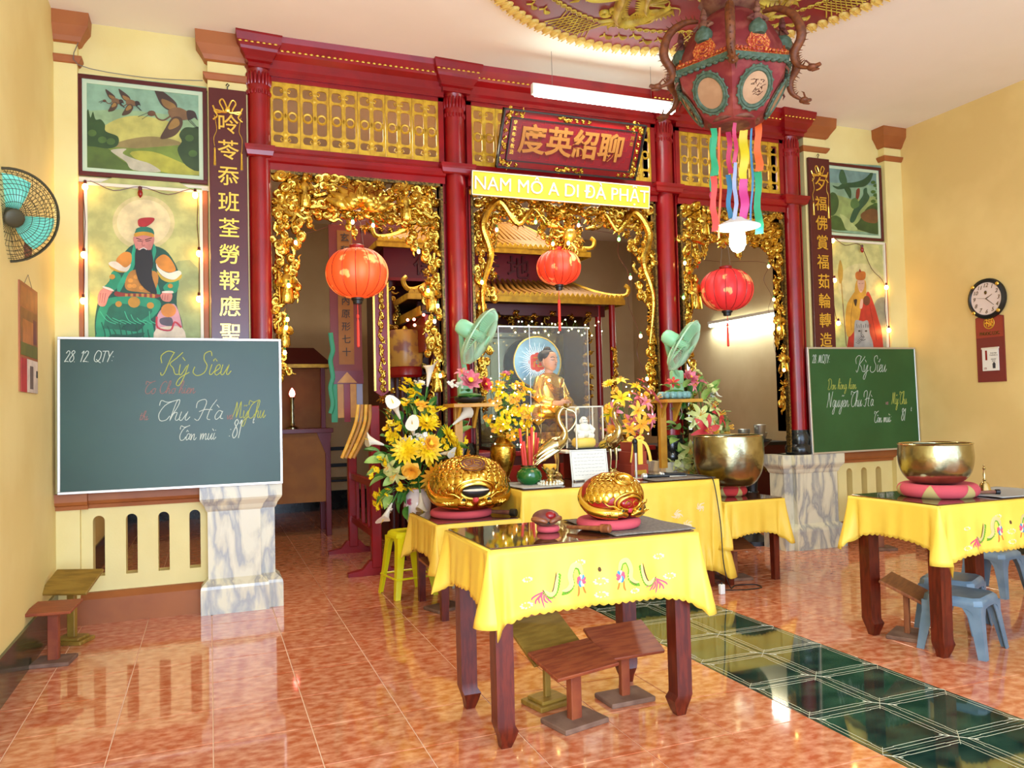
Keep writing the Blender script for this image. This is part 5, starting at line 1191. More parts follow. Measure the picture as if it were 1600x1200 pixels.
# A: front table
AX0, AX1, AY0, AY1 = 1.03, 1.99, 2.96, 3.56
table('front offering table with dark red legs, nearest the camera', AX0, AX1, AY0, AY1, ZA)
cA = Cloth(AX0, AX1, AY0, AY1, ZA, [.255, .2, .2, .2], corner=.085, seed=1); cA.build('yellow cloth embroidered with two dragons on the nearest table'); embroider(cA, 0, .78, 0, .125)
gtop('amber glass sheet reflecting lights on the nearest table', AX0 + .004, AX1 - .004, AY0 + .004, AY1 - .004, ZA)
towel('table_towel', 'grey towel on the right half of the nearest table', 1.60, 2.0, 2.965, 3.5, ZA + .0085, seed=2)
# E: right table
EX0, EX1, EY0, EY1 = 3.53, 4.50, 3.04, 3.64
table('right-hand offering table carrying the smaller bronze bowl', EX0, EX1, EY0, EY1, ZA)
cE = Cloth(EX0, EX1, EY0, EY1, ZA, [.255, .2, .2, .19], corner=.10, seed=5); cE.build('yellow cloth embroidered with two dragons on the table under the smaller bronze bowl'); embroider(cE, 0, .78, .02, .125)
gtop('amber glass sheet on the table under the smaller bronze bowl', EX0 + .004, EX1 - .004, EY0 + .004, EY1 - .004, ZA)
towel('table_towel', 'pale grey towel under the handbells on the right-hand table', 4.02, 4.5, 3.05, 3.45, ZA + .0085, 'felt', seed=3)
# B: left back table, D: right back table
BX0, BX1, BY0, BY1 = 1.36, 1.93, 4.93, 5.62
table('low table carrying the biggest golden wooden fish', BX0, BX1, BY0, BY1, ZB, .055, .07, False)
cB = Cloth(BX0, BX1, BY0, BY1, ZB, .22, corner=.09, seed=7); cB.build('plain yellow cloth on the low table under the biggest golden fish drum')
gtop('dark glass sheet under the biggest golden fish drum', BX0 + .004, BX1 - .004, BY0 + .004, BY1 - .004, ZB)
DX0, DX1, DY0, DY1 = 3.60, 4.13, 4.95, 5.62
table('low table carrying the large bronze bowl', DX0, DX1, DY0, DY1, ZB, .055, .07, False)
cD = Cloth(DX0, DX1, DY0, DY1, ZB, .235, corner=.10, seed=9); cD.build('plain yellow cloth on the low table under the large bronze bowl')
gtop('dark glass sheet under the large bronze bowl', DX0 + .004, DX1 - .004, DY0 + .004, DY1 - .004, ZB)
# C: main altar table
CX0, CX1, CY0, CY1 = 1.975, 3.545, 4.97, 5.70
table('long altar table in the middle under crane candlesticks and incense pots', CX0, CX1, CY0, CY1, ZA, .07, .09, False)
cC = Cloth(CX0, CX1, CY0, CY1, ZA, .66, corner=.06, seed=11, amp=.02, scal=.002, cornerw=.08, flare=.04); cC.build('long yellow satin cloth with a gathered hem on the middle altar table', 'yel', ruffle=1)
g = G(); r = random.Random(8)
for (u, z) in ((.0, .30), (.12, .34), (.28, .30), (.42, .24), (.5, .32), (.62, .2), (.36, .37), (-.5, .3), (-.3, .33)):
    for j in range(10):
        a = j * .63 + r.uniform(-.2, .2); L = r.uniform(.03, .06); P, R = cC.stitch(0, [(u, z), (u + L * .6 * math.cos(a), z + L * .4 * math.sin(a)), (u + L * math.cos(a + .5), z + L * .7 * math.sin(a + .5))], .004, 'ew'); g.tube(P, R, 4, .3)
g.obj('embroidered_flowers', 'ew', cC.t, 50)['kind'] = 'stuff'
gtop('dark glass sheet on the middle altar table', CX0 + .004, CX1 - .004, CY0 + .004, CY1 - .004, ZA)
zC = ZA + .0085
towel('table_towel', 'grey towel at the left end of the middle altar table', 1.99, 2.30, 5.0, 5.5, zC, 'felt', seed=4); towel('table_towel', 'grey towel at the right end of the middle altar table', 3.02, 3.54, 4.98, 5.45, zC, seed=5)

# ================================================================== FISH DRUMS AND BOWLS
def cushion(label, x, y, z, R, h_, m, m2=None):
    t = thing('ring_cushion', label, 'cushion', (x, y, z)); g = G(); rings = []
    for i in range(13):
        a = -PI / 2 + PI * i / 12; rings.append((R - h_ / 2 + h_ / 2 * math.cos(a), h_ / 2 + h_ / 2 * math.sin(a)))
    g.lathe([(R * .3, .004)] + rings + [(R * .3, h_ - .012)], 40); g.obj('cushion', m, t, 60)
    if m2:
        for k in range(6):
            g = G(); a0 = 2 * PI * k / 6 - PI / 2 - .26
            def f(u, v):
                ph = -PI / 2 + .25 + v * (PI - .6); wdt = .5 * (1 - v); a = a0 + (u - .5) * wdt * 1.1 + .26; rr = R - h_ / 2 + (h_ / 2 + .0015) * math.cos(ph); return (rr * math.cos(a), rr * math.sin(a), h_ / 2 + (h_ / 2 + .0015) * math.sin(ph))
            g.grid(f, 8, 8); g.obj('gusset', m2, t, 60)
    return t
def fish(label, x, y, z, R, rz, side='goldf', detail=True):
    """wooden fish drum: hollow ball with a long mouth slit, scaled gilt dragons meeting at the front"""
    t = thing('wooden_fish', label, 'drum', (x, y, z), rz); hz = .72
    def body(th, ph, e=0):      # th around z from front(-y), ph elevation
        c = math.cos(ph); k = R * (1 + e); X = k * c * math.sin(th); Y_ = -k * .86 * c * math.cos(th); Z = k * hz * math.sin(ph)
        return V((X, Y_, Z + R * hz * .94))
    g = G(); g.grid(lambda u, v: body((u - .5) * 2 * PI, (v - .5) * PI * .98), 56, 36); g.obj('body', side, t, 80)
    cp = body(0, -.16, -.02); g = G(); g.sph(tuple(cp), R * .34, R * .12, R * .17, 24, 12); g.obj('mouth_cavity', 'dark' if detail else 'rdead', t)  # solid lens; on the detailed fish its dark colour stands for the hollow's shade
    g = G(); g.tube([body(.40 * math.cos(a), -.16 + .27 * math.sin(a), .03) for a in [2 * PI * i / 32 for i in range(33)]], R * .055, 8); g.tube([body(.52 * math.cos(a), -.14 + .38 * math.sin(a), .01) for a in [2 * PI * i / 32 for i in range(33)]], R * .04, 8); g.obj('mouth_rim', 'goldf', t)
    if detail: g = G(); g.tube([body(th, -.10, .10) for th in (-.3, -.15, 0, .15, .3)], [R * .012, R * .03, R * .035, R * .03, R * .012], 8); g.obj('slit_lip', 'offw', t)
    else:
        for sg in (-1, 1): G().tube([body(sg * (.12 + .09 * math.cos(a)), -.16 + .10 * math.sin(a), .10) for a in [i * .55 for i in range(10)]], R * .022, 6).obj('scroll', 'goldf', t)
    # scales
    sc = G(); sc.sph((0, 0, 0), .5, .5, .16, 10, 6); sc.torus((0, 0, .02), .44, .09, 14, 4, 'z'); sc = sc.mesh('scale', 'goldf', 60)
    rows = 11 if detail else 8
    for j in range(rows):
        ph = 1.2 - j * .165; n_ = int(27 * math.cos(ph)) + 2
        for i in range(n_):
            th = (i + .5 * (j % 2)) / n_ * 2 * PI - PI
            if abs(th) > 2.2 and ph < .6: continue
            if math.cos(th) > 0 and (th / .62) ** 2 + ((ph + .14) / .48) ** 2 < 1: continue
            if math.cos(th) > 0 and ((th / .5) ** 2 + ((ph - .84) / .24) ** 2 < 1): continue
            if not detail and abs(th) > 1.5: continue
            p = body(th, ph, .002); nrm = (p - V((0, 0, R * hz * .94))); nrm = V((nrm.x, nrm.y / .8, nrm.z / .68)).normalized(); dn = V((0, 0, -1)); dn = (dn - nrm * dn.dot(nrm)).normalized(); sx = dn.cross(nrm)
            nrm2 = (nrm * .95 + dn * -.0).normalized(); s_ = R * .235
            o = link('scale', sc, t); o.matrix_basis = Matrix(((sx.x * s_, dn.x * s_ * 1.15, nrm2.x * s_ * .75, p.x), (sx.y * s_, dn.y * s_ * 1.15, nrm2.y * s_ * .75, p.y), (sx.z * s_, dn.z * s_ * 1.15, nrm2.z * s_ * .75, p.z), (0, 0, 0, 1)))
    # round medallion on top front
    ph = .82; p = body(0, ph, .03); nrm = V((0, -math.cos(ph), math.sin(ph) * 1.05)).normalized(); tz = V((1, 0, 0)).cross(nrm); F = Matrix(((1, -nrm.x, -tz.x, p.x), (0, -nrm.y, -tz.y, p.y), (0, -nrm.z, -tz.z, p.z), (0, 0, 0, 1))); s_ = R
    if tz.z > 0: F = Matrix(((1, -nrm.x, tz.x, p.x), (0, -nrm.y, tz.y, p.y), (0, -nrm.z, tz.z, p.z), (0, 0, 0, 1)))
    g = G(); g.T = F; g.sph((0, 0, 0), .36 * s_, .05 * s_, .23 * s_, 24, 8); g.obj('medallion', 'hexb' if detail else 'goldf', t)
    g = G(); g.T = F @ Matrix.Diagonal((1, 1, .66, 1)); g.torus((0, -.03 * s_, 0), .33 * s_, .02 * s_, 28, 5); g.torus((0, -.04 * s_, 0), .24 * s_, .012 * s_, 28, 5)
    for sg in (-1, 1): g.tube([(sg * .03 * s_, -.05 * s_, .16 * s_), (sg * .03 * s_, -.05 * s_, -.05 * s_), (sg * .14 * s_, -.05 * s_, -.13 * s_)], .014 * s_, 5); g.tube([(sg * .05 * s_, -.05 * s_, .05 * s_), (sg * .17 * s_, -.045 * s_, .05 * s_)], .012 * s_, 5)
    g.obj('medallion_ring', 'goldf', t)
    # two dragon heads nose to nose under the slit, with bodies curling round the flanks
    for sg in (-1, 1):
        g = G(); P = crom([body(sg * 2.0, .45, -.02), body(sg * 1.75, .0, .0), body(sg * 1.35, -.38, .02), body(sg * .9, -.52, .04), body(sg * .42, -.54, .07)], 5)
        n_ = len(P); g.tube(P, [R * (.05 + .13 * math.sin(PI * .55 * (i + 1) / n_)) for i in range(n_)], 12)
        hd = body(sg * .36, -.50, .10); g.sph(tuple(hd), R * .17, R * .15, R * .13, 14, 10); mz = body(sg * .13, -.60, .12); g.tube([hd, hd.lerp(mz, .55), mz], [R * .13, R * .10, R * .085], 12); g.sph(tuple(mz), R * .085, R * .08, R * .07, 12, 8)
        g.sph(tuple(mz + V((sg * R * .02, -R * .03, R * .065))), R * .035, n=8, m=6)
        g.tube(crom([hd + V((sg * R * .05, -R * .02, R * .10)), hd + V((sg * R * .2, 0, R * .2)), hd + V((sg * R * .36, R * .03, R * .22)), hd + V((sg * R * .46, R * .1, R * .30))], 4), [R * .05 * (1 - .07 * i) for i in range(13)], 7)
        for q in range(5): b = hd + V((sg * R * (.08 + .07 * q), R * .02 * q, -R * .04)); g.tube([b, b + V((sg * R * .08, -R * .03, R * .05)), b + V((sg * R * .16, 0, R * .02))], [R * .045, R * .03, R * .004], 6)
        g.obj('dragon_head', 'goldf', t, 60)
        e = hd + V((-sg * R * .02, -R * .12, R * .07)); G().sph(tuple(e), R * .042, n=10, m=8).obj('eye', 'dark', t); g = G(); g.tube([e + V((R * .06 * math.cos(a), -R * .01, R * .05 * math.sin(a))) for a in [2 * PI * i / 12 for i in range(13)]], R * .014, 5); g.obj('eye_ring', 'goldf', t)
        if detail:
            for q in range(0):   # flank fin
                b = body(sg * 1.55, -.12 + q * .14, .0); G().tube([b, b + V((sg * R * .12, -R * .02, R * .02)), b + V((sg * R * .17, 0, R * .10))], [R * .05, R * .04, R * .006], 6).obj('fin', 'goldf', t)
    G().sph(tuple(body(0, -.42, .05)), R * .09, R * .07, R * .09, 12, 8).obj('tongue', 'fr', t)
    return t
cushion('pink ring cushion under the biggest golden fish drum', 1.62, 5.24, ZB + .009, .215, .05, 'pinkc')
fish('biggest golden wooden fish drum, on the low left table', 1.675, 5.23, ZB + .045, .268, math.radians(-6))
cushion('rose red ring cushion under the red-sided golden fish drum', 1.68, 3.185, ZA + .018, .145, .045, 'pinkc')
fish('red-sided golden wooden fish drum on the grey towel of the nearest table', 1.69, 3.175, ZA + .050, .153, math.radians(12), 'red', False)
cushion('small pink cushion under the little brown fish drum', 1.405, 3.24, ZA + .009, .052, .028, 'pinkc')
t = thing('small_wooden_fish', 'little brown and red wooden fish drum on the nearest table', 'drum', (1.395, 3.24, ZA + .036), math.radians(-10))
g = G(); g.sph((0, 0, .036), .062, .05, .038, 20, 14); g.obj('body', 'hexb', t); G().sph((.012, -.036, .048), .026, .018, .02, 14, 8).obj('medallion', 'red', t); G().tube([(-.04, -.036, .022), (0, -.052, .018), (.045, -.03, .022)], [.002, .006, .002], 6).obj('mouth_slit', 'dark', t)
g = G()
for s in (-1, 1): g.tube(crom([(s * .06, .0, .03), (s * .055, -.03, .035), (s * .025, -.05, .03), (s * .006, -.05, .022)], 4), [.008, .010, .012, .012, .012, .012, .011, .011, .01, .01, .009, .008, .006], 7)
g.obj('dragon_relief', 'bwood', t)
def mallet(label, a, b, r0, r1, m='bwood', head=None):
    a, b = V(a), V(b); t = thing('mallet', label, 'mallet', a); g = G(); d = b - a; g.tube([(0, 0, 0), tuple(d * .5), tuple(d)], [r0, (r0 + r1) / 2, r1], 10); g.obj('handle', m, t)
    if head: g = G(); e = d.normalized(); g.tube([tuple(d * .80), tuple(d * .82), tuple(d * 1.0), tuple(d * 1.02)], [r1, head, head, r1], 12); g.obj('head', 'dark' if m == 'hexb' else m, t)
    return t
mallet('wooden striker lying across the front of the nearest table beside the red-sided fish drum', (1.49, 3.22, ZA + .026), (1.605, 3.035, ZA + .034), .008, .013, 'bwood', .019)
mallet('padded striker on the low left table beside the biggest fish drum', (1.80, 5.16, ZB + .034), (1.93, 4.99, ZB + .036), .012, .018, 'hexb', .026)
def bowl(label, x, y, z, R, h_, lipin=.93):
    t = thing('singing_bowl', label, 'bowl', (x, y, z)); pr = [(0.02, 0), (R * .45, .003), (R * .70, h_ * .07), (R * .88, h_ * .24), (R * .97, h_ * .45), (R, h_ * .68), (R * .985, h_ * .9), (R * .97, h_)]
    pts = crom([(a, 0, b) for a, b in pr], 4); o_ = [(p.x, p.z) for p in pts]; i_ = [(max(.004, a - .008), b + .007 if b < h_ * .5 else b) for a, b in reversed(o_)]
    g = G(); g.lathe(o_ + [(R * .98, h_ + .004), (R * .945, h_ + .003)] + i_[1:], 72); g.obj('bowl_body', 'brass', t, 50); g = G(); g.torus((0, 0, h_ + .001), R * .962, .008, 60, 6, 'z', .6); g.obj('rim', 'brass2', t); return t
cushion('red ring cushion under the large bronze bowl', 3.87, 5.27, ZB + .009, .14, .075, 'redv', 'olivec'); bowl('large bronze singing bowl on a red cushion', 3.86, 5.25, ZB + .08, .275, .405)
cushion('pink and olive ring cushion under the smaller bronze bowl', 3.875, 3.335, ZA + .009, .212, .075, 'pinkc', 'olivec'); bowl('smaller rounder bronze singing bowl on a pink and olive cushion', 3.865, 3.335, ZA + .080, .196, .225)
def handbell(label, x, y, z, s=1):
    t = thing('hand_bell', label, 'bell', (x, y, z)); t.scale = (s, s, s); G().lathe([(.036, 0), (.037, .004), (.03, .02), (.024, .045), (.016, .055), (.004, .058), ], 24).obj('bell', 'brass2', t); G().lathe([(.005, .055), (.009, .07), (.005, .078), (.007, .10), (.004, .125), (.009, .135), (.004, .145), (.006, .15), (.002, .158)], 14).obj('handle', 'brass2', t)
handbell('larger brass handbell right of the smaller bronze bowl', 4.165, 3.27, ZA + .018, 1.0); handbell('small brass handbell partly behind the pink cushion, left of the larger handbell', 4.11, 3.42, ZA + .018, .75)
mallet('dark striker lying behind the pink and olive cushion', (4.04, 3.22, ZA + .028), (4.14, 3.16, ZA + .03), .008, .011, 'hexb', .015)

# ================================================================== BOOK STANDS AND STOOLS
def bookstand(label, x, y, hgt, bw, bd, tilt, rz, m, post=.028, base=(.12, .09)):
    t = thing('book_stand', label, 'book stand', (x, y, 0), rz); G().bbox(-base[0], base[0], -base[1], base[1], 0, .022, .004).obj('base', 'dust' if m != 'owood' else m, t, 0)
    if m == 'owood': G().bbox(-base[0] * .75, base[0] * .75, -base[1] * .75, base[1] * .75, .022, .038, .004).obj('base_step', m, t, 0)
    G().bbox(-post, post, -post * .7, post * .7, .02, hgt, .003).obj('post', m, t, 0)
    g = G(); g.T = Matrix.Translation((0, 0, hgt)) @ Matrix.Rotation(tilt, 4, 'X'); g.bbox(-bw / 2, bw / 2, -bd / 2, bd / 2, 0, .016, .003); g.obj('reading_board', m, t, 0)
    g = G(); g.T = Matrix.Translation((0, 0, hgt)) @ Matrix.Rotation(tilt, 4, 'X'); g.box(-.05, .05, -.04, .04, -.025, 0); g.obj('cleat', m, t, 0)
bookstand('reddish book stand in front under the nearest table', 1.46, 3.13, .265, .34, .22, math.radians(16), math.radians(14), 'rwood')
bookstand('olive book stand at the left under the nearest table', 1.44, 3.38, .295, .31, .27, math.radians(32), math.radians(14), 'owood', .016, (.095, .08))
bookstand('dusty red book stand at the right under the nearest table', 1.79, 3.28, .265, .32, .22, math.radians(26), math.radians(2), 'rwood', .022, (.115, .085))
bookstand('low reddish stand in the left corner beside the wall', -.83, 5.10, .30, .24, .24, math.radians(4), math.radians(-8), 'rwood', .028, (.10, .09))
bookstand('olive book stand tilted in the left corner behind the reddish stand', -.80, 5.52, .36, .30, .22, math.radians(30), math.radians(-24), 'owood', .024, (.1, .08))
bookstand('brown book stand under the low table with the biggest fish drum', 1.50, 5.28, .30, .28, .24, math.radians(20), math.radians(20), 'bwood')
bookstand('brown book stand under the low table with the large bronze bowl', 3.80, 5.15, .26, .28, .24, math.radians(14), math.radians(-10), 'bwood')
bookstand('brown book stand under the right-hand table beside the blue-grey stools', 3.74, 3.46, .27, .28, .25, math.radians(24), math.radians(30), 'bwood', .02)
bookstand('brown book stand by the slotted wall right of the marble pier', 5.72, 5.56, .42, .26, .3, math.radians(10), math.radians(-20), 'bwood')
def stool(label, x, y, h_, w_, rz, m, wb=None, holes=False):
    t = thing('plastic_stool', label, 'stool', (x, y, 0), rz); a = w_ / 2; b = wb or a * 1.28
    g = G()
    def rr(s, z, c=.03): c *= s / a; return [(-s + c, -s, z), (s - c, -s, z), (s, -s + c, z), (s, s - c, z), (s - c, s, z), (-s + c, s, z), (-s, s - c, z), (-s, -s + c, z)]
    g.loft([rr(a + .012, h_ - .05), rr(a + .014, h_ - .04), rr(a + .008, h_ - .012), rr(a - .006, h_), rr(a - .02, h_ - .003)]); g.obj('seat', m, t, 40)
    for sx in (-1, 1):
        for sy in (-1, 1):
            g = G(); q = .062; rings = []
            for z, s, k in ((h_ - .045, a + .008, 1.5), (h_ - .10, lerp(a, b, .18) + .006, 1.0), (h_ * .4, lerp(a, b, .6), .8), (0, b, .62)):
                w2 = q * k; X, Y_ = sx * s, sy * s; e = .006
                L = [(X, Y_), (X - sx * w2, Y_), (X - sx * w2, Y_ - sy * e), (X - sx * e, Y_ - sy * e), (X - sx * e, Y_ - sy * w2), (X, Y_ - sy * w2)]
                if sx * sy < 0: L = L[::-1]
                rings.append([(px_, py_, z) for px_, py_ in L])
            g.loft(rings[::-1]); g.obj('leg', m, t, 30)
    g = G()
    for sy in (-1, 1):
        s = lerp(a, b, .12) + .006
        for ax in (0, 1):
            arc = [(s * math.cos(PI * i / 8) * .78, h_ - .05 - .05 * (1 - math.sin(PI * i / 8)) ** 1.5) for i in range(9)]
            poly = [(-s, h_ - .04), (-s, h_ - .12)] + [(-p[0], p[1]) for p in arc] + [(s, h_ - .12), (s, h_ - .04)]
            q = G(); q.T = Matrix.Rotation(PI / 2 * ax, 4, 'Z'); q.prism(poly, sy * s - .003, sy * s + .003); g.T = Matrix.Identity(4); g.add(q.v, q.f)
    g.obj('apron', m, t, 30)
    if holes:
        s = lerp(a, b, .7)
        for (p, q_) in (((-s, -s), (s, -s)), ((-s, s), (s, s)), ((-s, -s), (-s, s)), ((s, -s), (s, s))): G().tube([(p[0], p[1], h_ * .3), (q_[0], q_[1], h_ * .3)], .008, 6).obj('rung', m, t)
    return t
stool('tall bright yellow plastic stool beside the low left table', 1.375, 5.84, .475, .22, math.radians(10), 'yelp', .17, True)
stool('front blue-grey plastic stool under the right-hand table', 3.83, 3.18, .305, .27, math.radians(20), 'greyst')
stool('rear blue-grey plastic stool behind the front one', 4.15, 3.50, .30, .27, math.radians(26), 'greyst')
stool('blue-grey plastic stool far right at the picture edge', 5.12, 3.98, .30, .25, math.radians(10), 'greyst')
# ================================================================== FLOWERS
def petal(g, a, L, wd, lift, curl=0, z=0, r0=.0, n=5):
    c, s = math.cos(a), math.sin(a); rings = []
    for i in range(n + 1):
        u = i / n; q = r0 + L * u; w_ = wd * math.sin(PI * min(1, .12 + u * .88)) ** .7; h_ = z + lift * u + curl * u * u; t = .0012
        rings.append([(c * q - s * w_, s * q + c * w_, h_ + w_ * .25), (c * q, s * q, h_ - t), (c * q + s * w_, s * q - c * w_, h_ + w_ * .25), (c * q, s * q, h_ + t)])
    g.loft(rings)
def gerbera(m, seed):
    g = G(); r = random.Random(seed)
    for k in range(16): petal(g, 2 * PI * k / 16, .062, .009, .008 + r.uniform(0, .01), -.004, .002, .01)
    for k in range(12): petal(g, 2 * PI * (k + .5) / 12, .042, .008, .018, 0, .006, .006)
    for k in range(8): petal(g, 2 * PI * k / 8, .022, .006, .02, 0, .01, .002)
    return g.mesh('gerbera', m, 40)
def rose(m, seed):
    g = G(); r = random.Random(seed)
    for ring, (cnt, L, w_, lf) in enumerate(((3, .018, .016, .03), (4, .026, .02, .03), (5, .036, .022, .026), (6, .044, .024, .012))):
        for k in range(cnt): petal(g, 2 * PI * k / cnt + ring * .6, L, w_, lf, .008 - .008 * ring, .004, .002)
    return g.mesh('rose', m, 50)
def calla(seed):
    g = G(); g.lathe([(.004, 0), (.009, .03), (.013, .06), (.022, .085), (.036, .10)], 14); g.m = 1; g.cyl((0, 0, .03), (0, 0, .10), .005, .003, 6); g.m = 2; g.cyl((0, 0, -.10), (0, 0, .01), .004, .005, 6)
    for i, v in enumerate(g.v):
        if v[2] > .05: a = math.atan2(v[1], v[0]); g.v[i] = (v[0] * 1.0, v[1], v[2] + max(0, math.cos(a)) * (v[2] - .05) * .9)
    return g.mesh('calla_lily', ['fw', 'fy', 'leaf'], 60)
def lily(m, seed):
    g = G()
    for k in range(6): petal(g, 2 * PI * k / 6, .075, .015, .05, -.045, 0, .004)
    g.m = 1
    for k in range(5): g.tube([(0, 0, 0), (.012 * math.cos(k * 1.25), .012 * math.sin(k * 1.25), .045)], .0015, 4); g.sph((.012 * math.cos(k * 1.25), .012 * math.sin(k * 1.25), .047), .003, n=5, m=4)
    return g.mesh('lily', [m, 'fo'], 40)
def blossom(m, seed, cnt=6):
    g = G(); r = random.Random(seed)
    for j in range(cnt):
        c = V((r.uniform(-.03, .03), r.uniform(-.03, .03), r.uniform(-.012, .02)))
        q = G()
        for k in range(5): petal(q, 2 * PI * k / 5 + r.random(), .017, .009, .004, 0, 0, .001, 3)
        q.sph((0, 0, .004), .004, n=5, m=4); g.T = Matrix.Translation(c) @ Matrix.Rotation(r.uniform(-.7, .7), 4, 'X') @ Matrix.Rotation(r.uniform(-.7, .7), 4, 'Y'); g.add(q.v, q.f)
    return g.mesh('small_blossoms', m, 40)
def leafm(m, seed, L=.12, w_=.022):
    g = G(); petal(g, 0, L, w_, .03, -.05, 0, 0, 7); return g.mesh('leaf', m, 60)
def lotusf(m):
    g = G()
    for ring, (cnt, L, lf) in enumerate(((5, .03, .045), (7, .045, .038), (8, .058, .02))):
        for k in range(cnt): petal(g, 2 * PI * k / cnt + ring * .4, L, .016, lf, .008, 0, .002)
    g.m = 1; g.lathe([(.004, 0), (.014, .022), (.013, .026)], 12); return g.mesh('lotus_flower', [m, 'fy'], 50)
FM = {'ger': [gerbera('fy', 1), gerbera('fo', 2)], 'ro': [rose('fo', 1)], 'ca': [calla(1)], 'li': [lily('fg', 1)], 'lp': [lily('fp', 2)], 'lr': [lily('fr', 3)], 'lo': [lily('fo', 4)], 'ly': [lily('fy', 5)],
      'by': [blossom('fy', k) for k in range(3)], 'bw': [blossom('fg', 5, 8), blossom('fw', 6, 8)], 'bt': [blossom('fw', 8, 14)], 'lf': [leafm('leaf', 1), leafm('leaf', 2, .09, .028)], 'll': [leafm('leafl', 3, .11, .03)], 'lt': [lotusf('fp'), lotusf('fr')], 'bo': [blossom('fo', 9, 7)]}
def put(kind, parent, pos, d, s=1, spin=None, r=random):
    me = r.choice(FM[kind]); d = V(d).normalized(); q = d.to_track_quat('Z', 'Y'); o = link(me.name.split('.')[0], me, parent)
    if kind in ('lf', 'll'): q = d.to_track_quat('X', 'Z')
    o.matrix_basis = Matrix.Translation(pos) @ q.to_matrix().to_4x4() @ Matrix.Rotation(r.uniform(0, 6.28) if spin is None and kind not in ('lf', 'll') else (spin or 0), 4, 'Z' if kind not in ('lf', 'll') else 'X') @ Matrix.Scale(s, 4); return o
def bouquet(label, base, Y, items, ctr, fill, rad, seed, leaves=30, big=1.0):
    """items: (px, py, kind, scale); ctr: centre of the arrangement; base: where the stems meet"""
    r = random.Random(seed); t = thing('flower_arrangement', label, 'flowers', base); B = V(base); C0 = atY(*ctr, Y)
    g = G()
    def add(p, kind, s):
        d = (p - C0); d = V((d.x * 1.1, min(d.y, -.02) * 1.2 - .10, d.z * 1.1 + .04)); put(kind, t, p - B, d, s * big, None, r)
        g.tube(crom([(0, 0, 0), tuple((p - B) * .5 + V((0, .03, .05))), tuple(p - B)], 3), .003, 4)
    for (px, py, kind, s) in items:
        c = atY(px, py, Y); k = min(1, ((c.x - C0.x) / rad[0]) ** 2 + ((c.z - C0.z) / rad[1]) ** 2); add(c + V((0, -.13 * (1 - k) - r.uniform(0, .03), 0)), kind, s)
    for i in range(leaves):
        a = r.uniform(0, 6.28); q = r.random() ** .5; p = C0 + V((rad[0] * q * math.cos(a), r.uniform(-.04, .1), rad[1] * q * math.sin(a))); d = p - C0; put(fill[i % len(fill)], t, p - B, V((d.x, r.uniform(-.25, .1), d.z + .08)), r.uniform(.8, 1.4), r.uniform(-1, 1), r)
    g.obj('stems', 'leaf', t, 50)['kind'] = 'stuff'; return t
# big yellow arrangement on the yellow stool
t = thing('flower_vase', 'white porcelain vase with pink painting holding the big yellow bouquet', 'vase', (1.46, 5.84, .476)); G().lathe([(.05, 0), (.06, .01), (.085, .08), (.105, .17), (.095, .24), (.06, .285), (.062, .30), (.08, .31), (.07, .305), (.05, .28)], 32).obj('vase_body', 'porc', t); G().lathe([(.081, .305), (.083, .312), (.078, .316)], 32).obj('rim', 'goldb', t)
its = [(660, 700, 'ger', 1.35), (628, 702, 'ger', 1.25), (672, 740, 'ger', 1.5), (708, 706, 'ger', 1.2), (696, 682, 'ger', 1.1), (660, 662, 'ger', 1.15), (655, 633, 'bo', 1.2), (665, 693, 'ro', 1.25), (636, 733, 'ro', 1.3), (727, 715, 'ger', 1.0), (700, 745, 'ger', 1.0),
       (667, 605, 'ca', 1.2), (622, 655, 'ca', 1.1), (640, 680, 'ca', 1.1), (598, 695, 'ca', 1.1), (704, 664, 'ca', 1.1), (652, 768, 'ca', 1.0), (612, 785, 'ca', 1.0), (680, 708, 'ca', .9),
       (615, 740, 'li', 1.0), (607, 728, 'li', .9), (640, 598, 'by', 1.2), (636, 612, 'by', 1.3), (648, 606, 'by', 1.1), (632, 630, 'by', 1.4), (644, 622, 'by', 1.2), (678, 640, 'by', 1.4), (668, 650, 'by', 1.2), (605, 672, 'by', 1.3), (616, 668, 'by', 1.3), (612, 686, 'by', 1.1), (592, 778, 'by', 1.2), (588, 788, 'by', 1.0), (602, 768, 'by', 1.0), (632, 758, 'by', 1.3), (586, 738, 'by', 1.1), (660, 712, 'by', 1.1), (722, 690, 'by', 1.0), (680, 690, 'by', 1.2), (596, 720, 'by', .9), (655, 600, 'bt', .8), (630, 690, 'bt', .9), (650, 684, 'bt', .9), (608, 792, 'bt', .7)]
bouquet('big yellow bouquet of gerberas, roses and white callas left of the altar', (1.46, 5.84, .77), 5.80, its, (655, 705), ['lf', 'lf', 'll'], (.34, .44), 4, 110, 1.3)
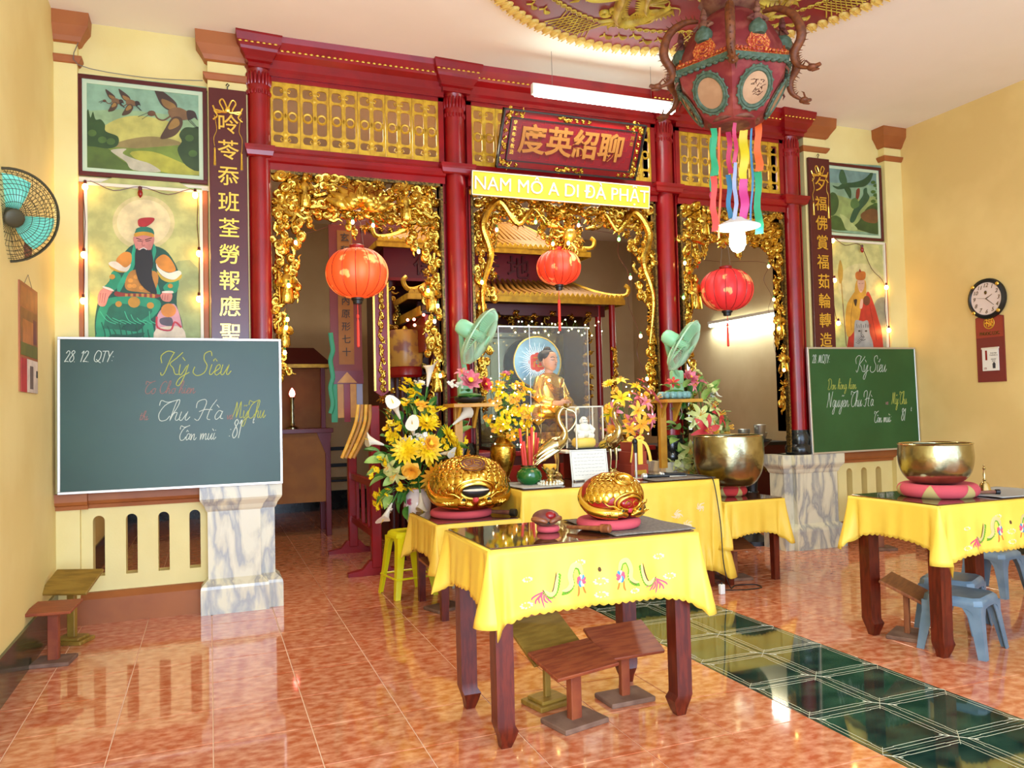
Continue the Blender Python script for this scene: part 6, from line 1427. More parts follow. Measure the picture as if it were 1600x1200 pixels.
# tall white and red arrangement behind the large bowl
t = thing('floor_vase', 'dark tall vase behind the large bronze bowl holding white and red flowers', 'vase', (4.10, 5.81, 0)); G().lathe([(.08, 0), (.1, .02), (.12, .3), (.15, .6), (.11, .8), (.09, .86), (.11, .9), (.09, .89)], 28).obj('vase_body', 'black', t)
its = [(1052, 598, 'lr', .9), (1075, 590, 'lr', 1.0), (1085, 598, 'lp', .9), (1098, 606, 'bw', 1.1), (1108, 618, 'bw', 1.2), (1112, 628, 'bw', 1.0), (1090, 625, 'll', 1), (1110, 650, 'lr', 1.1), (1085, 672, 'lr', 1.3), (1098, 676, 'lo', 1.0), (1104, 662, 'bw', 1.1), (1130, 668, 'li', 1.2), (1122, 676, 'li', 1.1), (1080, 650, 'li', 1.1), (1075, 658, 'li', .9), (1102, 638, 'li', 1.0),
       (1066, 712, 'bw', 1.5), (1058, 722, 'bw', 1.4), (1074, 722, 'bw', 1.3), (1056, 730, 'bw', 1.0), (1076, 735, 'li', 1.0), (1070, 700, 'li', .9), (1104, 681, 'bw', 1.1), (1120, 684, 'bw', 1.0), (1062, 605, 'lp', .8), (1086, 583, 'bw', .8)]
bouquet('tall white and crimson flower spray behind the large bronze bowl', (4.10, 5.81, .88), 5.84, its, (1088, 665), ['ll', 'lf', 'll'], (.24, .42), 9, 100, 1.45)

# ================================================================== THINGS ON THE MIDDLE TABLE
def onC(px, py): p = atZ(px, py, zC + .001); p.y = min(p.y, CY1 - .04); return p
def L2(name, label, cat, loc, parts, rz=0, n=24):
    t = thing(name, label, cat, loc, rz)
    for pn, pr, m in parts: G().lathe(pr, n).obj(pn, m, t)
    return t
g_ = V((atY(827, 740, 5.28).x, 5.28, zC))
L2('incense_jar', 'glossy green jar on the middle altar table', 'jar', g_, [('jar_body', [(.045, 0), (.05, .004), (.085, .035), (.095, .065), (.085, .1), (.06, .118), (.062, .126), (.05, .12)], 'green')])
p = onC(828, 742); p.y = 5.5; t = thing('incense_bundle', 'bundle of tall red and gold incense sticks behind the green jar', 'incense', (atY(827, 720, 5.5).x, 5.5, zC)); r = random.Random(3)
G().lathe([(.05, 0), (.06, .01), (.065, .12), (.07, .13), (.06, .13), (.055, .02)], 20).obj('pot', 'brass', t)
for i in range(13):
    a = r.uniform(0, 6.28); q = r.uniform(.01, .045); e = V((q * math.cos(a) * 2.0, q * math.sin(a) * 1.2, r.uniform(.30, .42))); g = G(); g.tube([(q * math.cos(a), q * math.sin(a), .02), tuple(e)], .0105, 6); g.obj('incense_stick', 'ribc' if i % 4 else 'goldb', t)
# lotus oil lamp
L2('lotus_lamp', 'brass lotus lamp with a pearl-studded foot at the front of the middle table', 'lamp', onC(860, 758), [('foot', [(.085, 0), (.085, .012), (.07, .022), (.03, .035), (.018, .05), (.02, .06)], 'brass2'), ('stem', [(.018, .055), (.03, .07), (.02, .085)], 'brass2')])
lt = bpy.data.objects['lotus_lamp']
pb = G(); pb.sph((0, 0, 0), .0105, n=8, m=6); pb = pb.mesh('pearl', 'fw', 60)
for k in range(22): a = 2 * PI * k / 22; link('pearl', pb, lt, (.086 * math.cos(a), .086 * math.sin(a), .012))
for k in range(16): a = 2 * PI * k / 16; link('pearl', pb, lt, (.066 * math.cos(a), .066 * math.sin(a), .026), None, .8)
for ring, (cnt, R, lf) in enumerate(((8, .05, .05), (8, .03, .062))):
    for k in range(cnt): g = G(); petal(g, 2 * PI * k / cnt + ring * .4, R, .02, lf, .012, .07, .015); g.obj('petal', 'brass2', lt, 50)
G().lathe([(.02, .08), (.045, .12), (.05, .145), (.045, .15), (.02, .148)], 20).obj('oil_cup', 'fo', lt)
# brass cranes
def crane_statue(label, x, y, h_, rz, ring=True):
    t = thing('brass_crane', label, 'statue', (x, y, zC), rz); s = h_ / .56
    G().lathe([(.06 * s, 0), (.062 * s, .012), (.045 * s, .03), (.05 * s, .05), (.035 * s, .07), (.02 * s, .08)], 20).obj('base', 'brass2', t)
    g = G(); P = crom([(-.14 * s, 0, .17 * s), (-.09 * s, 0, .22 * s), (0, 0, .27 * s), (.05 * s, 0, .30 * s), (.072 * s, 0, .36 * s), (.04 * s, 0, .42 * s), (.03 * s, 0, .48 * s), (.06 * s, 0, .53 * s), (.09 * s, 0, .525 * s)], 5)
    prof = [.006, .045, .06, .04, .022, .018, .015, .016, .012]; n_ = len(P); g.tube(P, [s * float(np.interp(i / (n_ - 1) * 8, range(9), prof)) for i in range(n_)], 14); g.tube([(.09 * s, 0, .525 * s), (.14 * s, 0, .515 * s)], [.008 * s, .002 * s], 6); g.obj('body', 'brass2', t)
    for k, sx in enumerate((-.012, .014)): g = G(); g.tube([(sx * s, (.015 if k else -.015) * s, .24 * s), (sx * s + .01 * s, (.015 if k else -.015) * s, .15 * s), (sx * s, (.015 if k else -.015) * s, .075 * s)], [.016 * s, .007 * s, .007 * s], 8); g.obj('leg', 'brass2', t)
    for sy in (-1, 1):
        for q in range(3): g = G(); g.tube([(.03 * s, sy * .035 * s, (.29 - .02 * q) * s), (-.06 * s, sy * .05 * s, (.25 - .025 * q) * s), (-.15 * s, sy * .03 * s, (.19 - .03 * q) * s)], [.014 * s, .018 * s, .003 * s], 7, .6); g.obj('wing_feather', 'brass2', t)
    if ring: g = G(); g.tube(crom([(.10 * s, 0, .52 * s), (.15 * s, 0, .50 * s), (.16 * s, 0, .44 * s), (.12 * s, 0, .38 * s), (.07 * s, 0, .35 * s)], 4), .006 * s, 6); g.obj('lotus_stem', 'brass2', t); G().lathe([(.008 * s, 0), (.028 * s, .012 * s), (.032 * s, .03 * s)], 14, (.10 * s, 0, .535 * s)).obj('candle_cup', 'brass2', t)
crane_statue('brass crane bending its looped neck, left of the white notice', 2.40, 5.36, .58, math.radians(-8)); crane_statue('slim upright brass crane right of the white notice', 2.90, 5.40, .60, math.radians(-75), False)
# riser, notice, little glass case
p = onC(920, 740); RX = 2.76; t = thing('wooden_riser', 'low wooden riser with a pale top carrying the little glass case', 'stand', (RX, 5.56, zC))
G().bbox(-.16, .16, -.10, .10, 0, .205, .004).obj('box', 'twood', t, 0); G().bbox(-.24, .24, -.12, .12, .205, .222, .003).obj('top', 'offw', t, 0)
t = thing('glass_display_case', 'little glass case with a laughing white figurine above the notice', 'display case', (RX - .02, 5.55, zC + .222)); a = .115; h_ = .34
G().bbox(-a, a, -.09, .09, 0, .015, .002).obj('base', 'dark', t, 0); G().box(-a + .006, a - .006, -.084, .084, .016, h_ - .006).obj('glass_panes', 'glass', t, 0)
g = G()
for sx in (-1, 1):
    for sy in (-1, 1): g.box(sx * a - .005, sx * a + .005, sy * .087 - .005, sy * .087 + .005, .012, h_)
g.box(-a, a, -.092, -.082, h_ - .01, h_); g.box(-a, a, .082, .092, h_ - .01, h_); g.obj('edge_strips', 'offw', t, 0)
bx, bz = RX - .03, zC + .24
t = thing('yellow_cushion_block', 'bright yellow cushion block inside the little glass case', 'cushion', (bx, 5.55, bz)); G().bbox(-.085, .085, -.06, .06, 0, .075, .02).obj('block', 'yel', t, 60)
t = thing('laughing_figurine', 'white laughing pot-bellied figurine seated on the yellow block', 'figurine', (bx, 5.55, bz + .075)); g = G(); g.sph((0, 0, .04), .07, .05, .04, 16, 10); g.sph((0, -.012, .075), .05, .042, .045, 16, 10); g.sph((0, -.008, .135), .03, .028, .032, 14, 10)
for s in (-1, 1): g.tube([(s * .045, 0, .095), (s * .075, -.02, .06), (s * .05, -.04, .035)], [.02, .02, .014], 8); g.sph((s * .031, -.004, .13), .006, .006, .016, 6, 5); g.tube([(s * .02, -.03, .02), (s * .07, -.03, .015)], [.024, .02], 8)
g.obj('figure', 'fw', t); g = G()
for s in (-1, 1): g.tube([(s * .018, -.033, .142), (s * .011, -.036, .145), (s * .005, -.035, .141)], .0018, 4)
g.tube([(-.012, -.034, .124), (0, -.037, .119), (.012, -.034, .124)], .002, 4); g.obj('face_paint', 'ink', t)
t = thing('paper_notice', 'white notice with lines of small handwriting leaning on the riser', 'notice', (2.68, 5.345, zC)); t.rotation_euler = (math.radians(-9), 0, 0); G().box(-.155, .155, 0, .004, 0, .235).obj('sheet', 'paper', t, 0); g = G()
for b in ((-.145, .145, .225, .2265), (-.145, .145, .01, .0115), (-.145, -.1435, .01, .226), (.1435, .145, .01, .226)): g.box(b[0], b[1], -.0006, 0, b[2], b[3])
g.obj('printed_border', 'ink', t, 0); g = G(); r = random.Random(12)
for j in range(7):
    x = -.125 + (.03 if j == 0 else 0)
    while x < .11 - (.05 if j == 6 else 0): L = r.uniform(.012, .03); g.tube(crom([(x + L * i / 5, -.0008, .20 - j * .026 + r.uniform(-.003, .004)) for i in range(6)], 2), .0009, 3, .5); x += L + .007
g.obj('handwriting', 'ink', t, 0)['kind'] = 'stuff'
t = thing('open_book', 'open prayer book propped on a small wooden rest in front of the notice', 'book', (2.76, 5.10, zC), math.radians(-6)); t.rotation_euler = (math.radians(10), 0, math.radians(-4))
G().bbox(-.16, .16, -.10, .10, .004, .018, .003).obj('book_rest', 'bwood', t, 0)
for s in (-1, 1):
    g = G(); g.loft([[(s * .002, y, .019), (s * .06, y, .034), (s * .145, y, .026), (s * .15, y, .019)] for y in (-.09, .09)]); g.obj('pages', 'paper', t, 50)
t = thing('glass_paperweight', 'small clear dome paperweight on the open prayer book', 'paperweight', (2.73, 5.12, zC + .052)); g = G(); g.lathe([(.03, 0), (.032, .006), (.026, .018), (.012, .026), (.001, .028)], 20); g.obj('dome', 'glass', t); G().torus((0, 0, .002), .032, .003, 24, 5, 'z').obj('rim', 'alu', t)
def mic(label, a, d, cab=True):
    a = V(a); t = thing('microphone', label, 'microphone', a); d = V(d).normalized(); g = G(); g.tube([(0, 0, 0), tuple(d * .14), tuple(d * .17)], [.010, .014, .02], 12); g.obj('handle', 'dark', t); c = d * .19; G().sph(tuple(c), .024, n=14, m=10).obj('grille', 'alu', t); G().tube([tuple(d * .168), tuple(d * .178)], .0215, 14).obj('ring', 'alu', t); return t
p = onC(985, 752); t = thing('microphone_stand', 'upright chrome microphone stand with a black foam head right of the slim crane', 'microphone', (3.0, 5.22, zC)); G().lathe([(.045, 0), (.045, .01), (.012, .016)], 20).obj('foot', 'alu', t); G().cyl((0, 0, .012), (0, 0, .20), .009, .009, 10).obj('pole', 'alu', t); g = G(); g.sph((-.005, 0, .285), .021, .021, .026, 12, 9); g.cyl((0, 0, .2), (-.004, 0, .27), .012, .016, 10); g.obj('foam_head', 'dark', t)
mic('black handheld microphone lying on the grey towel near the red gift box', (3.215, 5.10, zC + .024), (-.9, .42, .0)); m2 = mic('second microphone with a cable lying further right on the grey towel', (3.40, 5.17, zC + .024), (-.94, .3, .0))
t = thing('gift_box', 'small red tiered box tied with a yellow ribbon bow', 'box', (3.105, 5.45, zC), math.radians(10))
for k, (a, z0, z1) in enumerate(((.085, 0, .10), (.078, .10, .2), (.07, .2, .275))): G().bbox(-a, a, -a, a, z0, z1, .004).obj('tier', 'calr', t, 0)
G().box(-.06, .06, -.088, -.085, .02, .055).obj('paper_label', 'goldb', t, 0); g = G(); g.box(-.02, .02, -.09, .09, .275, .280); g.box(-.09, .09, -.02, .02, .274, .279); g.box(-.022, .022, -.094, -.086, .10, .28)
for s in (-1, 1): g.tube(crom([(0, -.03, .285), (s * .04, -.04, .31), (s * .08, -.04, .295), (s * .04, -.04, .28), (0, -.03, .285)], 3), .012, 6, .3); g.tube(crom([(0, -.05, .285), (s * .06, -.08, .26), (s * .085, -.095, .19), (s * .10, -.095, .12)], 3), .012, 6, .3)
g.obj('ribbon', 'yel', t, 60)
tag(G().bbox(3.20, 3.42, 5.18, 5.40, zC + .008, zC + .014, .002).obj('paper_sheet', 'paper', None, 0), 'stack of white papers on the grey towel at the right end of the middle table', 'paper')
tag(G().tube(crom([(3.40, 5.17, zC + .02), (3.46, 5.10, zC + .014), (3.475, 4.985, zC + .012), (3.482, 4.925, zC - .02), (3.49, 4.87, .5), (3.50, 4.86, .2), (3.55, 4.86, .02), (3.66, 4.94, .006), (3.80, 4.90, .006), (3.78, 4.80, .006), (3.62, 4.80, .006), (3.48, 4.86, .006)], 7), .004, 6).obj('microphone_cable', 'cable'), 'thin black microphone cable hanging down the yellow cloth to the floor', 'cable')
t = thing('plug_adapter', 'small white power adapter on the floor beside the cable', 'adapter', (3.42, 4.78, 0)); G().bbox(-.02, .02, -.015, .015, 0, .07, .004).obj('case', 'white', t, 0); G().cyl((0, 0, .07), (0, 0, .085), .006, n=8).obj('plug', 'dark', t)
for (px, py, sx, sy, sz, m, nm, lb, ct) in ((905, 752, .09, .03, .012, 'alu', 'lighter', 'small silver lighter beside the lotus lamp', 'lighter'), (888, 745, .1, .05, .02, 'teal', 'incense_packet', 'flat teal incense packet behind the lighter', 'packet'), (1003, 749, .12, .04, .008, 'calr', 'red_packet', 'flat red paper packet in front of the microphone stand', 'packet')):
    p = onC(px, py); t = thing(nm, lb, ct, p, .2); G().bbox(-sx / 2, sx / 2, -sy / 2, sy / 2, 0, sz, .003).obj('packet_body', m, t, 0); G().box(-sx * .3, sx * .3, -sy * .25, sy * .25, sz, sz + .0008).obj('printed_panel', 'offw', t, 0)
L2('small_cup', 'tiny white cup beside the microphone stand', 'cup', onC(990, 744), [('cup_body', [(.014, 0), (.02, .03), (.022, .034), (.018, .03)], 'white')])
# gilt vases with flowers
def gvase(label, x, y, z, s=1): L2('gilt_vase', label, 'vase', (x, y, z), [('vase_body', [(.05 * s, 0), (.055 * s, .01 * s), (.04 * s, .03 * s), (.075 * s, .12 * s), (.10 * s, .20 * s), (.095 * s, .27 * s), (.05 * s, .32 * s), (.035 * s, .35 * s), (.04 * s, .38 * s), (.065 * s, .41 * s), (.05 * s, .40 * s)], 'gold'), ('neck_ring', [(.04 * s, .345 * s), (.046 * s, .352 * s), (.04 * s, .36 * s)], 'goldb')])
gvase('hammered gilt vase with yellow blossom behind the left end of the table', 2.08, 5.62, zC); gvase('gilt vase holding orange and pink lilies behind the red gift box', 3.16, 5.62, zC, .8)
r = random.Random(21); its = [(r.uniform(765, 832), r.uniform(598, 682), 'by' if r.random() < .75 else 'bo', r.uniform(.9, 1.3)) for _ in range(46)]
its += [(785, 590, 'by', 1), (800, 583, 'by', .8), (830, 612, 'by', .9), (808, 640, 'bo', 1.2), (782, 660, 'by', 1.2), (812, 665, 'by', 1.1), (790, 587, 'lt', .7)]
bouquet('cloud of small yellow blossoms in the hammered gilt vase', (2.08, 5.62, zC + .39), 5.62, its, (795, 640), ['by', 'bo', 'by', 'lf'], (.17, .26), 6, 16)
its = [(950, 600, 'ger', .8), (970, 596, 'ly', .9), (990, 606, 'ly', 1.0), (1010, 612, 'lp', 1.2), (1022, 624, 'lp', 1.3), (965, 624, 'ly', 1.2), (982, 642, 'lo', 1.1), (998, 630, 'lp', 1.0), (1006, 654, 'lp', 1.1), (990, 662, 'lo', 1.3), (950, 645, 'ly', 1.1), (956, 672, 'ger', .8), (945, 640, 'bo', 1.1), (1012, 664, 'lr', .8), (975, 670, 'lo', 1.0), (990, 680, 'lr', .8), (958, 612, 'bo', 1.1), (1000, 596, 'lr', .6)]
bouquet('orange, yellow and pink lilies in the gilt vase behind the gift box', (3.16, 5.62, zC + .32), 5.62, its, (985, 645), ['bo', 'lf', 'lp'], (.20, .24), 7, 22)
def twinkles(label, pts, m='bulb', s=.006, seed=0):
    c = sum(pts, V()) / len(pts); t = thing('fairy_lights', label, 'lights', c); me = G().sph((0, 0, 0), s, n=6, m=5).mesh('bulb', m, 60)
    for p in pts: link('bulb', me, t, p - c)
    G().tube(crom([tuple(p - c) for p in pts], 2), .0012, 3).obj('cable', 'leaf', t)
r = random.Random(31)
M['tw'] = mat('fairy_bulb_glow', (255, 244, 220), .5, emit=(255, 226, 170), es=14)
twinkles('tiny white fairy lights threaded through the yellow blossom', [atY(r.uniform(765, 828), y, 5.47 + r.uniform(-.02, .05)) for y in sorted([r.uniform(590, 700) for _ in range(34)])], 'tw', .0055)
twinkles('tiny fairy lights along the top of the big glass case', [atY(800 + 5.2 * k, 512 + 10 * math.sin(k * 1.9) - 4 * math.sin(k * .5), 6.355) for k in range(28)], 'tw', .0065)
twinkles('tiny fairy lights among the pink and orange lilies', [atY(r.uniform(948, 1024), y, 5.48) for y in sorted([r.uniform(600, 690) for _ in range(16)])], 'tw', .0055)
# lotus pots on the wall shelves
def lotuspot(label, cx, m, items, seed):
    z = 1.413; t = thing('lotus_pot', label, 'flowers', (cx, 5.60, z)); G().lathe([(.04, 0), (.10, .012), (.115, .03), (.11, .045), (.09, .04)] if m == 'dark' else [(.09, 0), (.12, .02), (.125, .045), (.115, .06), (.09, .055)], 28).obj('bowl', m, t); r = random.Random(seed); B = V((cx, 5.60, z))
    if m != 'dark':
        for k in range(14): a = 2 * PI * k / 14; G().sph((.115 * math.cos(a), .115 * math.sin(a), .035), .028, .028, .03, 10, 7).obj('ridge', m, t)
    for (px, py, kd, s, d) in items: put(kd, t, atY(px, py, 5.55) - B, d, s, None, r)
    for k in range(7): a = 2 * PI * k / 7; put('lf', t, V((.04 * math.cos(a), .04 * math.sin(a), .035)), (math.cos(a), math.sin(a), .25), .9, 0, r)
    pad = G(); pad.sph((0, 0, .06), .09, .07, .02, 16, 6); pad.obj('lily_pad', 'leaf', t)
lotuspot('pink lotus flowers with green pads on the left wall shelf', 1.815, 'dark', [(734, 597, 'lt', 1.5, (0, -.9, .5)), (722, 583, 'lp', .8, (-.3, -.6, .8)), (755, 602, 'lt', 1.1, (.6, -.8, .3)), (707, 600, 'bt', .8, (-.5, -.7, .4)), (718, 601, 'bt', .7, (0, -.8, .4)), (745, 588, 'bo', .7, (.2, -.6, .7)), (732, 612, 'lf', 1.1, (-.7, -.6, .2))], 3)
lotuspot('teal ridged pot with a pink flower and leaves on the right wall shelf', 3.60, 'teal', [(1076, 592, 'lt', 1.3, (.2, -.8, .6)), (1082, 602, 'lp', .9, (.5, -.8, .2)), (1052, 598, 'lr', .8, (-.4, -.7, .6)), (1060, 607, 'll', 1.2, (-.8, -.4, .5)), (1070, 605, 'll', 1.1, (0, -.8, .7)), (1045, 605, 'll', 1, (-.9, -.3, .3))], 4)

# ================================================================== THE SHRINE
def at7(px, py, Y): return atY(px, py, Y)
SX0, SX1, SY = 1.95, 3.72, 6.30
t = thing('altar_cabinet', 'red lacquered altar cabinet with gilt panels behind the middle table', 'cabinet', (2.83, 6.75, 0))
G().box(-.95, .95, -.42, .42, 0, .96).obj('carcass', 'dred', t, 0); G().bbox(-1.0, 1.0, -.46, .46, .96, 1.0, .004).obj('top', 'red', t, 0)
for k in range(4): x = -.71 + .475 * k; G().bbox(x - .2, x + .2, -.432, -.42, .12, .88, .003).obj('door_panel', 'red', t, 0); link('gilt_scroll', clouds[k], t, (x, -.44, .66), None, 1.8)
t = thing('carved_shrine', 'dark carved shrine with gilt relief standing behind the glass case', 'shrine', (2.83, 8.2, 0))
G().box(-1.1, 1.1, .25, .95, 0, 3.3).obj('back_block', 'dred', t, 0); G().box(-1.1, 1.1, -.35, .25, 0, .9).obj('plinth', 'dred', t, 0)
for s in (-1, 1): G().box(s * 1.1 - .04, s * 1.1 + .04, -.35, .25, .9, 2.5).obj('side_panel', 'dred', t, 0)
r = random.Random(17); k = 0
for i in range(16):
    for j in range(13):
        x, z = -1.03 + .135 * i + r.uniform(-.03, .03), 1.05 + .115 * j
        if r.random() < .2 or (abs(x) < .3 and z < 2.0): continue
        link('gilt_scroll', r.choice(clouds + leafs), t, (x, .22, z), (0, r.uniform(0, 6), 0), r.uniform(.7, 1.15))
for s in (-1, 1):
    for j in range(12): link('gilt_scroll', r.choice(clouds), t, (s * 1.1, -.37, 1.0 + j * .12), (0, r.uniform(-1, 1), 0), .8)
def roof(label, cx, y0, y1, hx, z0, z1, rib, inset=.5, nr=26):
    t = thing('shrine_roof', label, 'roof', (cx, (y0 + y1) / 2, z0)); b = (y1 - y0) / 2; tx = hx - inset; h_ = z1 - z0
    g = G(); g.loft([[(-hx, -b, 0), (hx, -b, 0), (hx, b, 0), (-hx, b, 0)], [(-hx * .97, -b * .94, .04), (hx * .97, -b * .94, .04), (hx * .97, b, .04), (-hx * .97, b, .04)], [(-lerp(hx, tx, .6), -b * .35, h_ * .5), (lerp(hx, tx, .6), -b * .35, h_ * .5), (lerp(hx, tx, .6), b, h_ * .5), (-lerp(hx, tx, .6), b, h_ * .5)], [(-tx, -b * .0, h_), (tx, 0, h_), (tx, b, h_), (-tx, b, h_)]]); g.obj('roof_slab', 'roofd', t, 0)
    for k in range(nr):
        x = -hx * .95 + 1.9 * hx * k / (nr - 1); xx = x * tx / hx; g = G(); g.tube([(x, -b, .03), (lerp(x, xx, .5), -b * .55, h_ * .33 + .02), (xx * 1.05, -.0, h_ + .01)], .02, 6); g.obj('tile_rib', 'roofr', t)
    g = G(); g.box(-hx - .01, hx + .01, -b - .015, -b, -.035, .02); g.box(-hx - .015, -hx, -b, b, -.035, .02); g.box(hx, hx + .015, -b, b, -.035, .02); g.obj('eave_board', 'goldp', t, 0)
    tooth = G().prism([(-.026, .0), (.026, .0), (.026, .018), (0, .052), (-.026, .018)], -.012, .012).mesh('eave_tile', 'goldp', 0); n_ = int(hx * 2 / .055)
    for k in range(n_): link('eave_tile', tooth, t, (-hx + .028 + .055 * k, -b - .006, .018))
    for s in (-1, 1): g = G(); g.tube(crom([(s * tx, 0, h_), (s * lerp(hx, tx, .4), -b * .6, h_ * .38), (s * hx, -b, .06), (s * (hx + .05), -b - .02, .13), (s * (hx + .02), -b, .17)], 4), .022, 6); g.obj('hip_ridge', 'goldp', t)
    for k in range(5): link('ridge_scroll', clouds[k], t, (tx * (-.9 + .45 * k), -.02, h_ + .04), None, 1.0)
    return t
M['roofd'] = mat('roof_brown', (96, 60, 22), .5); M['roofr'] = mat('roof_rib_ochre', (128, 86, 26), .4)
roof('lower ochre tiled shrine roof with a toothed eave behind the small lantern', 2.86, 7.1, 8.3, 1.13, 2.44, 2.78, 1)
roof('upper tiled shrine roof with a toothed yellow eave above the character frieze', 2.62, 7.35, 8.3, 1.12, 2.97, 3.35, 1, .6)
t = thing('shrine_frieze', 'crimson frieze with dark carved characters between the two shrine roofs', 'frieze', (2.58, 7.55, 2.66)); G().box(-.98, .98, 0, .4, 0, .31).obj('panel', 'mcar', t, 0); G().box(-1.0, 1.0, -.01, .01, -.01, .02).obj('moulding', 'red', t, 0)
for k, ch in enumerate('德配天地'): link('character', text_mesh(ch, .26, .012, 'dred'), t, (-.56 + .33 * k, -.012, .15))
t = thing('shrine_beam', 'dark red beam under the lower shrine roof hung with gilt flowers', 'beam', (2.86, 7.3, 2.30)); G().box(-1.0, 1.0, -.03, .03, 0, .11).obj('beam', 'dred', t, 0)
for k in range(9): link('gilt_flower', leafs[k % 4], t, (-.8 + .2 * k, -.04, .02 - .03 * (k % 2)), None, 1.0)
for (px, y0, y1, Y, lb) in ((935, 470, 512, 7.3, 'thin red shrine post left of the pair at the right of the glass case'), (962, 468, 700, 7.15, 'thin red shrine post at the right corner of the lower roof'), (704, 470, 700, 7.2, 'thin red shrine post at the left corner of the lower roof')):
    a = atY(px, y1, Y); t = thing('shrine_post', lb, 'post', (a.x, Y, 1.0)); h_ = 2.42 - 1.0; G().cyl((0, 0, 0), (0, 0, h_), .033, n=14).obj('shaft', 'red', t)
    for j in range(9 if px != 935 else 3): link('gilt_dragon_scroll', clouds[j], t, (0, -.035, .08 + .105 * j), (0, 1.3, 0), .75)
# big glass case with the seated statue
t = thing('glass_case', 'big frameless glass case around the seated golden statue', 'display case', (2.765, 6.62, 1.0)); a, b, h_ = .43, .26, 1.08
G().bbox(-a - .02, a + .02, -b - .02, b + .02, 0, .03, .004).obj('base', 'dark', t, 0)
g = G(); g.box(-a, a, -b, -b + .006, .03, h_); g.box(-a, -a + .006, -b, b, .03, h_); g.box(a - .006, a, -b, b, .03, h_); g.box(-a, a, -b, b, h_, h_ + .006); g.obj('glass_panes', 'glass', t, 0); G().box(-a, a, b, b + .01, .03, h_).obj('mirror_back', 'mirror', t, 0)
g = G()
for x, y in ((-a, -b), (a, -b), (-.14, -b)): g.box(x - .003, x + .003, y - .003, y + .003, .03, h_)
g.box(-a, a, -b - .003, -b + .003, h_ - .004, h_ + .008); g.obj('edge_strips', 'alu', t, 0)
for x in (-.1, .4): G().cyl((x, -b - .006, h_ - .05), (x, -b + .0, h_ - .05), .01, n=10).obj('glass_clip', 'alu', t)
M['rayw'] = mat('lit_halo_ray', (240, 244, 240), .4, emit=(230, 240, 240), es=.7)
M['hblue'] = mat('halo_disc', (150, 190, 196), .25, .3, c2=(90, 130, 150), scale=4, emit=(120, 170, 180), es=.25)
c = atY(839, 566, 6.76); t = thing('halo_disc', 'round halo disc with white rays and a red rosette behind the statue head', 'halo', c)
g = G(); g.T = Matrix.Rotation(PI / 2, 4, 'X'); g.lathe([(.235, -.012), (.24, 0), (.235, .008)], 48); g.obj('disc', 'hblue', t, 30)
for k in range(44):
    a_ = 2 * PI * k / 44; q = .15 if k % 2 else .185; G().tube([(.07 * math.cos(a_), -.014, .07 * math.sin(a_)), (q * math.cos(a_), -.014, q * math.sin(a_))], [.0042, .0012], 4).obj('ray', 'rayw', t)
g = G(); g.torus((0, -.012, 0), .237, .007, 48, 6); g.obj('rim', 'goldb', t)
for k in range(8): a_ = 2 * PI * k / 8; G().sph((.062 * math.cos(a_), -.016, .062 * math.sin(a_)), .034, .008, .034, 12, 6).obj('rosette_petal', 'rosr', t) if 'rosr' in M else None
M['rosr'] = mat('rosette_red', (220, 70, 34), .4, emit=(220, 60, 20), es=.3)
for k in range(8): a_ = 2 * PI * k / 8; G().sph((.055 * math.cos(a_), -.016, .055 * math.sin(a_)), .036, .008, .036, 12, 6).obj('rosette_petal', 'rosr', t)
g = G(); q = .022
for (x0, x1, z0, z1) in ((-.045, .045, -.004, .004), (-.004, .004, -.045, .045), (.037, .045, -.045, 0), (-.045, -.037, 0, .045), (0, .045, .037, .045), (-.045, 0, -.045, -.037)): g.box(-x1, -x0, -.03, -.024, z0, z1)
g.obj('emblem', 'fy', t, 0)
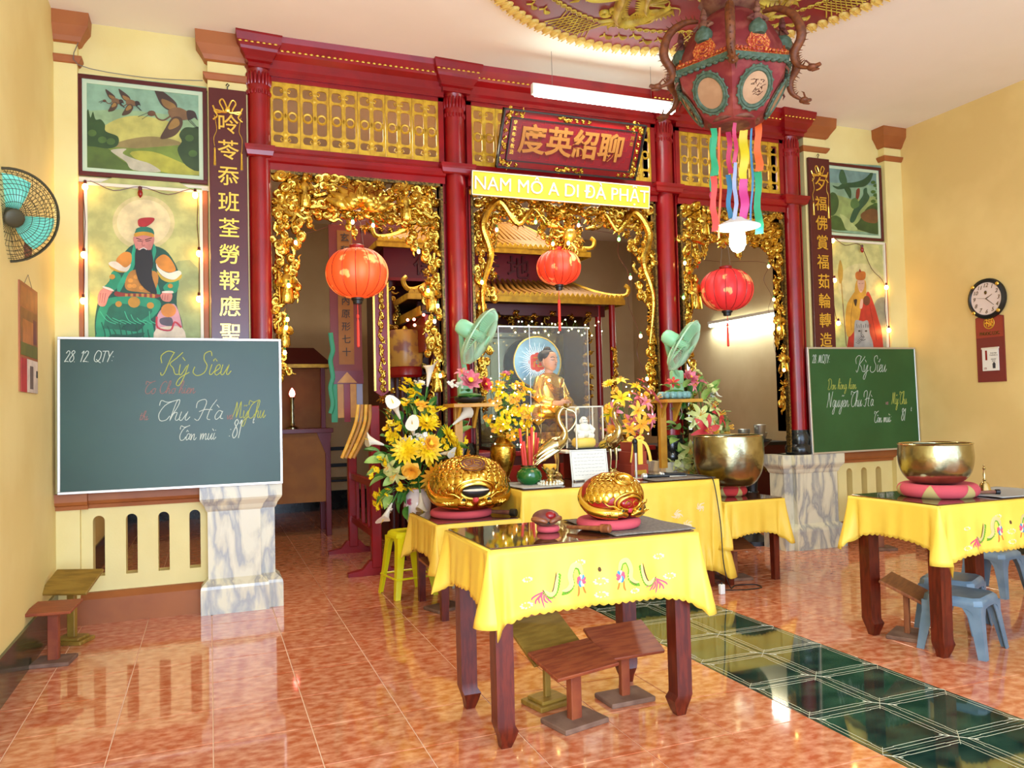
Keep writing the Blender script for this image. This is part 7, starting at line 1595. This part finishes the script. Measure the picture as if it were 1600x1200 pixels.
def seated_statue():
    t = thing('seated_statue', 'seated golden-robed statue with black hair inside the big glass case', 'statue', (2.90, 6.58, 1.03), math.radians(30))
    G().lathe([(.19, 0), (.21, .02), (.17, .06), (.15, .12), (.19, .18), (.215, .22), (.2, .24)], 36).obj('lotus_seat', 'gold', t)
    for ring in range(2):
        for k in range(16): a = 2 * PI * (k + .5 * ring) / 16; g = G(); petal(g, a, .07, .035, .06 + .01 * ring, .02, .12 + .04 * ring, .15); g.obj('seat_petal', 'goldb', t, 50)
    g = G(); g.sph((0, -.01, .31), .235, .17, .075, 28, 14)
    for s in (-1, 1): g.tube(crom([(s * .08, .03, .34), (s * .21, -.02, .315), (s * .19, -.12, .30), (0, -.16, .30), (-s * .08, -.15, .30)], 4), [.075, .085, .088, .085, .08, .078, .075, .07, .068, .065, .06, .058, .055, .05, .046, .042, .036], 14)
    rings = []
    for z, rx, ry in ((.30, .135, .10), (.38, .125, .092), (.46, .135, .092), (.54, .152, .09), (.60, .150, .082), (.635, .11, .066), (.655, .055, .05)): rings.append([(rx * math.cos(2 * PI * k / 24), ry * math.sin(2 * PI * k / 24), z) for k in range(24)])
    g.loft(rings)
    for s in (-1, 1): g.tube(crom([(s * .13, 0, .60), (s * .185, -.01, .50), (s * .19, -.04, .41), (s * .13, -.13, .375)], 4), [.048, .05, .05, .05, .05, .05, .052, .054, .056, .056, .054, .05, .046], 14)
    o = g.obj('robed_body', 'goldb', t, 80)
    for k in range(8):      # robe folds
        G().tube(crom([(-.14 + .01 * k, -.06, .60 - .02 * k), (-.05 + .012 * k, -.098, .52 - .028 * k), (.07 + .004 * k, -.094, .52 - .024 * k), (.14, -.06, .60 - .03 * k)], 5), .008, 6).obj('robe_fold', 'gold', t)
    for s in (-1, 1):
        for k in range(4): G().tube(crom([(s * .145, -.04, .58 - .05 * k), (s * .215, -.03, .53 - .05 * k), (s * .235, -.06, .46 - .035 * k)], 4), .007, 6).obj('robe_fold', 'gold', t)
    g = G(); g.tube([(0, 0, .64), (0, -.004, .70)], [.042, .038], 16); g.loft([[(rx * math.cos(2 * PI * k / 28), -.006 + ry * math.sin(2 * PI * k / 28) - oy, z) for k in range(28)] for z, rx, ry, oy in ((.675, .012, .012, .035), (.683, .034, .036, .022), (.70, .052, .056, .012), (.725, .063, .07, .004), (.755, .069, .076, 0), (.785, .07, .078, 0), (.815, .066, .074, 0), (.84, .052, .06, 0), (.855, .02, .024, 0))])
    g.tube([(0, -.078, .782), (0, -.092, .752), (0, -.086, .745)], [.006, .011, .006], 8)
    for s in (-1, 1): g.tube([(s * .07, .002, .785), (s * .075, .004, .76), (s * .071, 0, .722)], [.008, .012, .006], 8, .6)
    g.obj('head', 'skin', t, 80)
    g = G()
    for s in (-1, 1): g.tube([(s * .046, -.062, .772), (s * .032, -.074, .769), (s * .016, -.079, .773)], .0034, 5); g.tube([(s * .05, -.06, .793), (s * .032, -.075, .798), (s * .012, -.080, .79)], .0034, 5)
    g.obj('eyes_and_brows', 'ink', t); G().tube([(-.017, -.077, .728), (0, -.083, .727), (.017, -.077, .728)], [.002, .0055, .002], 6).obj('lips', 'calr', t)
    g = G(); g.sph((0, .018, .808), .082, .086, .066, 24, 14); g.sph((0, .012, .868), .036, .038, .032, 14, 8); g.obj('hair', 'hair', t)
    g = G()
    for s in (-1, 1):
        g.tube([(s * .13, -.12, .375), (s * .06, -.165, .375), (s * .02, -.178, .378)], [.026, .024, .03], 10)
        for q in range(4): g.tube([(s * .03, -.17 - .012 * (q - 1.5), .385), (-s * .01, -.178 - .012 * (q - 1.5), .392), (-s * .05, -.176 - .011 * (q - 1.5), .388)], [.008, .0075, .006], 7)
        g.tube([(s * .03, -.15, .39), (s * .01, -.15, .408), (0, -.155, .415)], [.009, .008, .006], 7)
    g.obj('hands', 'skin', t, 60)
seated_statue()
# glowing lotus lamps in front of the case
for (px, py, k) in ((842, 625, 0), (866, 640, 1), (841, 661, 2), (858, 596, 3)):
    c = atY(px, py, 6.31); t = thing('lotus_lamp', ['glowing orange lotus lamp at the upper left before the big glass case', 'glowing orange lotus lamp beside the crane ring', 'lowest glowing orange lotus lamp before the big glass case', 'topmost small glowing lamp on the statue robe'][k], 'lamp', c); s = .5 if k == 3 else 1
    G().sph((0, 0, .01), .017 * s + .004, n=10, m=7).obj('bulb', 'bulb', t)
    if k < 3:
        for j in range(10): g = G(); petal(g, 2 * PI * j / 10, .06, .02, .035, .02, -.02, .005); g.obj('petal', 'fo', t, 50)
        G().tube(crom([(0, 0, -.02), (.02, .0, -.1), (.0, 0, 1.0 - c.z)], 5), .005, 6).obj('stem', 'brass2', t)
    else: G().cyl((0, 0, -.02), (0, .16, -.03), .004, n=5).obj('stem', 'brass2', t)

# ================================================================== INNER HALL, LEFT
t = thing('red_stand', 'red wooden bell stand with splayed feet standing inside the left opening', 'stand', (1.30, 6.65, 0))
for y in (0, 1.15):
    G().bbox(-.042, .042, y - .042, y + .042, .06, 1.42 if y == 0 else 1.05, .006).obj('post', 'red', t, 0); g = G(); g.prism([(-.24, 0), (.24, 0), (.24, .03), (.12, .05), (.06, .12), (-.06, .12), (-.12, .05), (-.24, .03)], y - .035, y + .035); g.obj('foot', 'red', t, 0)
for z in (.30, .72): G().bbox(-.022, .022, 0, 1.15, z, z + .06, .003).obj('rail', 'red', t, 0)
for y in (.3, .58, .86): G().bbox(-.016, .016, y - .016, y + .016, .34, .74, .003).obj('spindle', 'red', t, 0)
a = atY(597, 620, 6.58); t = thing('carved_post_board', 'narrow red and gilt carved vertical board above the bell stand', 'sign', (a.x, 6.58, a.z)); h_ = atY(597, 440, 6.58).z - a.z
g = G(); g.prism([(-.065, .05), (0, 0), (.065, .05), (.065, h_), (-.065, h_)], -.01, .03); g.obj('board', 'red', t, 0); g = G()
for s in (-1, 1): g.box(s * .06 - .008, s * .06 + .008, -.022, .0, .05, h_)
g.box(-.065, .065, -.022, 0, h_ - .012, h_); g.obj('gilt_edge', 'goldb', t, 0)
for k in range(9): link('gilt_scroll', (clouds + leafs)[k], t, (0, -.018, .1 + (h_ - .15) * k / 8.5), (0, 1.4, 0), .62)
link('gilt_flower', leafs[1], t, (0, -.02, -.03), None, 1.2)
for k in range(4):
    P = [atY(578 - 6 * k, 632, 6.6 + .02 * k), atY(577 - 7 * k, 660, 6.6 + .02 * k), atY(566 - 7 * k, 690, 6.6 + .02 * k), atY(552 - 6 * k, 716, 6.6 + .02 * k)]; c = P[0]
    o = G().tube(crom([tuple(p - c) for p in P], 4), .014, 6, .5).obj('curved_mallet_strip', 'fo' if k % 2 else 'shelfw', None); o.location = c; tag(o, ['foremost and rightmost', 'second from the right', 'third from the right', 'leftmost and lowest'][k] + ' curved yellow strip hanging from the bell stand', 'hanging', 'curved yellow strips on the bell stand')
# hanging banner
a = atY(538, 352, 7.3); b = atY(538, 600, 7.3); t = thing('hanging_banner', 'long hanging banner with a red border, yellow centre and black characters', 'banner', (a.x, 7.3, b.z)); h_ = a.z - b.z
G().box(-.145, .145, 0, .012, .12, h_).obj('border', 'calr2', t, 0); G().box(-.07, .07, -.004, 0, .18, h_ - .05).obj('centre_strip', 'dyel', t, 0)
for k, ch in enumerate('玄和福壽播內原形七十'): link('character', text_mesh(ch, .085, .001, 'ink', off=.0005), t, (0, -.006, h_ - .12 - (h_ - .35) * k / 9.5))
G().box(-.15, .15, -.01, .012, 0, .12).obj('lower_band', 'mcar', t, 0); G().prism([(-.09, .01), (.09, .01), (0, .11)], -.013, -.01).obj('triangle', 'shelfw', t, 0)
for k, m in enumerate(('ribg', 'shelfw', 'red', 'shelfw', 'ribl')): G().box(-.145 + .058 * k, -.09 + .058 * k, 0, .006, -.35 + .04 * (k % 2), 0).obj('streamer', m, t, 0)
tag(G().tube(crom([tuple(atY(518, y, 7.25) + V((.012 * math.sin(y * .3), 0, 0))) for y in range(520, 660, 14)], 3), .022, 7, .5).obj('tinsel_streamer', 'ribg', None), 'green glittering tinsel streamer beside the hanging banner', 'streamer')
# drum
c = atY(634, 590, 7.3); t = thing('temple_drum', 'upright yellow painted drum on a red ring seen through the left opening', 'drum', c)
G().lathe([(.15, .10), (.162, .14), (.166, .26), (.162, .40), (.15, .44), (.14, .445), (.02, .447)], 32).obj('drum_shell', 'drumy', t) if 'drumy' in M else None
M['drumy'] = mat('painted_drum_yellow', (190, 146, 64), .35, c2=(140, 92, 70), scale=7, contrast=(.52, .6)); G().lathe([(.15, .10), (.162, .14), (.166, .26), (.162, .40), (.15, .44), (.14, .445), (.02, .447)], 32).obj('drum_shell', 'drumy', t)
G().lathe([(.14, 0), (.155, .02), (.155, .08), (.145, .10)], 32).obj('red_ring', 'red', t); g = G()
for k in range(3): a_ = 2 * PI * k / 3; g.tube([(.12 * math.cos(a_), .12 * math.sin(a_), 0), (.16 * math.cos(a_), .16 * math.sin(a_), 0 - c.z)], .02, 6)
g.obj('stand_legs', 'dred', t); G().lathe([(.02, .447), (.03, .46), (.01, .49)], 12).obj('finial', 'goldp', t)
# side shrine eave with red lights
t = thing('side_altar_eave', 'slanting red and ochre eave with small lights running back on the left of the shrine', 'roof', (1.78, 7.4, 2.26)); g = G(); g.loft([[(0, y, 0), (.5, y, .22), (.5, y, .26), (0, y, .05)] for y in (-.55, .9)]); g.obj('roof_slab', 'roofd', t, 0); G().box(-.01, .01, -.55, .9, -.03, .05).obj('eave_board', 'goldp', t, 0)
G().box(.05, .09, -.5, .85, -.35, -.02).obj('red_valance', 'red', t, 0)
twinkles('row of red and pink bulbs under the slanting side eave', [atY(x, y, 6.9) for x, y in ((637, 500), (647, 499), (662, 492), (648, 508), (674, 510))], 'pbulb', .014)
for k, (px, Y, z1) in enumerate(((612, 7.7, 2.9), (680, 7.3, 2.3))):
    a = atY(px, 600, Y); t = thing('gilt_column', ['dark red column wound with gilt scrolls behind the drum', 'dark column with gilt dragon scrolls right of the drum'][k], 'column', (a.x, Y, 0)); G().cyl((0, 0, 0), (0, 0, z1), .06, n=16).obj('shaft', 'dred', t)
    for j in range(16): a_ = j * 1.1 - 2.2; link('gilt_scroll', clouds[j % 9], t, (.05 * math.sin(a_), -.062, z1 - .12 * j - .1), (0, a_, 0), .9)
t = thing('dark_valance', 'dark red hanging board across the top of the left opening background', 'panel', (1.72, 8.0, 2.75)); G().box(-.55, .2, 0, .05, 0, .9).obj('board', 'dred', t, 0)
for k in range(14): link('gilt_scroll', leafs[k % 4], t, (-.45 + .1 * (k % 7), -.01, .15 + .35 * (k // 7)), None, 1)
# little altar with candle lamp
t = thing('small_side_altar', 'small purple-red altar with a tiled roof partly behind the larger chalkboard', 'altar', (.82, 9.3, 0))
for s in (-1, 1):
    for y in (-.25, .25): G().bbox(s * .42 - .03, s * .42 + .03, y - .03, y + .03, 0, 1.15, .004).obj('leg', 'mcar', t, 0)
G().bbox(-.48, .48, -.3, .3, 1.15, 1.2, .004).obj('top', 'mcar', t, 0); G().box(-.4, .4, -.27, -.26, .38, 1.15).obj('yellow_cloth', 'dyel', t, 0); g = G(); g.prism([(.46, 1.15), (.30, 1.15), (.42, .85)], -.29, -.27); g.obj('bracket', 'mcar', t, 0)
for s in (-1, 1): G().bbox(s * .38 - .025, s * .38 + .025, -.25, -.2, 1.2, 1.9, .003).obj('post', 'mcar', t, 0)
G().box(-.42, .42, .2, .24, 1.2, 2.0).obj('back_panel', 'dyel', t, 0); g = G(); g.loft([[(-.5, -.32, 1.9), (.5, -.32, 1.9), (.5, .3, 1.9), (-.5, .3, 1.9)], [(-.3, -.1, 2.12), (.3, -.1, 2.12), (.3, .2, 2.12), (-.3, .2, 2.12)]]); g.obj('roof', 'dred', t, 0); G().box(-.5, .5, -.33, -.31, 1.88, 1.92).obj('eave_trim', 'goldp', t, 0)
G().sph((.5, -.3, 1.98), .05, .04, .05, 10, 7).obj('roof_knob', 'dred', t)
c = atY(457, 655, 9.1); c.z = 1.2; t = thing('candle_lamp', 'electric candle lamp with a pink glowing tip on the small side altar', 'lamp', c); G().lathe([(.07, 0), (.07, .015), (.03, .04), (.018, .1), (.025, .14), (.018, .2), (.025, .24), (.018, .3), (.026, .34), (.03, .36)], 16).obj('candlestick', 'brass', t); G().lathe([(.02, .36), (.034, .39), (.028, .42), (.004, .46)], 14).obj('bulb', 'pbulb', t)
t = thing('side_chair', 'dark wooden chair against the back wall of the inner hall', 'chair', (1.62, 10.9, 0))
for s in (-1, 1):
    for y in (-.2, .2): G().cyl((s * .2, y, 0), (s * .2, y, .45 if y < 0 else .95), .02, n=8).obj('leg', 'dark', t)
G().bbox(-.23, .23, -.23, .23, .45, .48, .004).obj('seat', 'dark', t, 0)
for z in (.62, .85): G().bbox(-.2, .2, .19, .21, z, z + .05, .003).obj('back_rail', 'dark', t, 0)
# ================================================================== INNER HALL, RIGHT
t = thing('dark_cabinet', 'dark wooden cabinet with pale diamond inlay seen behind the large bronze bowl', 'cabinet', (5.55, 8.0, 0), 0)
G().box(-.75, .95, -.3, .5, 0, .86).obj('carcass', 'dred', t, 0); G().bbox(-.78, .98, -.33, .52, .86, .90, .004).obj('top', 'dark', t, 0)
for k in range(8): g = G(); x = -.55 + .17 * k; g.prism([(x - .06, .62), (x, .54), (x + .06, .62), (x, .70)], -.305, -.298); g.prism([(x - .03, .62), (x, .58), (x + .03, .62), (x, .66)], -.309, -.303); g.obj('diamond_inlay', 'offw' if k % 2 == 0 else 'oldgold', t, 0)
for k, x in enumerate((5.98, 6.12, 6.28, 6.38)):
    t = thing('offering_bowl', ['leftmost low grey cup', 'taller grey cup, second from left', 'tallest grey cup, third from left', 'rightmost grey cup, nearest the red column'][k] + ' on the dark cabinet', 'bowl', (x, 7.9 + .1 * (k % 2), .90), 0, 'small bowls on the dark cabinet'); G().lathe([(.03, 0), (.06, .05), (.075, .1 + .05 * (k % 3)), (.065, .09 + .05 * (k % 3)), (.03, .02)], 20).obj('bowl_body', 'alu', t)
t = thing('black_basin', 'wide black basin beside the black foot of the right red column', 'basin', (4.93, 6.35, .92)); G().lathe([(.06, 0), (.14, .02), (.19, .07), (.2, .085), (.18, .08), (.05, .03)], 32).obj('basin_body', 'dark', t); G().torus((0, 0, .085), .195, .008, 32, 6, 'z').obj('rim', 'black', t)
t = thing('basin_stand', 'black turned stand under the black basin', 'stand', (4.93, 6.35, 0)); G().lathe([(.16, 0), (.16, .04), (.06, .1), (.05, .5), (.08, .85), (.12, .9), (.12, .92)], 24).obj('stand_body', 'dark', t); G().torus((0, 0, .5), .055, .012, 20, 6, 'z').obj('ring', 'black', t)
